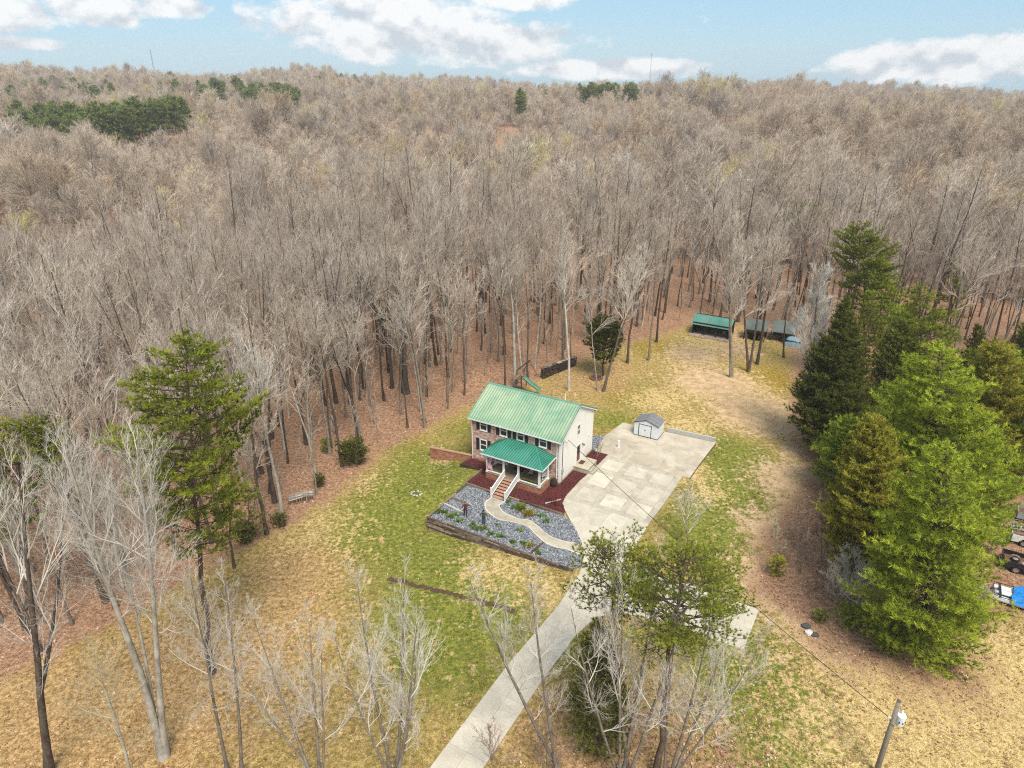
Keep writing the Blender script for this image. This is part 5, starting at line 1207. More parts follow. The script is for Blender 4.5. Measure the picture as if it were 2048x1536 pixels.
# ------------------------------------------------------------------ pole, cable, towers
def build_utilities():
    b = G(1748, 1538); b = Vector((22.95, 29.2, float(tz(22.95, 29.2))))
    t = thing('utility_pole', 'weathered wooden utility pole with a grey transformer at lower right', 'utility pole', b)
    HT = top_h(G(1745, 1536), 1398) + .2
    # the pole stands upright; only its upper half is in view
    m = MB(); m.tube([(0, 0, -4.0), (0, 0, HT * .5), (0, 0, HT)], [.19, .155, .12], 12); m.build('pole_shaft', 'pole_wood', t, True)
    m = MB(); m.lathe([(.13, HT), (.135, HT + .02), (.05, HT + .06)], 10); m.build('pole_cap', 'timber_dark', t)
    z = HT - 1.95
    m = MB(); m.lathe([(.24, 0), (.26, .04), (.26, .66), (.27, .68), (.25, .74), (.1, .8)], 18, (.48, .06, z)); tr = m.build('transformer', 'transformer_grey', t, False)
    m = MB(); m.lathe([(.03, 0), (.07, .05), (.035, .09), (.07, .14), (.035, .18), (.06, .23), (.02, .3)], 8, (.5, .12, z + .79)); m.build('bushing', 'white_metal', tr)
    for zz in (.12, .5): m = MB(); m.bar((.08, .03, z + zz), (.3, .05, z + zz), .08, .05); m.build('bracket', 'galv', tr)
    m = MB(); m.lathe([(.03, -.05), (.045, .0), (.03, .05)], 8, (.3, -.17, z + .35)); m.lathe([(.03, -.05), (.045, 0), (.03, .05)], 8, (.5, -.21, z + .3)); m.lathe([(.03, -.05), (.045, 0), (.03, .05)], 8, (.66, -.15, z + .35)); m.build('terminals', 'trim_black', tr)
    m = MB(); m.tube([(.5, .12, z + 1.08), (.3, .05, z + 1.25), (.12, 0, z + 1.3), (.13, -.02, z + .2), (.16, -.02, z - 1.2)], .012, 5); m.tube([(.3, -.2, z + .33), (.05, -.22, z + .1), (-.2, -.1, z + .25), (-.22, .05, z + .55)], .014, 5); m.build('drop_leads', 'cable', t)
    m = MB(); m.bar((-.1, .0, z + .55), (-.24, .04, z + .55), .05); m.lathe([(.04, -.06), (.06, 0), (.04, .06)], 8, (-.26, .05, z + .55)); m.build('insulator', 'white_metal', t)
    a = b + Vector((-.26, .05, z + .55)); e = UV(.2, 1.45, 4.85)
    m = MB(); n = 40; P = []
    for i in range(n + 1):
        s = i / n; p = a.lerp(e, s); p.z -= 4 * .55 * s * (1 - s); P.append(tuple(p))
    m.tube(P, .022, 5); P2 = [(x + .02 * math.sin(i * 1.3), y, zz + .03 * math.cos(i * 1.3)) for i, (x, y, zz) in enumerate(P)]; m.tube(P2, .014, 4)
    o = m.build('service_cable', 'cable'); tag(o, 'twisted black power cable from the utility pole to the house gable', 'cable')
    # masts on the skyline
    for px, ytop, lab, w in ((311, 101, 'thin lattice radio mast on the skyline at upper left', 1.5), (1300, 108, 'faint thin radio mast on the skyline right of centre', .7)):
        az = math.atan((px - 1024) / FPX * math.cos(PITCH)); r = 1140; x, y = r * math.sin(az), r * math.cos(az); zb = float(tz(x, y))
        q = Vector((x, y, zb)); HH = top_h(q, ytop); HH = max(HH, 20)
        t = thing('radio_mast', lab, 'mast', q); m = MB()
        for k in range(3):
            an = k * 2.094; m.tube([(w * math.cos(an), w * math.sin(an), 0), (w * .35 * math.cos(an), w * .35 * math.sin(an), HH)], .09 * w, 4)
        m.build('mast_legs', 'tower_grey', t); m = MB(); k = 0
        while k < HH - 2:
            f = 1 - .65 * k / HH; f2 = 1 - .65 * (k + 2.2) / HH
            for j in range(3): a1 = j * 2.094; a2 = a1 + 2.094; m.bar((w * f * math.cos(a1), w * f * math.sin(a1), k), (w * f2 * math.cos(a2), w * f2 * math.sin(a2), k + 2.2), .08)
            k += 2.2
        m.build('lattice', 'tower_grey', t); m = MB(); m.lathe([(.5, 0), (.5, 2.2)], 8, (0, 0, HH - 1)); m.build('antenna', 'tower_grey', t)
build_utilities()

# ------------------------------------------------------------------ back of the garden
def build_backyard():
    rng = np.random.default_rng(21)
    # barn with a green roof and an open front
    t = site('open_barn', 'dark wooden open fronted barn with green metal roof at the woods edge', 'barn', -1.6, 53.9, 0)
    W, D, H0, H1 = 6.0, 4.0, 2.05, 3.1
    for k in range(4): m = MB(); m.box((W * k / 3 - .09, -.09, 0), (W * k / 3 + .09, .09, H0)); m.build('post', 'barn_wood', t)
    n = 30
    me = MB(); me.box((0, 0, 0), (W / n - .012, .03, H0 + .5)); me = me.mesh('board', 'barn_wood')
    for k in range(n): o = link('board', me, t); o.location = (k * W / n, D, 0)
    for x in (0, W - .03):
        for k in range(12):
            m = MB(); y0 = .12 + k * (D - .14) / 12; m.box((x, y0, 0), (x + .03, y0 + (D - .14) / 12 - .012, H0 + .1)); m.build('board', 'barn_wood', t)
    m = MB(); m.box((0, -.12, H0), (W, .1, H0 + .18)); m.build('header', 'barn_wood', t); m = MB(); m.box((-.4, -1.3, -.02), (W + .3, D, .12)); m.build('floor_slab', 'timber', t)
    ro = MB(); ro.bar((-.3, D / 2, H1 - .05), (W + .3, D / 2, H1 - .05), .2, .06); ro = ro.build('roof', 'barn_wood', t); np_ = 8; w = (W + .6) / np_; Ls = math.hypot(D / 2 + .35, H1 - H0 + .1); an = math.atan2(H1 - H0, D / 2)
    me = roof_panel(w, Ls, 3).mesh('roof_panel', ['roof_barn', 'roof_barn'])
    for k in range(np_):
        o = link('roof_panel', me, ro); o.location = (-.3 + k * w, -.35, H1 - (D / 2 + .35) * math.tan(an)); o.rotation_euler = (an, 0, 0); o = link('roof_panel', me, ro); o.location = (W + .3 - k * w, D + .35, H1 - (D / 2 + .35) * math.tan(an)); o.rotation_euler = (an, 0, math.pi)
    # two lean-tos behind the tree clump
    def leanto(u, v, W, D, H0, H1, lab, mat):
        t = site('lean_to', lab, 'lean-to', u, v, 0, rng.uniform(-.1, .1))
        for k in range(3):
            for y, hh in ((0, H0), (D, H1)): m = MB(); m.box((W * k / 2 - .07, y - .07, 0), (W * k / 2 + .07, y + .07, hh)); m.build('post', 'barn_wood', t)
        for k in range(16): m = MB(); m.box((k * W / 16, D + .08, .05), ((k + 1) * W / 16 - .015, D + .1, H1)); m.build('board', 'barn_wood', t)
        an = math.atan2(H1 - H0, D); me = roof_panel((W + .4) / 6, D / math.cos(an) + .5, 3).mesh('roof_panel', [mat, mat])
        for k in range(6): o = link('roof_panel', me, t); o.location = (-.2 + k * (W + .4) / 6, -.25, H0 + .0); o.rotation_euler = (an, 0, 0)
        for k in range(5): m = MB(); a = rng.uniform(.2, W - .8); m.box((a, .4, .0), (a + rng.uniform(.4, .8), rng.uniform(.8, 1.4), rng.uniform(.4, 1.0))); m.build('stored_crate', 'barn_wood', t)
    leanto(6.6, 55.6, 3.2, 2.6, 1.9, 2.7, 'low shed with grey green roof hidden behind the clump of trees', 'roof_grey_green')
    leanto(10.6, 57.2, 3.6, 3.0, 1.7, 2.6, 'grey roofed lean-to right of the clump of trees', 'roof_grey_green')
    t = site('tarp_heap', 'pale blue tarp over a heap beside the far lean-to', 'tarp', 14.2, 57.0, 0); m = MB(); V = []; F = []; nx, ny = 10, 8
    for i in range(nx + 1):
        for j in range(ny + 1): a, b_ = i / nx * 2 - 1, j / ny * 2 - 1; V.append((a * 1.5, b_ * 1.0, max(.03, 1.35 * (1 - a ** 4) * (1 - b_ ** 4) + rng.normal(0, .06))))
    for i in range(nx):
        for j in range(ny): F.append((i * (ny + 1) + j, (i + 1) * (ny + 1) + j, (i + 1) * (ny + 1) + j + 1, i * (ny + 1) + j + 1))
    m.add(V, F); m.build('sheet', 'tarp_pale', t, True); m = MB(); m.box((-1.2, -.8, 0), (1.2, .8, .9)); m.build('heap', 'barn_wood', t)
    # wood pile
    t = site('wood_pile', 'long dark stack of split firewood at the edge of the woods', 'wood pile', -15.1, 24.6, 0, math.atan2(31.2 - 24.6, -12.9 + 15.1))
    L = 6.9; m = MB()
    for r in range(9):
        for k in range(46): rr = rng.uniform(.065, .09); x = .1 + k * (L - .2) / 46 + rng.normal(0, .02); z = .1 + r * .145 + rng.normal(0, .015) - (.25 if r > 6 and rng.random() < .3 else 0); y = rng.normal(0, .05); m.tube([(x, -.32 + y, z), (x, .32 + y, z)], rr, 5)
    tag(m.build('logs', 'log', t), kind='stuff')
    for x in (-.02, L + .02): m = MB(); m.bar((x, -.2, 0), (x, -.2, 1.5), .09); m.bar((x, .2, 0), (x, .2, 1.5), .09); m.build('end_post', 'timber_dark', t)
    for k in range(7): m = MB(); a = .2 + k * .95; m.bar((a, rng.normal(0, .05), 1.43 + rng.normal(0, .02)), (a + .8, rng.normal(0, .05), 1.43 + rng.normal(0, .02)), .55, .025); m.build('cover_sheet', 'timber_pale' if k % 2 else 'timber', t)
    # fire pit
    t = site('fire_pit', 'round fire pit of reddish stones on the back lawn', 'fire pit', -8.1, 28.15, 0)
    for k in range(14): a = k * 6.283 / 14; m = MB(); m.box((-.17, -.12, 0), (.17, .12, .26)); o = m.build('stone', 'stone_red', t); o.location = (.85 * math.cos(a), .85 * math.sin(a), rng.uniform(-.03, .02)); o.rotation_euler = (0, 0, a + 1.57 + rng.normal(0, .1))
    m = MB(); m.lathe([(.72, 0), (.72, .05)], 14); m.build('ash', 'ash', t); m = MB()
    for k in range(4): a = rng.uniform(0, 6.28); m.tube([(-.4 * math.cos(a), -.4 * math.sin(a), .1), (.4 * math.cos(a), .4 * math.sin(a), .16)], .05, 5)
    m.build('charred_logs', 'log', t)
    # swing set with slide
    t = site('swing_set', 'wooden swing set with green slide behind the house', 'swing set', -17.1, 19.3, 0, 0)
    for x in (0, 1.5):
        for y in (0, 1.4): m = MB(); m.bar((x, y, 0), (x, y, 2.1), .12); m.build('tower_post', 'play_wood', t)
    for k in range(9): m = MB(); m.box((-.05 + k * .178, -.05, 1.38), (.12 + k * .178, 1.45, 1.43)); m.build('deck_board', 'play_wood', t)
    m = MB(); n = 12; V = []; F = []
    for i in range(n + 1):
        s = i / n; x = 1.55 + 2.5 * s; z = 1.42 * (1 - s) + .05 * math.sin(s * 9.4) + .12
        V += [(x, .25, z + .2), (x, .3, z), (x, 1.0, z), (x, 1.05, z + .2)]
    for i in range(n):
        for j in range(3): F.append((4 * i + j, 4 * i + j + 1, 4 * i + 5 + j, 4 * i + 4 + j))
    m.add(V, F); m.build('slide', 'slide_green', t)
    m = MB(); m.bar((.0, 1.4, 2.15), (-.2, 5.6, 2.15), .14); m.build('swing_beam', 'play_wood', t)
    for dx in (-1, 1): m = MB(); m.bar((-.2, 5.5, 2.15), (-.2 + dx * 1.2, 5.6, 0), .1); m.build('frame_leg', 'play_wood', t)
    for y in (2.6, 4.1):
        m = MB(); 
        for dx in (-.0, .0): pass
        m.tube([(-.1, y - .25, 2.1), (-.1, y - .25, .55)], .012, 4); m.tube([(-.1, y + .25, 2.1), (-.1, y + .25, .55)], .012, 4); ch = m.build('swing_chain', 'dark_metal', t); m = MB(); m.box((-.22, y - .26, .5), (.02, y + .26, .54)); m.build('swing_seat', 'slide_green', ch)
    # pallets at the left woods edge
    p = G(590, 1003); t = thing('pallet_stack', 'grey wooden pallets leaning together at the left woods edge', 'pallets', p, .35)
    for q in range(3):
        for k in range(6): m = MB(); m.bar((-.6 + q * .75, -.5 + k * .2, .55 + .12 * q), (.5 + q * .75, -.5 + k * .2, .62 + .12 * q - .25 * (q == 2)), .11, .02); m.build('slat', 'timber_pale', t)
        for k in range(3): m = MB(); m.bar((-.55 + q * .75 + k * .5, -.55, .3 + .1 * q), (-.55 + q * .75 + k * .5, .6, .3 + .1 * q), .09, .5); m.build('runner', 'timber', t)
    # ring of pale stones round a tiny stump on the left lawn
    p = G(833, 988); t = thing('stone_ring', 'small ring of pale stones on the lawn left of the gravel bed', 'stones', p)
    for k in range(9): a = k * .698; m = MB(); m.lathe([(.05, 0), (.13, .04), (.11, .12), (.04, .16)], 7); o = m.build('stone', 'block', t); o.location = (.55 * math.cos(a) + rng.normal(0, .04), .4 * math.sin(a) + rng.normal(0, .04), 0); o.rotation_euler = (0, 0, rng.uniform(0, 6)); o.scale = (rng.uniform(.7, 1.2), rng.uniform(.7, 1.2), 1)
    # small things lying at the right lawn edge
    for px, py, r_, mat, lab in ((1612, 1254, .3, 'rock_dark', 'dark rock lying farthest back at the edge of the right lawn'), (1617, 1267, .26, 'rock_pale', 'pale rock lying at the edge of the right lawn'), (1630, 1271, .24, 'rock_dark', 'dark rock lying right of the pale rock on the lawn edge')):
        p = G(px, py); bm = bmesh.new(); bmesh.ops.create_icosphere(bm, subdivisions=2, radius=r_)
        for v in bm.verts: v.co *= 1 + rng.normal(0, .12); v.co.z *= .6; v.co.x *= 1.25
        me = bpy.data.meshes.new('rock'); bm.to_mesh(me); bm.free(); me.materials.append(MAT[mat]); o = link('rock', me); o.location = p + Vector((0, 0, .1)); tag(o, lab, 'rock')
    # narrow drainage trench across the front lawn
    m = MB(); rng = np.random.default_rng(4); V, F = [], []; n = 60
    for i in range(n + 1):
        u = -7.0 + 12.4 * i / n; v = -18.9 - .5 * float(tz(*to_xy(u, -18.8))) * 0 + rng.normal(0, .07) - 1.3 * max(0, min(1, (3 - u) / 10)); w = .15 + rng.uniform(-.07, .09) if 0 < i < n else .02; z = gz(u, v)
        V += [(u, v - w - .05, z + .05), (u, v - w * .5, z + .02 + .05), (u, v + w * .5, z + .085), (u, v + w + .06, z + .045)]
    for i in range(n):
        for j in range(3): F.append((4 * i + j, 4 * (i + 1) + j, 4 * (i + 1) + j + 1, 4 * i + j + 1))
    m.add(V, F); o = atlocal(m.build('soil_ridge', 'soil')); tag(o, 'thin line of bare dark soil across the front lawn', kind='structure')
build_backyard()

# ------------------------------------------------------------------ parked vehicles at the right edge
def pickup(name, label, u, v, paint, rack=False, spare=False, rz=0.0, junk='bed_rust'):
    x, y = to_xy(u, v); t = thing(name, label, 'pickup truck', (x, y, float(tz(x, y))), HA + rz)
    # x runs from the tailgate (0) forward
    W = 1.9; y0, y1 = -W / 2, W / 2
    def arch(x0, x1, zt, mb, yy, th):
        """side panel with two round wheel openings"""
        P = [(x0, .45)]
        for cx in (1.05, 4.55):
            for k in range(9): a = math.pi - k * math.pi / 8; P.append((cx + .46 * math.cos(a), .45 + .42 * math.sin(a) if .45 + .42 * math.sin(a) > .45 else .45))
        P += [(x1, .45), (x1, zt[1]), (x0, zt[0])]
        n = len(P); mb.add([(p[0], yy, p[1]) for p in P] + [(p[0], yy + th, p[1]) for p in P], [tuple(range(n)), tuple(range(2 * n - 1, n - 1, -1))] + [(i, n + i, n + (i + 1) % n, (i + 1) % n) for i in range(n)])
    m = MB(); arch(0, 5.6, (1.15, 1.1), m, y0, .06); arch(0, 5.6, (1.15, 1.1), m, y1 - .06, .06)
    m.box((3.95, y0 + .061, .5), (5.58, y1 - .061, 1.12)); m.box((0.06, y0 + .061, .58), (3.95, y1 - .061, .66)); m.box((2.3, y0 + .061, .66), (2.42, y1 - .061, 1.18)); body = m.build('body', paint, t)
    bm = bmesh.new(); bm.from_mesh(body.data); bmesh.ops.recalc_face_normals(bm, faces=bm.faces); bm.to_mesh(body.data); bm.free()
    m = MB(); m.box((.07, y0 + .07, .661), (2.29, y1 - .07, .70)); m.build('bed_floor', junk, t)
    m = MB(); m.box((.0, y0 + .062, .6), (.055, y1 - .062, 1.13)); o = m.build('tailgate', paint, t); m = MB(); m.box((-.02, -.12, .95), (-.002, .12, 1.03)); m.build('handle', 'trim_black', o)
    m = MB(); m.box((-.14, y0 + .1, .45), (-.02, y1 - .1, .58)); m.build('bumper', 'galv', t)
    # cab
    cab = MB(); b = [(2.45, 1.1), (3.95, 1.1), (3.55, 1.72), (2.55, 1.74)]; iy = .12
    V = [(x_, y0 + .03 + (iy if z_ > 1.5 else 0), z_) for x_, z_ in b] + [(x_, y1 - .03 - (iy if z_ > 1.5 else 0), z_) for x_, z_ in b]
    cab.add(V, [(0, 1, 2, 3), (7, 6, 5, 4), (3, 2, 6, 7), (0, 3, 7, 4), (1, 5, 6, 2)]); cab.build('cab', paint, t)
    m = MB(); m.add([(3.93, y0 + .12, 1.14), (3.93, y1 - .12, 1.14), (3.58, y1 - .22, 1.68), (3.58, y0 + .22, 1.68)], [(0, 1, 2, 3)]); 
    for v_ in m.V[0]: v_[0] += .03
    m.build('windscreen', 'glass', t)
    m = MB(); m.add([(2.5, y0 + .12, 1.16), (2.5, y1 - .12, 1.16), (2.56, y1 - .2, 1.66), (2.56, y0 + .2, 1.66)], [(3, 2, 1, 0)])
    for v_ in m.V[0]: v_[0] -= .06
    m.build('rear_window', 'glass', t)
    for sg in (-1, 1):
        m = MB(); yy = sg * (W / 2 - .02); y2 = sg * (W / 2 - .135); m.add([(2.62, yy, 1.16), (3.8, yy, 1.16), (3.5, y2, 1.64), (2.66, y2, 1.64)], [(0, 1, 2, 3) if sg < 0 else (3, 2, 1, 0)]); m.build('side_window', 'glass', t)
        m = MB(); m.box((-.015, sg * .84 - .06, .75), (-.001, sg * .84 + .06, 1.05)); m.build('tail_light', 'lamp_red', t)
        m = MB(); m.box((5.585, sg * .7 - .15, .8), (5.61, sg * .7 + .15, .98)); m.build('headlight', 'glass', t)
        for cx in (1.05, 4.55):
            wh = MB(); yc = sg * (W / 2 - .14); n = 18
            def ring(r, yy_): return [(cx + r * math.cos(k * 6.283 / n), yy_, .37 + r * math.sin(k * 6.283 / n)) for k in range(n)]
            V = ring(.24, yc - .11) + ring(.36, yc - .11) + ring(.375, yc) + ring(.36, yc + .11) + ring(.24, yc + .11); F = []
            for r in range(4):
                for k in range(n): F.append((r * n + k, r * n + (k + 1) % n, (r + 1) * n + (k + 1) % n, (r + 1) * n + k))
            wh.add(V, F); w_ = wh.build('wheel', 'rubber', t); m = MB(); V = ring(.24, yc + sg * .07) + [(cx, yc + sg * .04, .37)]; m.add(V, [(k, (k + 1) % n, n) for k in range(n)]); m.build('rim', 'rim', w_)
    if spare:
        m = MB(); n = 18; P = [(.12, 0), (.33, .02), (.35, .1), (.33, .2), (.12, .2)]; m.lathe(P, 20, (.95, .1, .72)); sp = m.build('spare_wheel', 'rubber', t); m = MB(); m.lathe([(.2, .2), (.2, .21), (.08, .225)], 14, (.95, .1, .72)); m.build('rim', 'rim', sp)
        m = MB(); m.box((1.4, -.7, .71), (2.1, -.2, .95)); m.build('tool_box', 'galv', t)
    if rack:
        m = MB()
        for xx in (.08, 1.2, 2.25):
            for yy in (y0 + .05, y1 - .05): m.bar((xx, yy, 1.14), (xx, yy, 1.75), .05)
        for yy in (y0 + .05, y1 - .05):
            for zz in (1.4, 1.75): m.bar((.08, yy, zz), (2.25, yy, zz), .04)
        m.bar((.08, y0, 1.75), (.08, y1, 1.75), .04); m.build('rack', 'galv', t)
    return t
pickup('pickup_truck', 'black pickup truck with a spare wheel in its bed at the right edge', 40.2, 8.2, 'truck_black', spare=True)
pickup('pickup_truck', 'white pickup truck with a rack over its bed at the right edge', 41.1, 13.0, 'truck_white', rack=True, rz=.04)
pickup('pickup_truck', 'silver pickup truck half hidden by the evergreens at the right edge', 41.9, 17.6, 'truck_silver', rz=-.03)
def build_boat():
    x, y = to_xy(39.3, 3.1); t = thing('pontoon_raft', 'long white pontoon raft partly under a bright blue tarp at right edge', 'raft', (x, y, float(tz(x, y))), HA - .02)
    for k in range(3):
        yy = -.75 + .75 * k; m = MB(); m.tube([(0.0, yy, .48), (.15, yy, .42), (.5, yy, .38), (5.8, yy, .38), (6.2, yy, .42)], [.08, .2, .24, .24, .1], 12); m.build('float', 'white_metal' if k != 1 else 'galv', t, True)
    m = MB()
    for k in range(5): m.bar((.5 + 1.2 * k, -1.0, .68), (.5 + 1.2 * k, 1.0, .68), .09, .07)
    m.build('cross_beam', 'dark_metal', t); m = MB(); m.tube([(.1, -.95, .72), (-.05, 0, .8), (.1, .95, .72), (.6, 1.02, .72), (5.5, 1.02, .72)], .035, 6); m.tube([(.1, -.95, .72), (.6, -1.02, .72), (5.5, -1.02, .72)], .035, 6); m.build('rail', 'dark_metal', t)
    for k in range(2): m = MB(); m.box((.55, -.6 + .62 * k, .72), (2.4, -.05 + .62 * k, .80)); m.build('deck_plank', 'white_metal', t)
    rng = np.random.default_rng(6); m = MB(); nx, ny = 22, 14; V = []; F = []
    for i in range(nx + 1):
        for j in range(ny + 1):
            a = i / nx; b = j / ny * 2 - 1; xx = 1.35 + a * 4.6 + .35 * b * b * math.sin(3 * b); z = 1.0 + .18 * math.sin(a * 7) - .65 * max(0, abs(b) - .72) / .28 + .09 * math.sin(a * 23 + b * 6) * (1 - .3 * abs(b)) + rng.normal(0, .02); V.append((xx, b * 1.18, z))
    for i in range(nx):
        for j in range(ny): F.append((i * (ny + 1) + j, (i + 1) * (ny + 1) + j, (i + 1) * (ny + 1) + j + 1, i * (ny + 1) + j + 1))
    m.add(V, F); m.build('tarp', 'tarp_blue', t, False)
build_boat()

# ------------------------------------------------------------------ two people in the gravel garden
def person(u, v, face, label, arms, mats, hat=False, stride=.12):
    x, y = to_xy(u, v); me = bpy.data.meshes.new('person')
    # joints: pelvis first
    J = {'pel': (0, 0, .95, .145), 'waist': (0, 0, 1.08, .135), 'chest': (0, .01, 1.30, .165), 'neckb': (0, 0, 1.47, .085), 'neck': (0, -.01, 1.53, .06), 'head': (0, -.02, 1.62, .098), 'crown': (0, -.015, 1.73, .075)}
    E = [('pel', 'waist'), ('waist', 'chest'), ('chest', 'neckb'), ('neckb', 'neck'), ('neck', 'head'), ('head', 'crown')]
    for s, nm in ((-1, 'l'), (1, 'r')):
        J['hip' + nm] = (s * .1, 0, .88, .105); J['kn' + nm] = (s * .12, -stride * s * .6 - .02, .49, .068); J['an' + nm] = (s * .13, -stride * s, .09, .045); J['to' + nm] = (s * .15, -stride * s - .17, .035, .04)
        E += [('pel', 'hip' + nm), ('hip' + nm, 'kn' + nm), ('kn' + nm, 'an' + nm), ('an' + nm, 'to' + nm)]
        J['sh' + nm] = (s * .19, .01, 1.40, .07); E.append(('chest', 'sh' + nm)); el, wr = arms[nm]
        J['el' + nm] = (*el, .052); J['wr' + nm] = (*wr, .036); d = unit(np.array(wr) - np.array(el)); hd = np.array(wr) + d * .09; J['ha' + nm] = (*hd, .034); E += [('sh' + nm, 'el' + nm), ('el' + nm, 'wr' + nm), ('wr' + nm, 'ha' + nm)]
        # five fingers
        side = unit(np.cross(d, np.array([0, 0, 1.0]) + .01))
        for k in range(4): q = hd + d * (.085 - .01 * abs(k - 1.5)) + side * (k - 1.5) * .022; J['f%d%s' % (k, nm)] = (*q, .009); E.append(('ha' + nm, 'f%d%s' % (k, nm)))
        q = np.array(wr) + d * .07 + side * .065; J['th' + nm] = (*q, .011); E.append(('wr' + nm, 'th' + nm))
    keys = list(J); me.from_pydata([J[k][:3] for k in keys], [(keys.index(a), keys.index(b)) for a, b in E], [])
    tmp = link('person', me); tmp.modifiers.new('s', 'SKIN'); 
    for i, k in enumerate(keys): me.skin_vertices[0].data[i].radius = (J[k][3], J[k][3])
    me.skin_vertices[0].data[0].use_root = True; tmp.modifiers.new('d', 'SUBSURF').levels = 2
    dg = bpy.context.evaluated_depsgraph_get(); new = bpy.data.meshes.new_from_object(tmp.evaluated_get(dg)); tmp.modifiers.clear(); tmp.data = new; bpy.data.meshes.remove(me)
    new.materials.clear()
    for k in ('skin', mats[0], mats[1], 'boot', 'hair'): new.materials.append(MAT[k])
    wl, wr_ = np.array(arms['l'][1]), np.array(arms['r'][1]); mi = []
    for p in new.polygons:
        c = p.center; z = c.z; q = np.array(c)
        if z > 1.49 and abs(c.x) < .16: k = 4 if (z > 1.69 or (c.y > .03 and z > 1.56)) else 0
        elif min(np.linalg.norm(q - wl), np.linalg.norm(q - wr_)) < .10 and abs(c.x) > .2: k = 0
        elif z > .93 or abs(c.x) > .24 and z > .8: k = 1
        elif z > .10: k = 2
        else: k = 3
        mi.append(k)
    new.polygons.foreach_set('material_index', mi); new.polygons.foreach_set('use_smooth', [True] * len(mi))
    tmp.location = (x, y, .015); tmp.rotation_euler = (0, 0, HA + face); tag(tmp, label, 'person')
    if hat:
        m = MB(); m.lathe([(.115, 1.69), (.118, 1.74), (.09, 1.81), (.03, 1.84)], 14, (0, -.015, 0)); m.add([(-.08, -.1, 1.70), (.08, -.1, 1.70), (.06, -.22, 1.685), (-.06, -.22, 1.685)], [(0, 1, 2, 3)]); m.build('cap', 'cap_dark', tmp)
    else:
        bm = bmesh.new(); bmesh.ops.create_icosphere(bm, subdivisions=2, radius=.112)
        for v_ in bm.verts:
            v_.co.z *= .85
            if v_.co.y < -.03 and v_.co.z < .05: v_.co.y = -.03
        h = bpy.data.meshes.new('hair'); bm.to_mesh(h); bm.free(); h.materials.append(MAT['hair']); o = link('hair', h, tmp); o.location = (0, .015, 1.70)
    # a simple face
    m = MB(); m.add([(-.014, -.115, 1.60), (.014, -.115, 1.60), (0, -.145, 1.605), (0, -.115, 1.65)], [(0, 2, 3), (2, 1, 3), (0, 1, 2)]); m.build('nose', 'skin', tmp)
    for s in (-1, 1): m = MB(); m.lathe([(.001, -.008), (.013, 0), (.001, .008)], 8, (s * .035, -.112, 1.645)); m.build('eye', 'hair', tmp)
person(-5.45, -9.95, .5, 'person in dark red shirt and dark trousers holding one arm out on the gravel', {'l': ((-.27, -.06, 1.16), (-.22, -.24, 1.05)), 'r': ((.46, -.05, 1.33), (.72, -.10, 1.36))}, ('shirt_red', 'trousers_dark'))
person(-3.1, -10.25, .2, 'person in dark green shirt, cap and blue jeans standing right of the red shirted one', {'l': ((-.34, -.02, 1.20), (-.44, -.10, 1.02)), 'r': ((.40, -.03, 1.22), (.55, -.14, 1.12))}, ('shirt_green', 'jeans'), True)
# ------------------------------------------------------------------ single trees
def stand(bx, by, tx, ty):
    """foot, height and sideways lean of a tree from where its foot and top show"""
    b = G(bx, by); d = Vector(((tx - 1024) / FPX, 0, 0)) + Vector((0, math.sin(PITCH), math.cos(PITCH))) * ((768 - ty) / FPX) + Vector((0, math.cos(PITCH), -math.sin(PITCH)))
    t = b.y / d.y; T_ = Vector((0, 0, CAMH)) + d * t; H = T_.z - b.z
    return b, H, (T_.x - b.x) / H, math.hypot(b.y, CAMH - H * .6)
def con(name, label, bx, by, tx, ty, half, seed, group=None, **k):
    b, H, lean, dist = stand(bx, by, tx, ty); R_ = 1.28 * half * dist / FPX
    return place_tree(name, conifer(seed, H, k.pop('cb', .1), R_, lean=(lean, 0), **k), b, label, 'tree', group)
def bare(name, label, bx, by, tx, ty, seed, group=None, cat='tree', stems=None, **k):
    b, H, lean, dist = stand(bx, by, tx, ty)
    if stems: k['stems'] = [(lean + a, c, H * h_, r_) for a, c, h_, r_ in stems]
    return place_tree(name, bare_tree(seed, H, lean=(lean, 0), **k), b, label, cat, group)

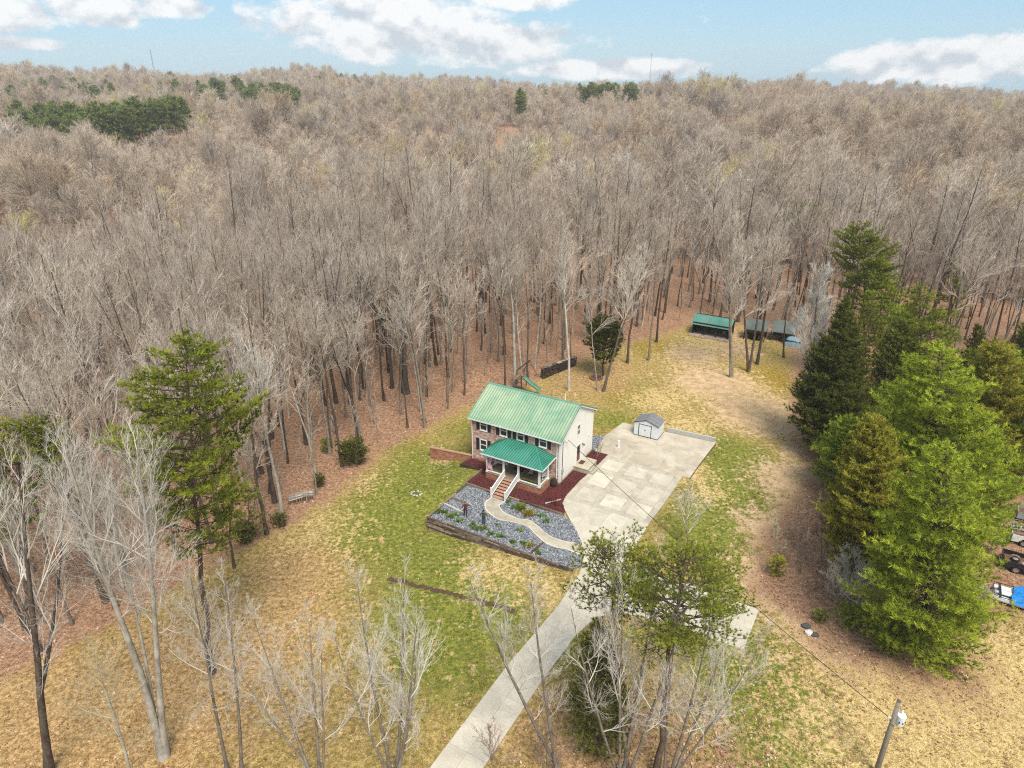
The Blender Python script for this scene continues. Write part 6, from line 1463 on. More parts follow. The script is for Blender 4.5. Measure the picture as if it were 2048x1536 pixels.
def build_evergreens():
    near = dict(tuft=.19, wid=.037, nb=12, dens=6.5)
    far = dict(tuft=.34, wid=.072, nb=9, dens=4.2)
    # left side
    con('pine_tree', 'tall green pine with layered crown at the left woods edge', 425, 1345, 375, 660, 98, 1, kind='round', cb=.40, whorl=1.0, per=8, irr=.6, r0=.24, needle='needle_pine', upc=.03, gap=.1, **far)
    con('pine_tree', 'dark green pine half hidden by pale branches at the far left', 62, 1265, 38, 850, 84, 2, kind='round', cb=.55, whorl=.95, per=7, irr=.5, r0=.2, needle='needle_pine', gap=.12, **far)
    con('pine_tree', 'thin olive pine just right of the tall layered pine', 468, 1135, 455, 925, 36, 3, kind='pine', cb=.25, whorl=.8, per=5, irr=.5, needle='needle_olive', gap=.35, r0=.14, **far)
    con('pine_tree', 'low sparse pine under the tall layered pine at the woods edge', 500, 1085, 498, 985, 36, 4, kind='pine', cb=.15, whorl=.7, per=5, irr=.5, needle='needle_olive', gap=.4, r0=.1, **far)
    con('pine_tree', 'small pine behind the pale double trunked tree', 165, 1060, 150, 880, 44, 5, kind='pine', cb=.35, whorl=.9, per=5, irr=.4, needle='needle_pine', gap=.3, r0=.14, **far)
    # foreground pines and the dark cedar in front of the driveway
    con('pine_tree', 'foreground pine spreading over the left side of the driveway fork', 1228, 1440, 1222, 1096, 82, 11, kind='round', cb=.70, whorl=.55, per=8, irr=.5, r0=.2, needle='needle_pine', upc=.08, gap=.14, **near)
    con('pine_tree', 'larger foreground pine covering the driveway spur', 1310, 1555, 1370, 1106, 96, 12, kind='round', cb=.62, whorl=.55, per=9, irr=.5, r0=.24, needle='needle_pine', upc=.06, gap=.12, **near)
    con('cedar_tree', 'dark cedar behind bare branches beside the driveway', 1196, 1510, 1192, 1250, 62, 13, kind='column', cb=.06, whorl=.42, per=8, irr=.35, r0=.14, needle='needle_cedar', upc=.5, tuft=.22, wid=.05, nb=10, dens=5)
    # the evergreen group on the right
    E = [('cedar_tree', 'tall dark cone shaped cedar at the left of the evergreen group', 1645, 900, 1694, 598, 88, 21, dict(kind='cone', cb=.02, whorl=.48, per=9, irr=.3, r0=.2, needle='needle_cedar', upc=.5)),
         ('pine_tree', 'tall domed pine rising highest of the evergreen group', 1722, 770, 1718, 446, 50, 22, dict(kind='round', cb=.48, whorl=.85, per=7, irr=.4, r0=.2, needle='needle_pine', upc=.15, gap=.08)),
         ('pine_tree', 'bright pine in front of the tallest domed pine', 1750, 785, 1764, 515, 46, 23, dict(kind='pine', cb=.42, whorl=.8, per=7, irr=.4, r0=.17, needle='needle_bright', upc=.2)),
         ('pine_tree', 'broad layered pine right of the dark cedar', 1818, 890, 1843, 568, 80, 24, dict(kind='pine', cb=.3, whorl=1.05, per=9, irr=.5, r0=.2, needle='needle_pine', upc=.08)),
         ('cedar_tree', 'brownish olive cedar squeezed between the dark cedar and the layered pine', 1778, 890, 1800, 648, 62, 25, dict(kind='column', cb=.03, whorl=.55, per=8, irr=.4, r0=.14, needle='needle_olive', upc=.5)),
         ('pine_tree', 'big spreading light green pine in the middle of the evergreen group', 1838, 1110, 1885, 690, 150, 26, dict(kind='pine', cb=.04, whorl=.95, per=10, irr=.55, r0=.24, needle='needle_bright', upc=.1)),
         ('cedar_tree', 'golden green cedar at the front left of the evergreen group', 1708, 1150, 1748, 842, 82, 27, dict(kind='column', cb=.02, whorl=.45, per=9, irr=.4, r0=.18, needle='needle_gold', upc=.6)),
         ('pine_tree', 'foremost broad green pine sweeping down to the lawn', 1832, 1300, 1886, 885, 132, 28, dict(kind='pine', cb=.0, whorl=.85, per=11, irr=.55, r0=.24, needle='needle_bright', upc=.02, droop=.12)),
         ('pine_tree', 'bright green pine cut by the right edge above the parked trucks', 2030, 970, 2066, 745, 78, 29, dict(kind='pine', cb=.03, whorl=.7, per=8, irr=.4, r0=.18, needle='needle_white_pine', upc=.15)),
         ('cedar_tree', 'yellow green cedar behind the spreading light green pine', 1962, 965, 1990, 690, 80, 30, dict(kind='column', cb=.03, whorl=.6, per=9, irr=.4, r0=.16, needle='needle_gold', upc=.5)),
         ('cedar_tree', 'small dark cedar at the back right of the evergreen group', 1940, 810, 1955, 650, 46, 31, dict(kind='cone', cb=.03, whorl=.6, per=8, irr=.35, r0=.13, needle='needle_cedar', upc=.5)),
         ('cedar_tree', 'olive green cedar at the right edge behind the bright pine', 2046, 850, 2066, 645, 66, 32, dict(kind='column', cb=.03, whorl=.6, per=8, irr=.4, r0=.14, needle='needle_olive', upc=.5)),
         ('pine_tree', 'low bright young pine between the dark and the golden cedar', 1680, 985, 1700, 835, 66, 33, dict(kind='pine', cb=.02, whorl=.55, per=8, irr=.4, r0=.1, needle='needle_white_pine', upc=.2)),
         ('pine_tree', 'deep green pine filling the right side behind the foremost pine', 1930, 1090, 1965, 830, 74, 34, dict(kind='pine', cb=.02, whorl=.85, per=10, irr=.5, r0=.18, needle='needle_white_pine', upc=.12)),
         ('pine_tree', 'fresh green pine behind the golden cedar', 1768, 1010, 1790, 765, 78, 35, dict(kind='pine', cb=.02, whorl=.85, per=10, irr=.5, r0=.18, needle='needle_white_pine', upc=.15)),
         ('pine_tree', 'green pine between the layered pine and the right edge', 1925, 905, 1950, 700, 76, 36, dict(kind='pine', cb=.03, whorl=.7, per=8, irr=.4, r0=.18, needle='needle_pine', upc=.15)),
         ('cedar_tree', 'narrow green cedar hidden at the heart of the evergreen group', 1805, 1170, 1830, 960, 64, 37, dict(kind='column', cb=.02, whorl=.55, per=9, irr=.4, r0=.14, needle='needle_olive', upc=.5)),
         ('pine_tree', 'slim green pine filling between the dark cedar and the tall domed pine', 1712, 815, 1738, 588, 44, 39, dict(kind='pine', cb=.15, whorl=.85, per=8, irr=.5, r0=.15, needle='needle_pine', upc=.15)),
         ('pine_tree', 'green pine half hidden behind the olive cedar', 1790, 830, 1805, 612, 52, 40, dict(kind='pine', cb=.15, whorl=.85, per=8, irr=.5, r0=.15, needle='needle_white_pine', upc=.15)),
         ('pine_tree', 'light green pine at the right edge behind the olive cedar', 2000, 905, 2028, 700, 60, 61, dict(kind='pine', cb=.05, whorl=.85, per=9, irr=.5, r0=.16, needle='needle_white_pine', upc=.15)),
         ('pine_tree', 'pine reaching in from the right edge above the silver truck', 2082, 940, 2120, 690, 84, 62, dict(kind='pine', cb=.05, whorl=.85, per=9, irr=.5, r0=.18, needle='needle_bright', upc=.12)),
         ('cedar_tree', 'dark green cedar low at the foot of the tall dark cedar', 1672, 925, 1690, 770, 60, 38, dict(kind='column', cb=.02, whorl=.5, per=8, irr=.4, r0=.12, needle='needle_cedar', upc=.5))]
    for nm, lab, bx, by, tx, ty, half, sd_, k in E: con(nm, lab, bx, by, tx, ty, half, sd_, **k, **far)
    # evergreens standing in the leafless woods
    con('pine_tree', 'thin sparse pine rising in the bare woods above the barn', 1598, 590, 1614, 402, 34, 41, kind='round', cb=.62, whorl=.9, per=4, irr=.5, tuft=.55, wid=.11, nb=8, gap=.3, r0=.14, needle='needle_olive')
    con('pine_tree', 'slim olive pine in the bare woods behind the evergreen group', 1893, 700, 1907, 525, 28, 42, kind='pine', cb=.3, whorl=.9, per=5, irr=.4, tuft=.5, wid=.1, nb=8, gap=.25, r0=.12, needle='needle_olive')
    con('cedar_tree', 'dark round cedar at the woods edge behind the leaning lawn trees', 1206, 752, 1211, 638, 34, 43, kind='round', cb=.25, whorl=.5, per=8, irr=.25, tuft=.4, wid=.1, nb=8, dens=4, r0=.12, needle='needle_cedar', upc=.4)
    con('cedar_tree', 'dark cedar among bare trunks left of centre', 398, 760, 394, 575, 30, 44, kind='cone', cb=.2, whorl=.8, per=6, irr=.4, tuft=.5, wid=.11, nb=7, gap=.2, r0=.12, needle='needle_cedar')
    con('cedar_tree', 'dark slender cedar among tall trunks behind the house', 782, 700, 778, 555, 22, 45, kind='cone', cb=.25, whorl=.8, per=6, irr=.4, tuft=.5, wid=.11, nb=7, gap=.3, r0=.1, needle='needle_cedar')
    con('cedar_tree', 'dark cedar far off in the woods at the left', 222, 400, 220, 318, 26, 46, kind='round', cb=.2, whorl=1.0, per=7, irr=.3, tuft=.8, wid=.18, nb=7, r0=.15, needle='needle_cedar')
    # shrubs
    def shrub(label, bx, by, H, Rr, seed, needle, kind='round', name='shrub'):
        b = G(bx, by); k = conifer(seed, H, .02, Rr, kind=kind, whorl=.32, per=8, irr=.35, tuft=.3, wid=.07, nb=8, dens=4, r0=.06, needle=needle, upc=.45); place_tree(name, k, b, label, 'shrub', parts=('stem', 'foliage'))
    shrub('large dark green evergreen shrub at the left woods edge', 708, 928, 2.6, 2.1, 51, 'needle_cedar'); shrub('small round dark shrub on the lawn edge left of the large shrub', 640, 972, 1.3, .7, 52, 'needle_cedar')
    shrub('low juniper at the foot of the pale slender tree', 560, 1052, 1.0, 1.0, 53, 'needle_cedar'); shrub('low juniper under the tall bright pine', 492, 1082, 1.5, 1.4, 54, 'needle_cedar')
    shrub('bright low bush in front of the foremost pine', 1772, 1300, 1.9, 1.9, 55, 'needle_bright'); shrub('bright trailing bush left of the foremost pine', 1700, 1250, 1.2, 1.4, 56, 'needle_white_pine')
    shrub('small olive shrub at the foot of the leafy sapling', 1552, 1148, 1.5, .8, 57, 'needle_gold'); shrub('small dark weedy shrub by the rocks', 1640, 1242, .7, .6, 58, 'needle_olive')
    shrub('dark shrub beside the pallets', 655, 905, 1.6, .8, 59, 'needle_olive')
build_evergreens()

def build_bare_trees():
    F = dict(sec=7, ter=6, tw=4, twr=.0064, tl=1.15, wob=.008, lr=.55, tmin=.42)
    FP = dict(F, twigm='twig_pale', bark='bark')
    bare('bare_tree', 'big pale double trunked bare tree at lower left', 328, 1508, 232, 845, 301, cb=.5, spread=.24, limbs=40, up=.6, stems=[(-.02, 0, .97, .28), (.025, .05, .95, .24), (-.06, .06, .84, .14), (.10, -.02, .8, .12)], **dict(FP, bark='bark_pale'))
    bare('bare_tree', 'dark trunked bare tree at the lower left corner', 97, 1548, 42, 880, 302, cb=.3, spread=.27, limbs=20, r0=.27, fork=2, up=.6, bark='bark_dark', twigm='twig_pale', **F)
    bare('bare_tree', 'small budding yellowish tree at bottom left', 262, 1562, 212, 1270, 303, cb=.25, spread=.3, limbs=14, r0=.12, up=.6, twigm='twig_bud', bark='bark_pale', **F)
    bare('bare_tree', 'slender pale bare tree left of the tall pine trunk', 456, 1548, 385, 1112, 304, cb=.35, spread=.24, limbs=16, r0=.13, up=.4, **FP)
    bare('bare_tree', 'slim straight bare tree right of the tall pine trunk', 482, 1548, 455, 1092, 305, cb=.35, spread=.17, limbs=16, r0=.12, up=.4, **FP)
    bare('bare_tree', 'fan shaped pale bare tree at bottom left of centre', 634, 1562, 560, 1225, 306, cb=.25, spread=.3, limbs=20, up=.7, stems=[(-.15, .1, .95, .11), (.05, .0, .9, .12), (.22, -.1, .85, .1), (-.35, 0, .8, .09)], **FP)
    bare('bare_tree', 'dense bushy pale bare tree at the bottom centre', 786, 1575, 772, 1180, 307, cb=.25, spread=.28, limbs=30, up=.8, stems=[(-.12, .1, .95, .13), (.05, .1, 1.0, .13), (.16, -.05, .9, .12), (-.26, 0, .85, .1), (.28, .1, .8, .1)], **FP)
    bare('bare_tree', 'wide forked bare tree leaning over the driveway', 1120, 1548, 1010, 1165, 308, cb=.3, spread=.26, limbs=18, up=.5, stems=[(-.22, .05, 1.05, .14), (.10, .1, 1.0, .13)], **FP)
    bare('bare_tree', 'many stemmed pale bare tree in front of the foreground pines', 1250, 1562, 1262, 1140, 309, cb=.28, spread=.26, limbs=34, up=.75, stems=[(-.28, 0, .9, .12), (-.12, .1, 1.0, .13), (.0, 0, .95, .11), (.12, .1, 1.0, .13), (.28, 0, .9, .12)], **FP)
    bare('bare_tree', 'pale bare tree spreading right below the foreground pines', 1335, 1562, 1400, 1200, 310, cb=.25, spread=.3, limbs=26, up=.6, stems=[(.05, 0, .95, .12), (.25, .05, .9, .11), (.42, 0, .85, .09), (-.1, .1, .8, .1)], **FP)
    bare('bare_tree', 'low twiggy sapling overhanging the driveway at the bottom edge', 992, 1570, 952, 1440, 311, cb=.2, spread=.45, limbs=8, r0=.05, up=.3, twigm='twig_brown', bark='bark', sec=6, ter=5, tw=3, twr=.012)
    bare('bare_tree', 'low twiggy thicket at the bottom right of the driveway', 1090, 1560, 1080, 1440, 312, cb=.1, spread=.4, limbs=12, up=.3, stems=[(-.2, 0, .9, .04), (.1, .1, 1, .04), (.3, 0, .8, .03)], twigm='twig_brown', bark='bark', sec=6, ter=5, tw=3, twr=.012)
    # trees on and around the lawn
    M_ = dict(sec=8, ter=7, tw=4, twr=.0155)
    bare('bare_tree', 'slender grey tree at the lawn edge left of the house', 850, 856, 832, 480, 321, cb=.45, spread=.17, r0=.17, limbs=14, twigm='twig', bark='bark', **M_)
    bare('bare_tree', 'tall grey tree behind the right end of the house roof', 1138, 781, 1128, 440, 322, cb=.5, spread=.2, r0=.2, limbs=15, bark='bark_pale', **M_)
    bare('bare_tree', 'dark leaning tree beside the fire pit', 1206, 783, 1275, 500, 323, cb=.45, spread=.3, r0=.2, limbs=13, fork=1, bark='bark_dark', **M_)
    bare('bare_tree', 'pale thin tree crossing the dark leaning tree by the fire pit', 1196, 781, 1188, 540, 324, cb=.5, spread=.3, r0=.11, limbs=10, bark='bark_pale', **M_)
    bare('bare_tree', 'bare tree with a curved trunk foot at the back of the lawn', 1255, 726, 1282, 430, 325, cb=.5, spread=.22, r0=.2, limbs=13, bark='bark_dark', **M_)
    bare('bare_tree', 'straight grey tree right of the curved trunk on the back lawn', 1297, 721, 1308, 420, 326, cb=.5, spread=.22, r0=.17, limbs=13, bark='bark', **M_)
    bare('bare_tree', 'tall dark tree at the lawn corner left of the barn', 1313, 684, 1330, 400, 327, cb=.5, spread=.2, r0=.18, limbs=13, bark='bark_dark', **M_)
    bare('bare_tree', 'front left tree of the clump before the barn', 1463, 754, 1458, 440, 328, cb=.35, spread=.24, limbs=20, stems=[(-.02, 0, 1, .2), (.05, .05, .95, .17)], bark='bark', **M_)
    bare('bare_tree', 'middle twin trunked tree of the clump before the barn', 1495, 743, 1512, 430, 329, cb=.35, spread=.24, limbs=20, stems=[(-.04, 0, .95, .2), (.08, 0, 1, .19)], bark='bark_dark', **M_)
    bare('bare_tree', 'right hand dark tree of the clump before the barn', 1514, 728, 1552, 415, 330, cb=.4, spread=.25, r0=.22, limbs=15, fork=1, bark='bark_dark', **M_)
    bare('bare_tree', 'short dark tree between the lean-to and the pale crowned tree', 1568, 715, 1560, 560, 331, cb=.4, spread=.28, r0=.16, limbs=10, bark='bark_dark', **M_)
    bare('bare_tree', 'tree with a dense pale crown beside the dark cedar', 1606, 868, 1648, 525, 332, cb=.32, spread=.27, r0=.17, limbs=24, up=.8, sec=10, ter=9, tw=5, twr=.0155, twigm='twig_pale', bark='bark_dark')
    bare('bare_tree', 'thickest dark trunk in the woods behind the house', 812, 786, 798, 450, 333, cb=.5, spread=.26, r0=.46, limbs=18, fork=2, bark='bark_dark', **M_)
    bare('bare_tree', 'pale slender tree at the left lawn edge by the pallets', 563, 1038, 528, 640, 334, cb=.5, spread=.19, r0=.2, limbs=16, bark='bark_pale', twigm='twig_pale', **M_)
    bare('bare_tree', 'dark tree leaning beside the pale slender tree at left', 534, 1068, 492, 760, 335, cb=.45, spread=.2, r0=.19, limbs=13, bark='bark_dark', **M_)
    bare('bare_tree', 'dark straight tree behind the pale slender tree at left', 540, 985, 548, 690, 336, cb=.5, spread=.2, r0=.2, limbs=13, bark='bark_dark', **M_)
    bare('bare_tree', 'pale tall tree directly behind the left half of the house roof', 1030, 772, 1022, 420, 337, cb=.5, spread=.2, r0=.26, limbs=15, bark='bark_pale', **M_)
    bare('bare_tree', 'dark leaning trunk in the woods behind the pale double trunked tree', 232, 1215, 120, 900, 338, cb=.5, spread=.2, r0=.22, limbs=12, bark='bark_dark', **M_)
    bare('bare_tree', 'large dark crowned tree in the woods at upper right', 1915, 560, 1920, 375, 339, cb=.35, spread=.32, r0=.3, limbs=17, fork=1, bark='bark_dark', twigm='twig_brown', **M_)
    # small garden trees
    bare('bare_tree', 'small spreading bare tree on the lawn right of the driveway', 1379, 1090, 1352, 990, 341, cb=.32, spread=.62, r0=.1, limbs=10, up=.35, sec=6, ter=5, tw=3, twr=.011, twigm='twig_pale', bark='bark')
    bare('bare_shrub', 'small many stemmed bare shrub in the bed behind the side steps', 1193, 915, 1203, 878, 342, cat='shrub', cb=.3, spread=.3, limbs=12, up=.8, stems=[(-.2, 0, .9, .03), (0, .1, 1, .03), (.2, 0, .9, .03)], sec=5, ter=4, tw=2, twr=.009, twigm='twig_brown', bark='bark')
    p = UV(1.5, -4.0, .12); o = place_tree('red_shrub', bare_tree(343, 1.5, cb=.15, spread=.75, r0=.05, limbs=16, up=-.25, sec=6, ter=5, tw=3, twr=.006, lr=.5, twigm='twig_red', bark='twig_red'), p, 'weeping red twigged shrub in the mulch by the driveway corner', 'shrub')
    # brush at the right lawn edge
    B_ = dict(sec=6, ter=6, tw=4, twr=.012, twigm='twig_brown', bark='bark')
    bare('sapling', 'leafy sapling at the right lawn edge', 1548, 1135, 1553, 1020, 351, cb=.3, spread=.2, r0=.05, limbs=12, up=.5, sec=6, ter=6, tw=4, twr=.014, twigm='twig_bud', bark='bark')
    bare('sapling', 'brown twiggy sapling right of the leafy sapling', 1600, 1148, 1606, 1005, 352, cb=.2, spread=.25, limbs=16, up=.6, stems=[(-.1, 0, 1, .04), (.05, .1, .9, .04), (.15, 0, .8, .03)], **B_)
    bare('sapling', 'brown twiggy sapling against the golden cedar', 1640, 1125, 1645, 1000, 353, cb=.2, spread=.25, limbs=14, up=.6, stems=[(-.08, 0, 1, .04), (.1, 0, .9, .04)], **B_)
    bare('thicket', 'grey tangle of bare branches left of the foremost pine', 1690, 1212, 1692, 1110, 354, cat='shrub', cb=.1, spread=.5, limbs=24, up=.1, stems=[(-.4, 0, .8, .04), (-.1, .1, 1, .04), (.2, 0, .9, .04), (.5, 0, .8, .03)], sec=7, ter=6, tw=4, twr=.014, twigm='twig_pale', bark='bark')
    b = G(1948, 1195); o = place_tree('brush_pile', bare_tree(355, 3.2, cb=.1, spread=.5, limbs=18, up=-.1, stems=[(2.2, -.5, .9, .04), (1.6, .4, .8, .04), (2.6, 0, 1, .04)], sec=6, ter=5, tw=3, twr=.013, twigm='twig_pale', bark='bark_pale'), b, 'pale cut branches lying beside the pontoon raft', 'branches')
    # thin saplings along the woods edge
    rng = np.random.default_rng(77); protos = [bare_tree(400 + i, 8.0, cb=.35, spread=.16, r0=.05, limbs=10, sec=5, ter=5, tw=3, twr=.012, bark='bark', twigm='twig') for i in range(4)]
    P = [Vector((*c, 0)) for c in CLEAR[1:17]]; n = 0
    while n < 60:
        i = rng.integers(0, len(P) - 1); p = P[i].lerp(P[i + 1], rng.random()); d = (P[i + 1] - P[i]).normalized(); nrm = Vector((-d.y, d.x, 0)); p = p + nrm * rng.uniform(.8, 11)
        if inside(NOFOREST, np.array([p.x]), np.array([p.y]))[0]: continue
        lab, grp = (('thin bare sapling in the woods edge left of the house', 'saplings along the left woods edge') if p.x < -8 else ('thin bare sapling in the woods edge behind the house', 'saplings along the back woods edge'))
        place_tree('sapling', protos[rng.integers(0, 4)], (p.x, p.y, float(tz(p.x, p.y))), lab, 'sapling', grp, rng.uniform(0, 6.28), rng.uniform(.5, 1.15)); n += 1
build_bare_trees()

# ------------------------------------------------------------------ far evergreens
def build_far_pines():
    rng = np.random.default_rng(31)
    protos = [conifer(500 + i, 17, .3, 4.2, kind=('round', 'pine', 'round')[i], whorl=1.7, per=6, irr=.35, tuft=1.1, wid=.34, nb=6, dens=1.5, r0=.22, needle='needle_far', upc=.3) for i in range(3)]
    stands = [('left', 'pine in the farthest green stand on the left skyline', [(0, 225, 152, 172, 42)]), ('leftlow', 'pine in the nearer green stand at the left edge', [(0, 130, 206, 242, 30)]), ('band', 'pine in the green band crossing the left hillside', [(120, 385, 186, 232, 46)]),
              ('mid', 'pine in the green stand right of the tall radio mast', [(315, 385, 141, 165, 14), (390, 590, 146, 196, 60)]), ('few', 'pine among the few on the skyline left of centre', [(630, 710, 144, 156, 12)]), ('ridge', 'pine in the dark stand on the central ridge', [(1035, 1270, 156, 182, 58)]), ('lone', 'lone round pine on the right hillside', [(1945, 1958, 184, 188, 1)])]
    gaps = []
    rr = np.linspace(240, 1140, 900)
    for key, lab, boxes in stands:
        for x0, x1, y0, y1, n in boxes:
            for k in range(n):
                s = (k + rng.uniform(0, 1)) / n; px = x0 + (x1 - x0) * s; py = rng.uniform(y0, y1)
                if key == 'band': py = 232 - 46 * s + rng.uniform(-8, 8)
                if key == 'mid' and n > 20: py = y0 + (y1 - y0) * min(1, max(0, .25 + .5 * s + rng.uniform(-.3, .3)))
                if key == 'ridge': py = 178 - 8 * math.sin(min(1, s * 1.2) * 1.57) + rng.uniform(-4, 9)
                az = math.atan((px - 1024) / FPX * math.cos(PITCH)); sc = rng.uniform(.8, 1.15) * (1.0 if key != 'ridge' else .95)
                X, Y = rr * math.sin(az), rr * math.cos(az); Z = tz(X, Y) + (18.5 if key == 'ridge' else 21) * sc - CAMH
                yy = 768 - FPX * (Y * math.sin(PITCH) + Z * math.cos(PITCH)) / (Y * math.cos(PITCH) - Z * math.sin(PITCH))
                ok = np.where(yy <= py)[0]
                i = ok[0] if len(ok) else int(np.argmin(yy))
                i = max(0, min(len(rr) - 1, i + int(rng.integers(-6, 7))))
                x, y = X[i], Y[i]; place_tree('far_pine', protos[rng.integers(0, 3)], (x, y, float(tz(x, y)) + .8), lab, 'tree', 'far pines: ' + lab.replace('pine in the ', '').replace('pine among the ', '') if n > 1 else None, rng.uniform(0, 6.28), sc * (1.12 if key == 'ridge' else 1.2))
                gaps.append(((x - 9 * math.sin(az), y - 9 * math.cos(az)), (7.0, 15.0)))
    return gaps
PINE_GAPS += build_far_pines()
woods()

# ------------------------------------------------------------------ garden plants
def build_plants():
    def plant(label, u, v, r, mats, seed, group=None, n=16, h=.3, name='garden_plant'):
        rng = np.random.default_rng(seed); t = site(name, label, 'plant', u, v, .02, 0, group)
        C = np.stack([rng.normal(0, r * .5, n), rng.normal(0, r * .5, n), rng.uniform(0, h * .4, n)], 1); D = C * [1.2, 1.2, 0] / r + [0, 0, .9]
        m = MB(); m.tufts(C, D, h, .07, 9, rng, .45); m.build('leaves', mats[0], t)
        if len(mats) > 1: m = MB(); k = n // 2; m.tufts(C[:k] + [0, 0, h * .75], D[:k], h * .35, .08, 6, rng, .9); m.build('flowers', mats[1], t)
    row = [(-8.12, -10.67), (-7.71, -10.43), (-6.78, -10.95), (-6.38, -10.43), (-5.47, -11.0), (-3.91, -10.95), (-3.4, -11.2), (-2.71, -10.9), (-1.76, -11.15), (-.64, -11.0), (.78, -11.35)]
    for i, (u, v) in enumerate(row):
        y = i in (0, 2, 5, 7); plant('green clump with pale yellow flowers in the row behind the timber wall' if y else 'plain green clump in the row behind the timber wall', u, v, .3, ('leaf_green', 'leaf_yellow') if y else ('leaf_green',), 600 + i, 'clumps with flowers along the timber wall' if y else 'plain clumps along the timber wall', n=12, h=.36)
    for i, (u, v, lab) in enumerate([(.45, -9.35, 'green clump alone in the gravel left of the path bend'), (-1.96, -9.59, 'tiny green clump alone in the gravel near the person in jeans'), (1.7, -10.9, 'green clump beside the short timber'), (-3.0, -5.7, 'dark green clump at the foot of the stairs'), (1.2, -6.1, 'upper green clump in the gravel near the driveway'), (1.95, -6.7, 'lower green clump in the gravel near the driveway'), (3.6, -11.35, 'green clump right of the short timber')]):
        plant(lab, u, v, .26 if 'tiny' not in lab else .2, ('leaf_green',), 640 + i, n=11, h=.32 if 'tiny' not in lab else .2)
    plant('smaller clump of yellow grass in the gravel right of the stairs', -1.4, -6.0, .5, ('leaf_green', 'leaf_yellow'), 661, n=34, h=.45); plant('wide mound of orange yellow grass in the gravel right of the stairs', -.2, -6.45, .62, ('leaf_yellow',), 662, n=60, h=.34)
    plant('flat mat of yellow green plants left of the short timber', 2.3, -10.9, .55, ('leaf_yellow', 'leaf_green'), 663, n=36, h=.22)
build_plants()

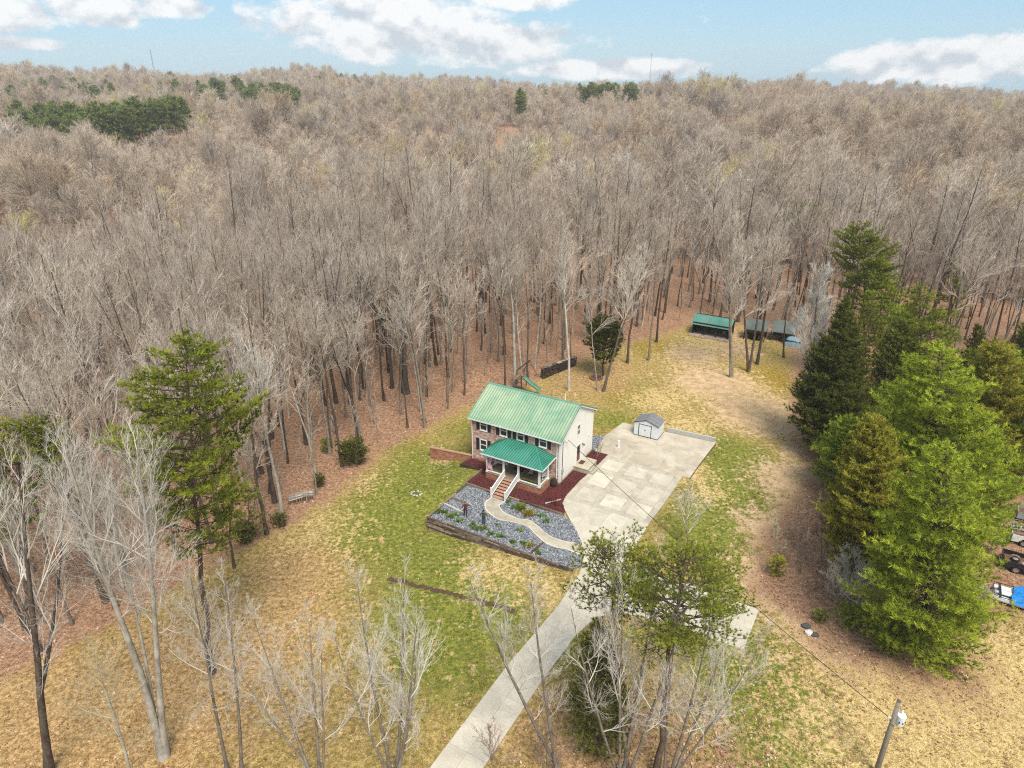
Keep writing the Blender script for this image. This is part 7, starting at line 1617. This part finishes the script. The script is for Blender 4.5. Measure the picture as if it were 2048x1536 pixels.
# ------------------------------------------------------------------ grass tufts and fallen leaves on the ground (nobody could count them)
def paved(x, y):
    u, v = to_uv(x, y)
    r = (u > -8.75) & (u < 8) & (v > -12.3) & (v < 0); r |= (u > -11.6) & (u < 12.2) & (v > -2.0) & (v < 17.9) & ~((u > 11.1) & (v < 8.2)) & ~((u < -.2) & (v > 8.9)); r |= (u > 7.4) & (u < 10.95) & (v < -8); r |= (u > 1.5) & (u < 10.95) & (v > -8.7) & (v < 0); r |= (u > 10.6) & (u < 22.8) & (v > -14.3) & (v < -8.5)
    r |= (u > 10.6) & (u < 13.5) & (v > -17) & (v < -8.5)
    return r
def ground_stuff():
    rng = np.random.default_rng(90)
    def pick(n, f):
        X, Y = [], []
        # even in the picture rather than on the ground: nearer strips get more
        y = 26 + 92 * rng.random(n * 3) ** 1.5; x = (rng.random(n * 3) * 2 - 1) * (y * .84 + 12)
        k = ~paved(x, y); x, y = x[k], y[k]; W = cover(x, y); w = f(W); k = rng.random(len(x)) < w; idx = np.where(k)[0][:n]
        return x[idx], y[idx], {a: b[idx] for a, b in W.items()}
    def zz(x, y): return tz(x, y)
    # grass
    x, y, W = pick(46000, lambda W: np.clip(.85 - 1.3 * W['litter'] - .8 * W['dirt'], 0, 1) * np.clip(.35 + .6 * W['green'] + .3 * W['straw'] + .25 * (np.sin(0) + 0), 0, 1))
    n = len(x); z = zz(x, y); nb = 5
    g = np.clip(W['green'] * 1.1 + rng.normal(0, .28, n), 0, 1); s = np.clip(W['straw'] + rng.normal(0, .2, n), 0, 1); o = np.clip(W['orange'] + rng.normal(0, .2, n), 0, 1)
    base = np.array([.36, .27, .10])[None] * np.ones((n, 1)); base = base * (1 - o[:, None]) + np.array([.42, .25, .10]) * o[:, None]
    base = base * (1 - g[:, None]) + np.array([.15, .19, .032]) * g[:, None]; base = base * (1 - s[:, None]) + np.array([.52, .39, .18]) * s[:, None]
    base *= rng.uniform(.7, 1.25, n)[:, None]
    L = rng.uniform(.07, .17, n); C = np.stack([x, y, z - .01], 1)
    a = rng.uniform(0, 6.28, (n, nb)); t = rng.uniform(.3, 1.2, (n, nb)); d = np.stack([np.cos(a) * np.sin(t), np.sin(a) * np.sin(t), np.cos(t)], -1)
    side = np.stack([-np.sin(a), np.cos(a), 0 * a], -1) * .028; B = C[:, None] + np.stack([np.cos(a), np.sin(a), 0 * a], -1) * rng.uniform(0, .09, (n, nb))[..., None]
    V = np.stack([B - side, B + side, B + d * (L[:, None] * rng.uniform(.7, 1.3, (n, nb)))[..., None]], 2).reshape(-1, 3)
    def mk(name, V, col, label, mat):
        me = bpy.data.meshes.new(name); k = len(V) // 3
        me.vertices.add(len(V)); me.vertices.foreach_set('co', V.astype(np.float32).ravel()); me.loops.add(len(V)); me.loops.foreach_set('vertex_index', np.arange(len(V), dtype=np.int32)); me.polygons.add(k); me.polygons.foreach_set('loop_start', (np.arange(k) * 3).astype(np.int32)); me.update(calc_edges=True)
        at = me.attributes.new('hue', 'FLOAT_COLOR', 'POINT'); at.data.foreach_set('color', np.concatenate([col, np.ones((len(col), 1))], 1).astype(np.float32).ravel()); me.materials.append(MAT[mat]); tag(link(name, me), label, kind='stuff')
    t_ = T('tufts'); MAT['tufts'] = t_.leaf(t_.attr('hue'), .25)
    mk('lawn_grass', V, np.repeat(base, nb * 3, 0), 'tufts of green and straw coloured grass over the lawns', 'tufts')
    # fallen leaves
    x, y, W = pick(52000, lambda W: np.clip(.10 + 1.1 * W['litter'] + .35 * W['orange'], 0, 1))
    n = len(x); z = zz(x, y) + rng.uniform(.01, .06, n); r = rng.uniform(.045, .10, n)
    pal = np.array([(.46, .27, .17), (.33, .17, .10), (.55, .38, .26), (.24, .12, .07), (.62, .48, .36), (.40, .22, .13)]); col = pal[rng.integers(0, 6, n)] * rng.uniform(.75, 1.2, n)[:, None]
    a = rng.uniform(0, 6.28, n); tl = rng.normal(0, .35, (n, 2))
    def pt(k, f): 
        an = a + k; dx, dy = np.cos(an) * r * f, np.sin(an) * r * f; return np.stack([x + dx, y + dy, z + dx * tl[:, 0] + dy * tl[:, 1]], 1)
    P = [pt(0, 1.3), pt(1.7, .8), pt(3.14, 1.2), pt(4.6, .8)]
    V = np.stack([P[0], P[1], P[2], P[0], P[2], P[3]], 1).reshape(-1, 3)
    mk('fallen_leaves', V, np.repeat(col, 6, 0), 'dry brown leaves scattered over lawn edges and woodland floor', 'tufts')
ground_stuff()
# ------------------------------------------------------------------ haze
def build_haze():
    m = MB(); m.box((-1600, -250, -60), (1600, 1500, 92)); me = m.mesh('haze', [])
    t = T('haze_air'); t.t.nodes.clear(); v = t.N('ShaderNodeVolumePrincipled'); v.inputs['Color'].default_value = (0.93, 0.93, 0.95, 1); v.inputs['Density'].default_value = 0.00021; v.inputs['Anisotropy'].default_value = 0.0
    o = t.N('ShaderNodeOutputMaterial'); t.L(v.outputs[0], o.inputs['Volume']); me.materials.append(t.m)
    tag(link('haze', me), 'thin spring haze over the woods', kind='stuff')
    SC.cycles.volume_bounces = 0
build_haze()
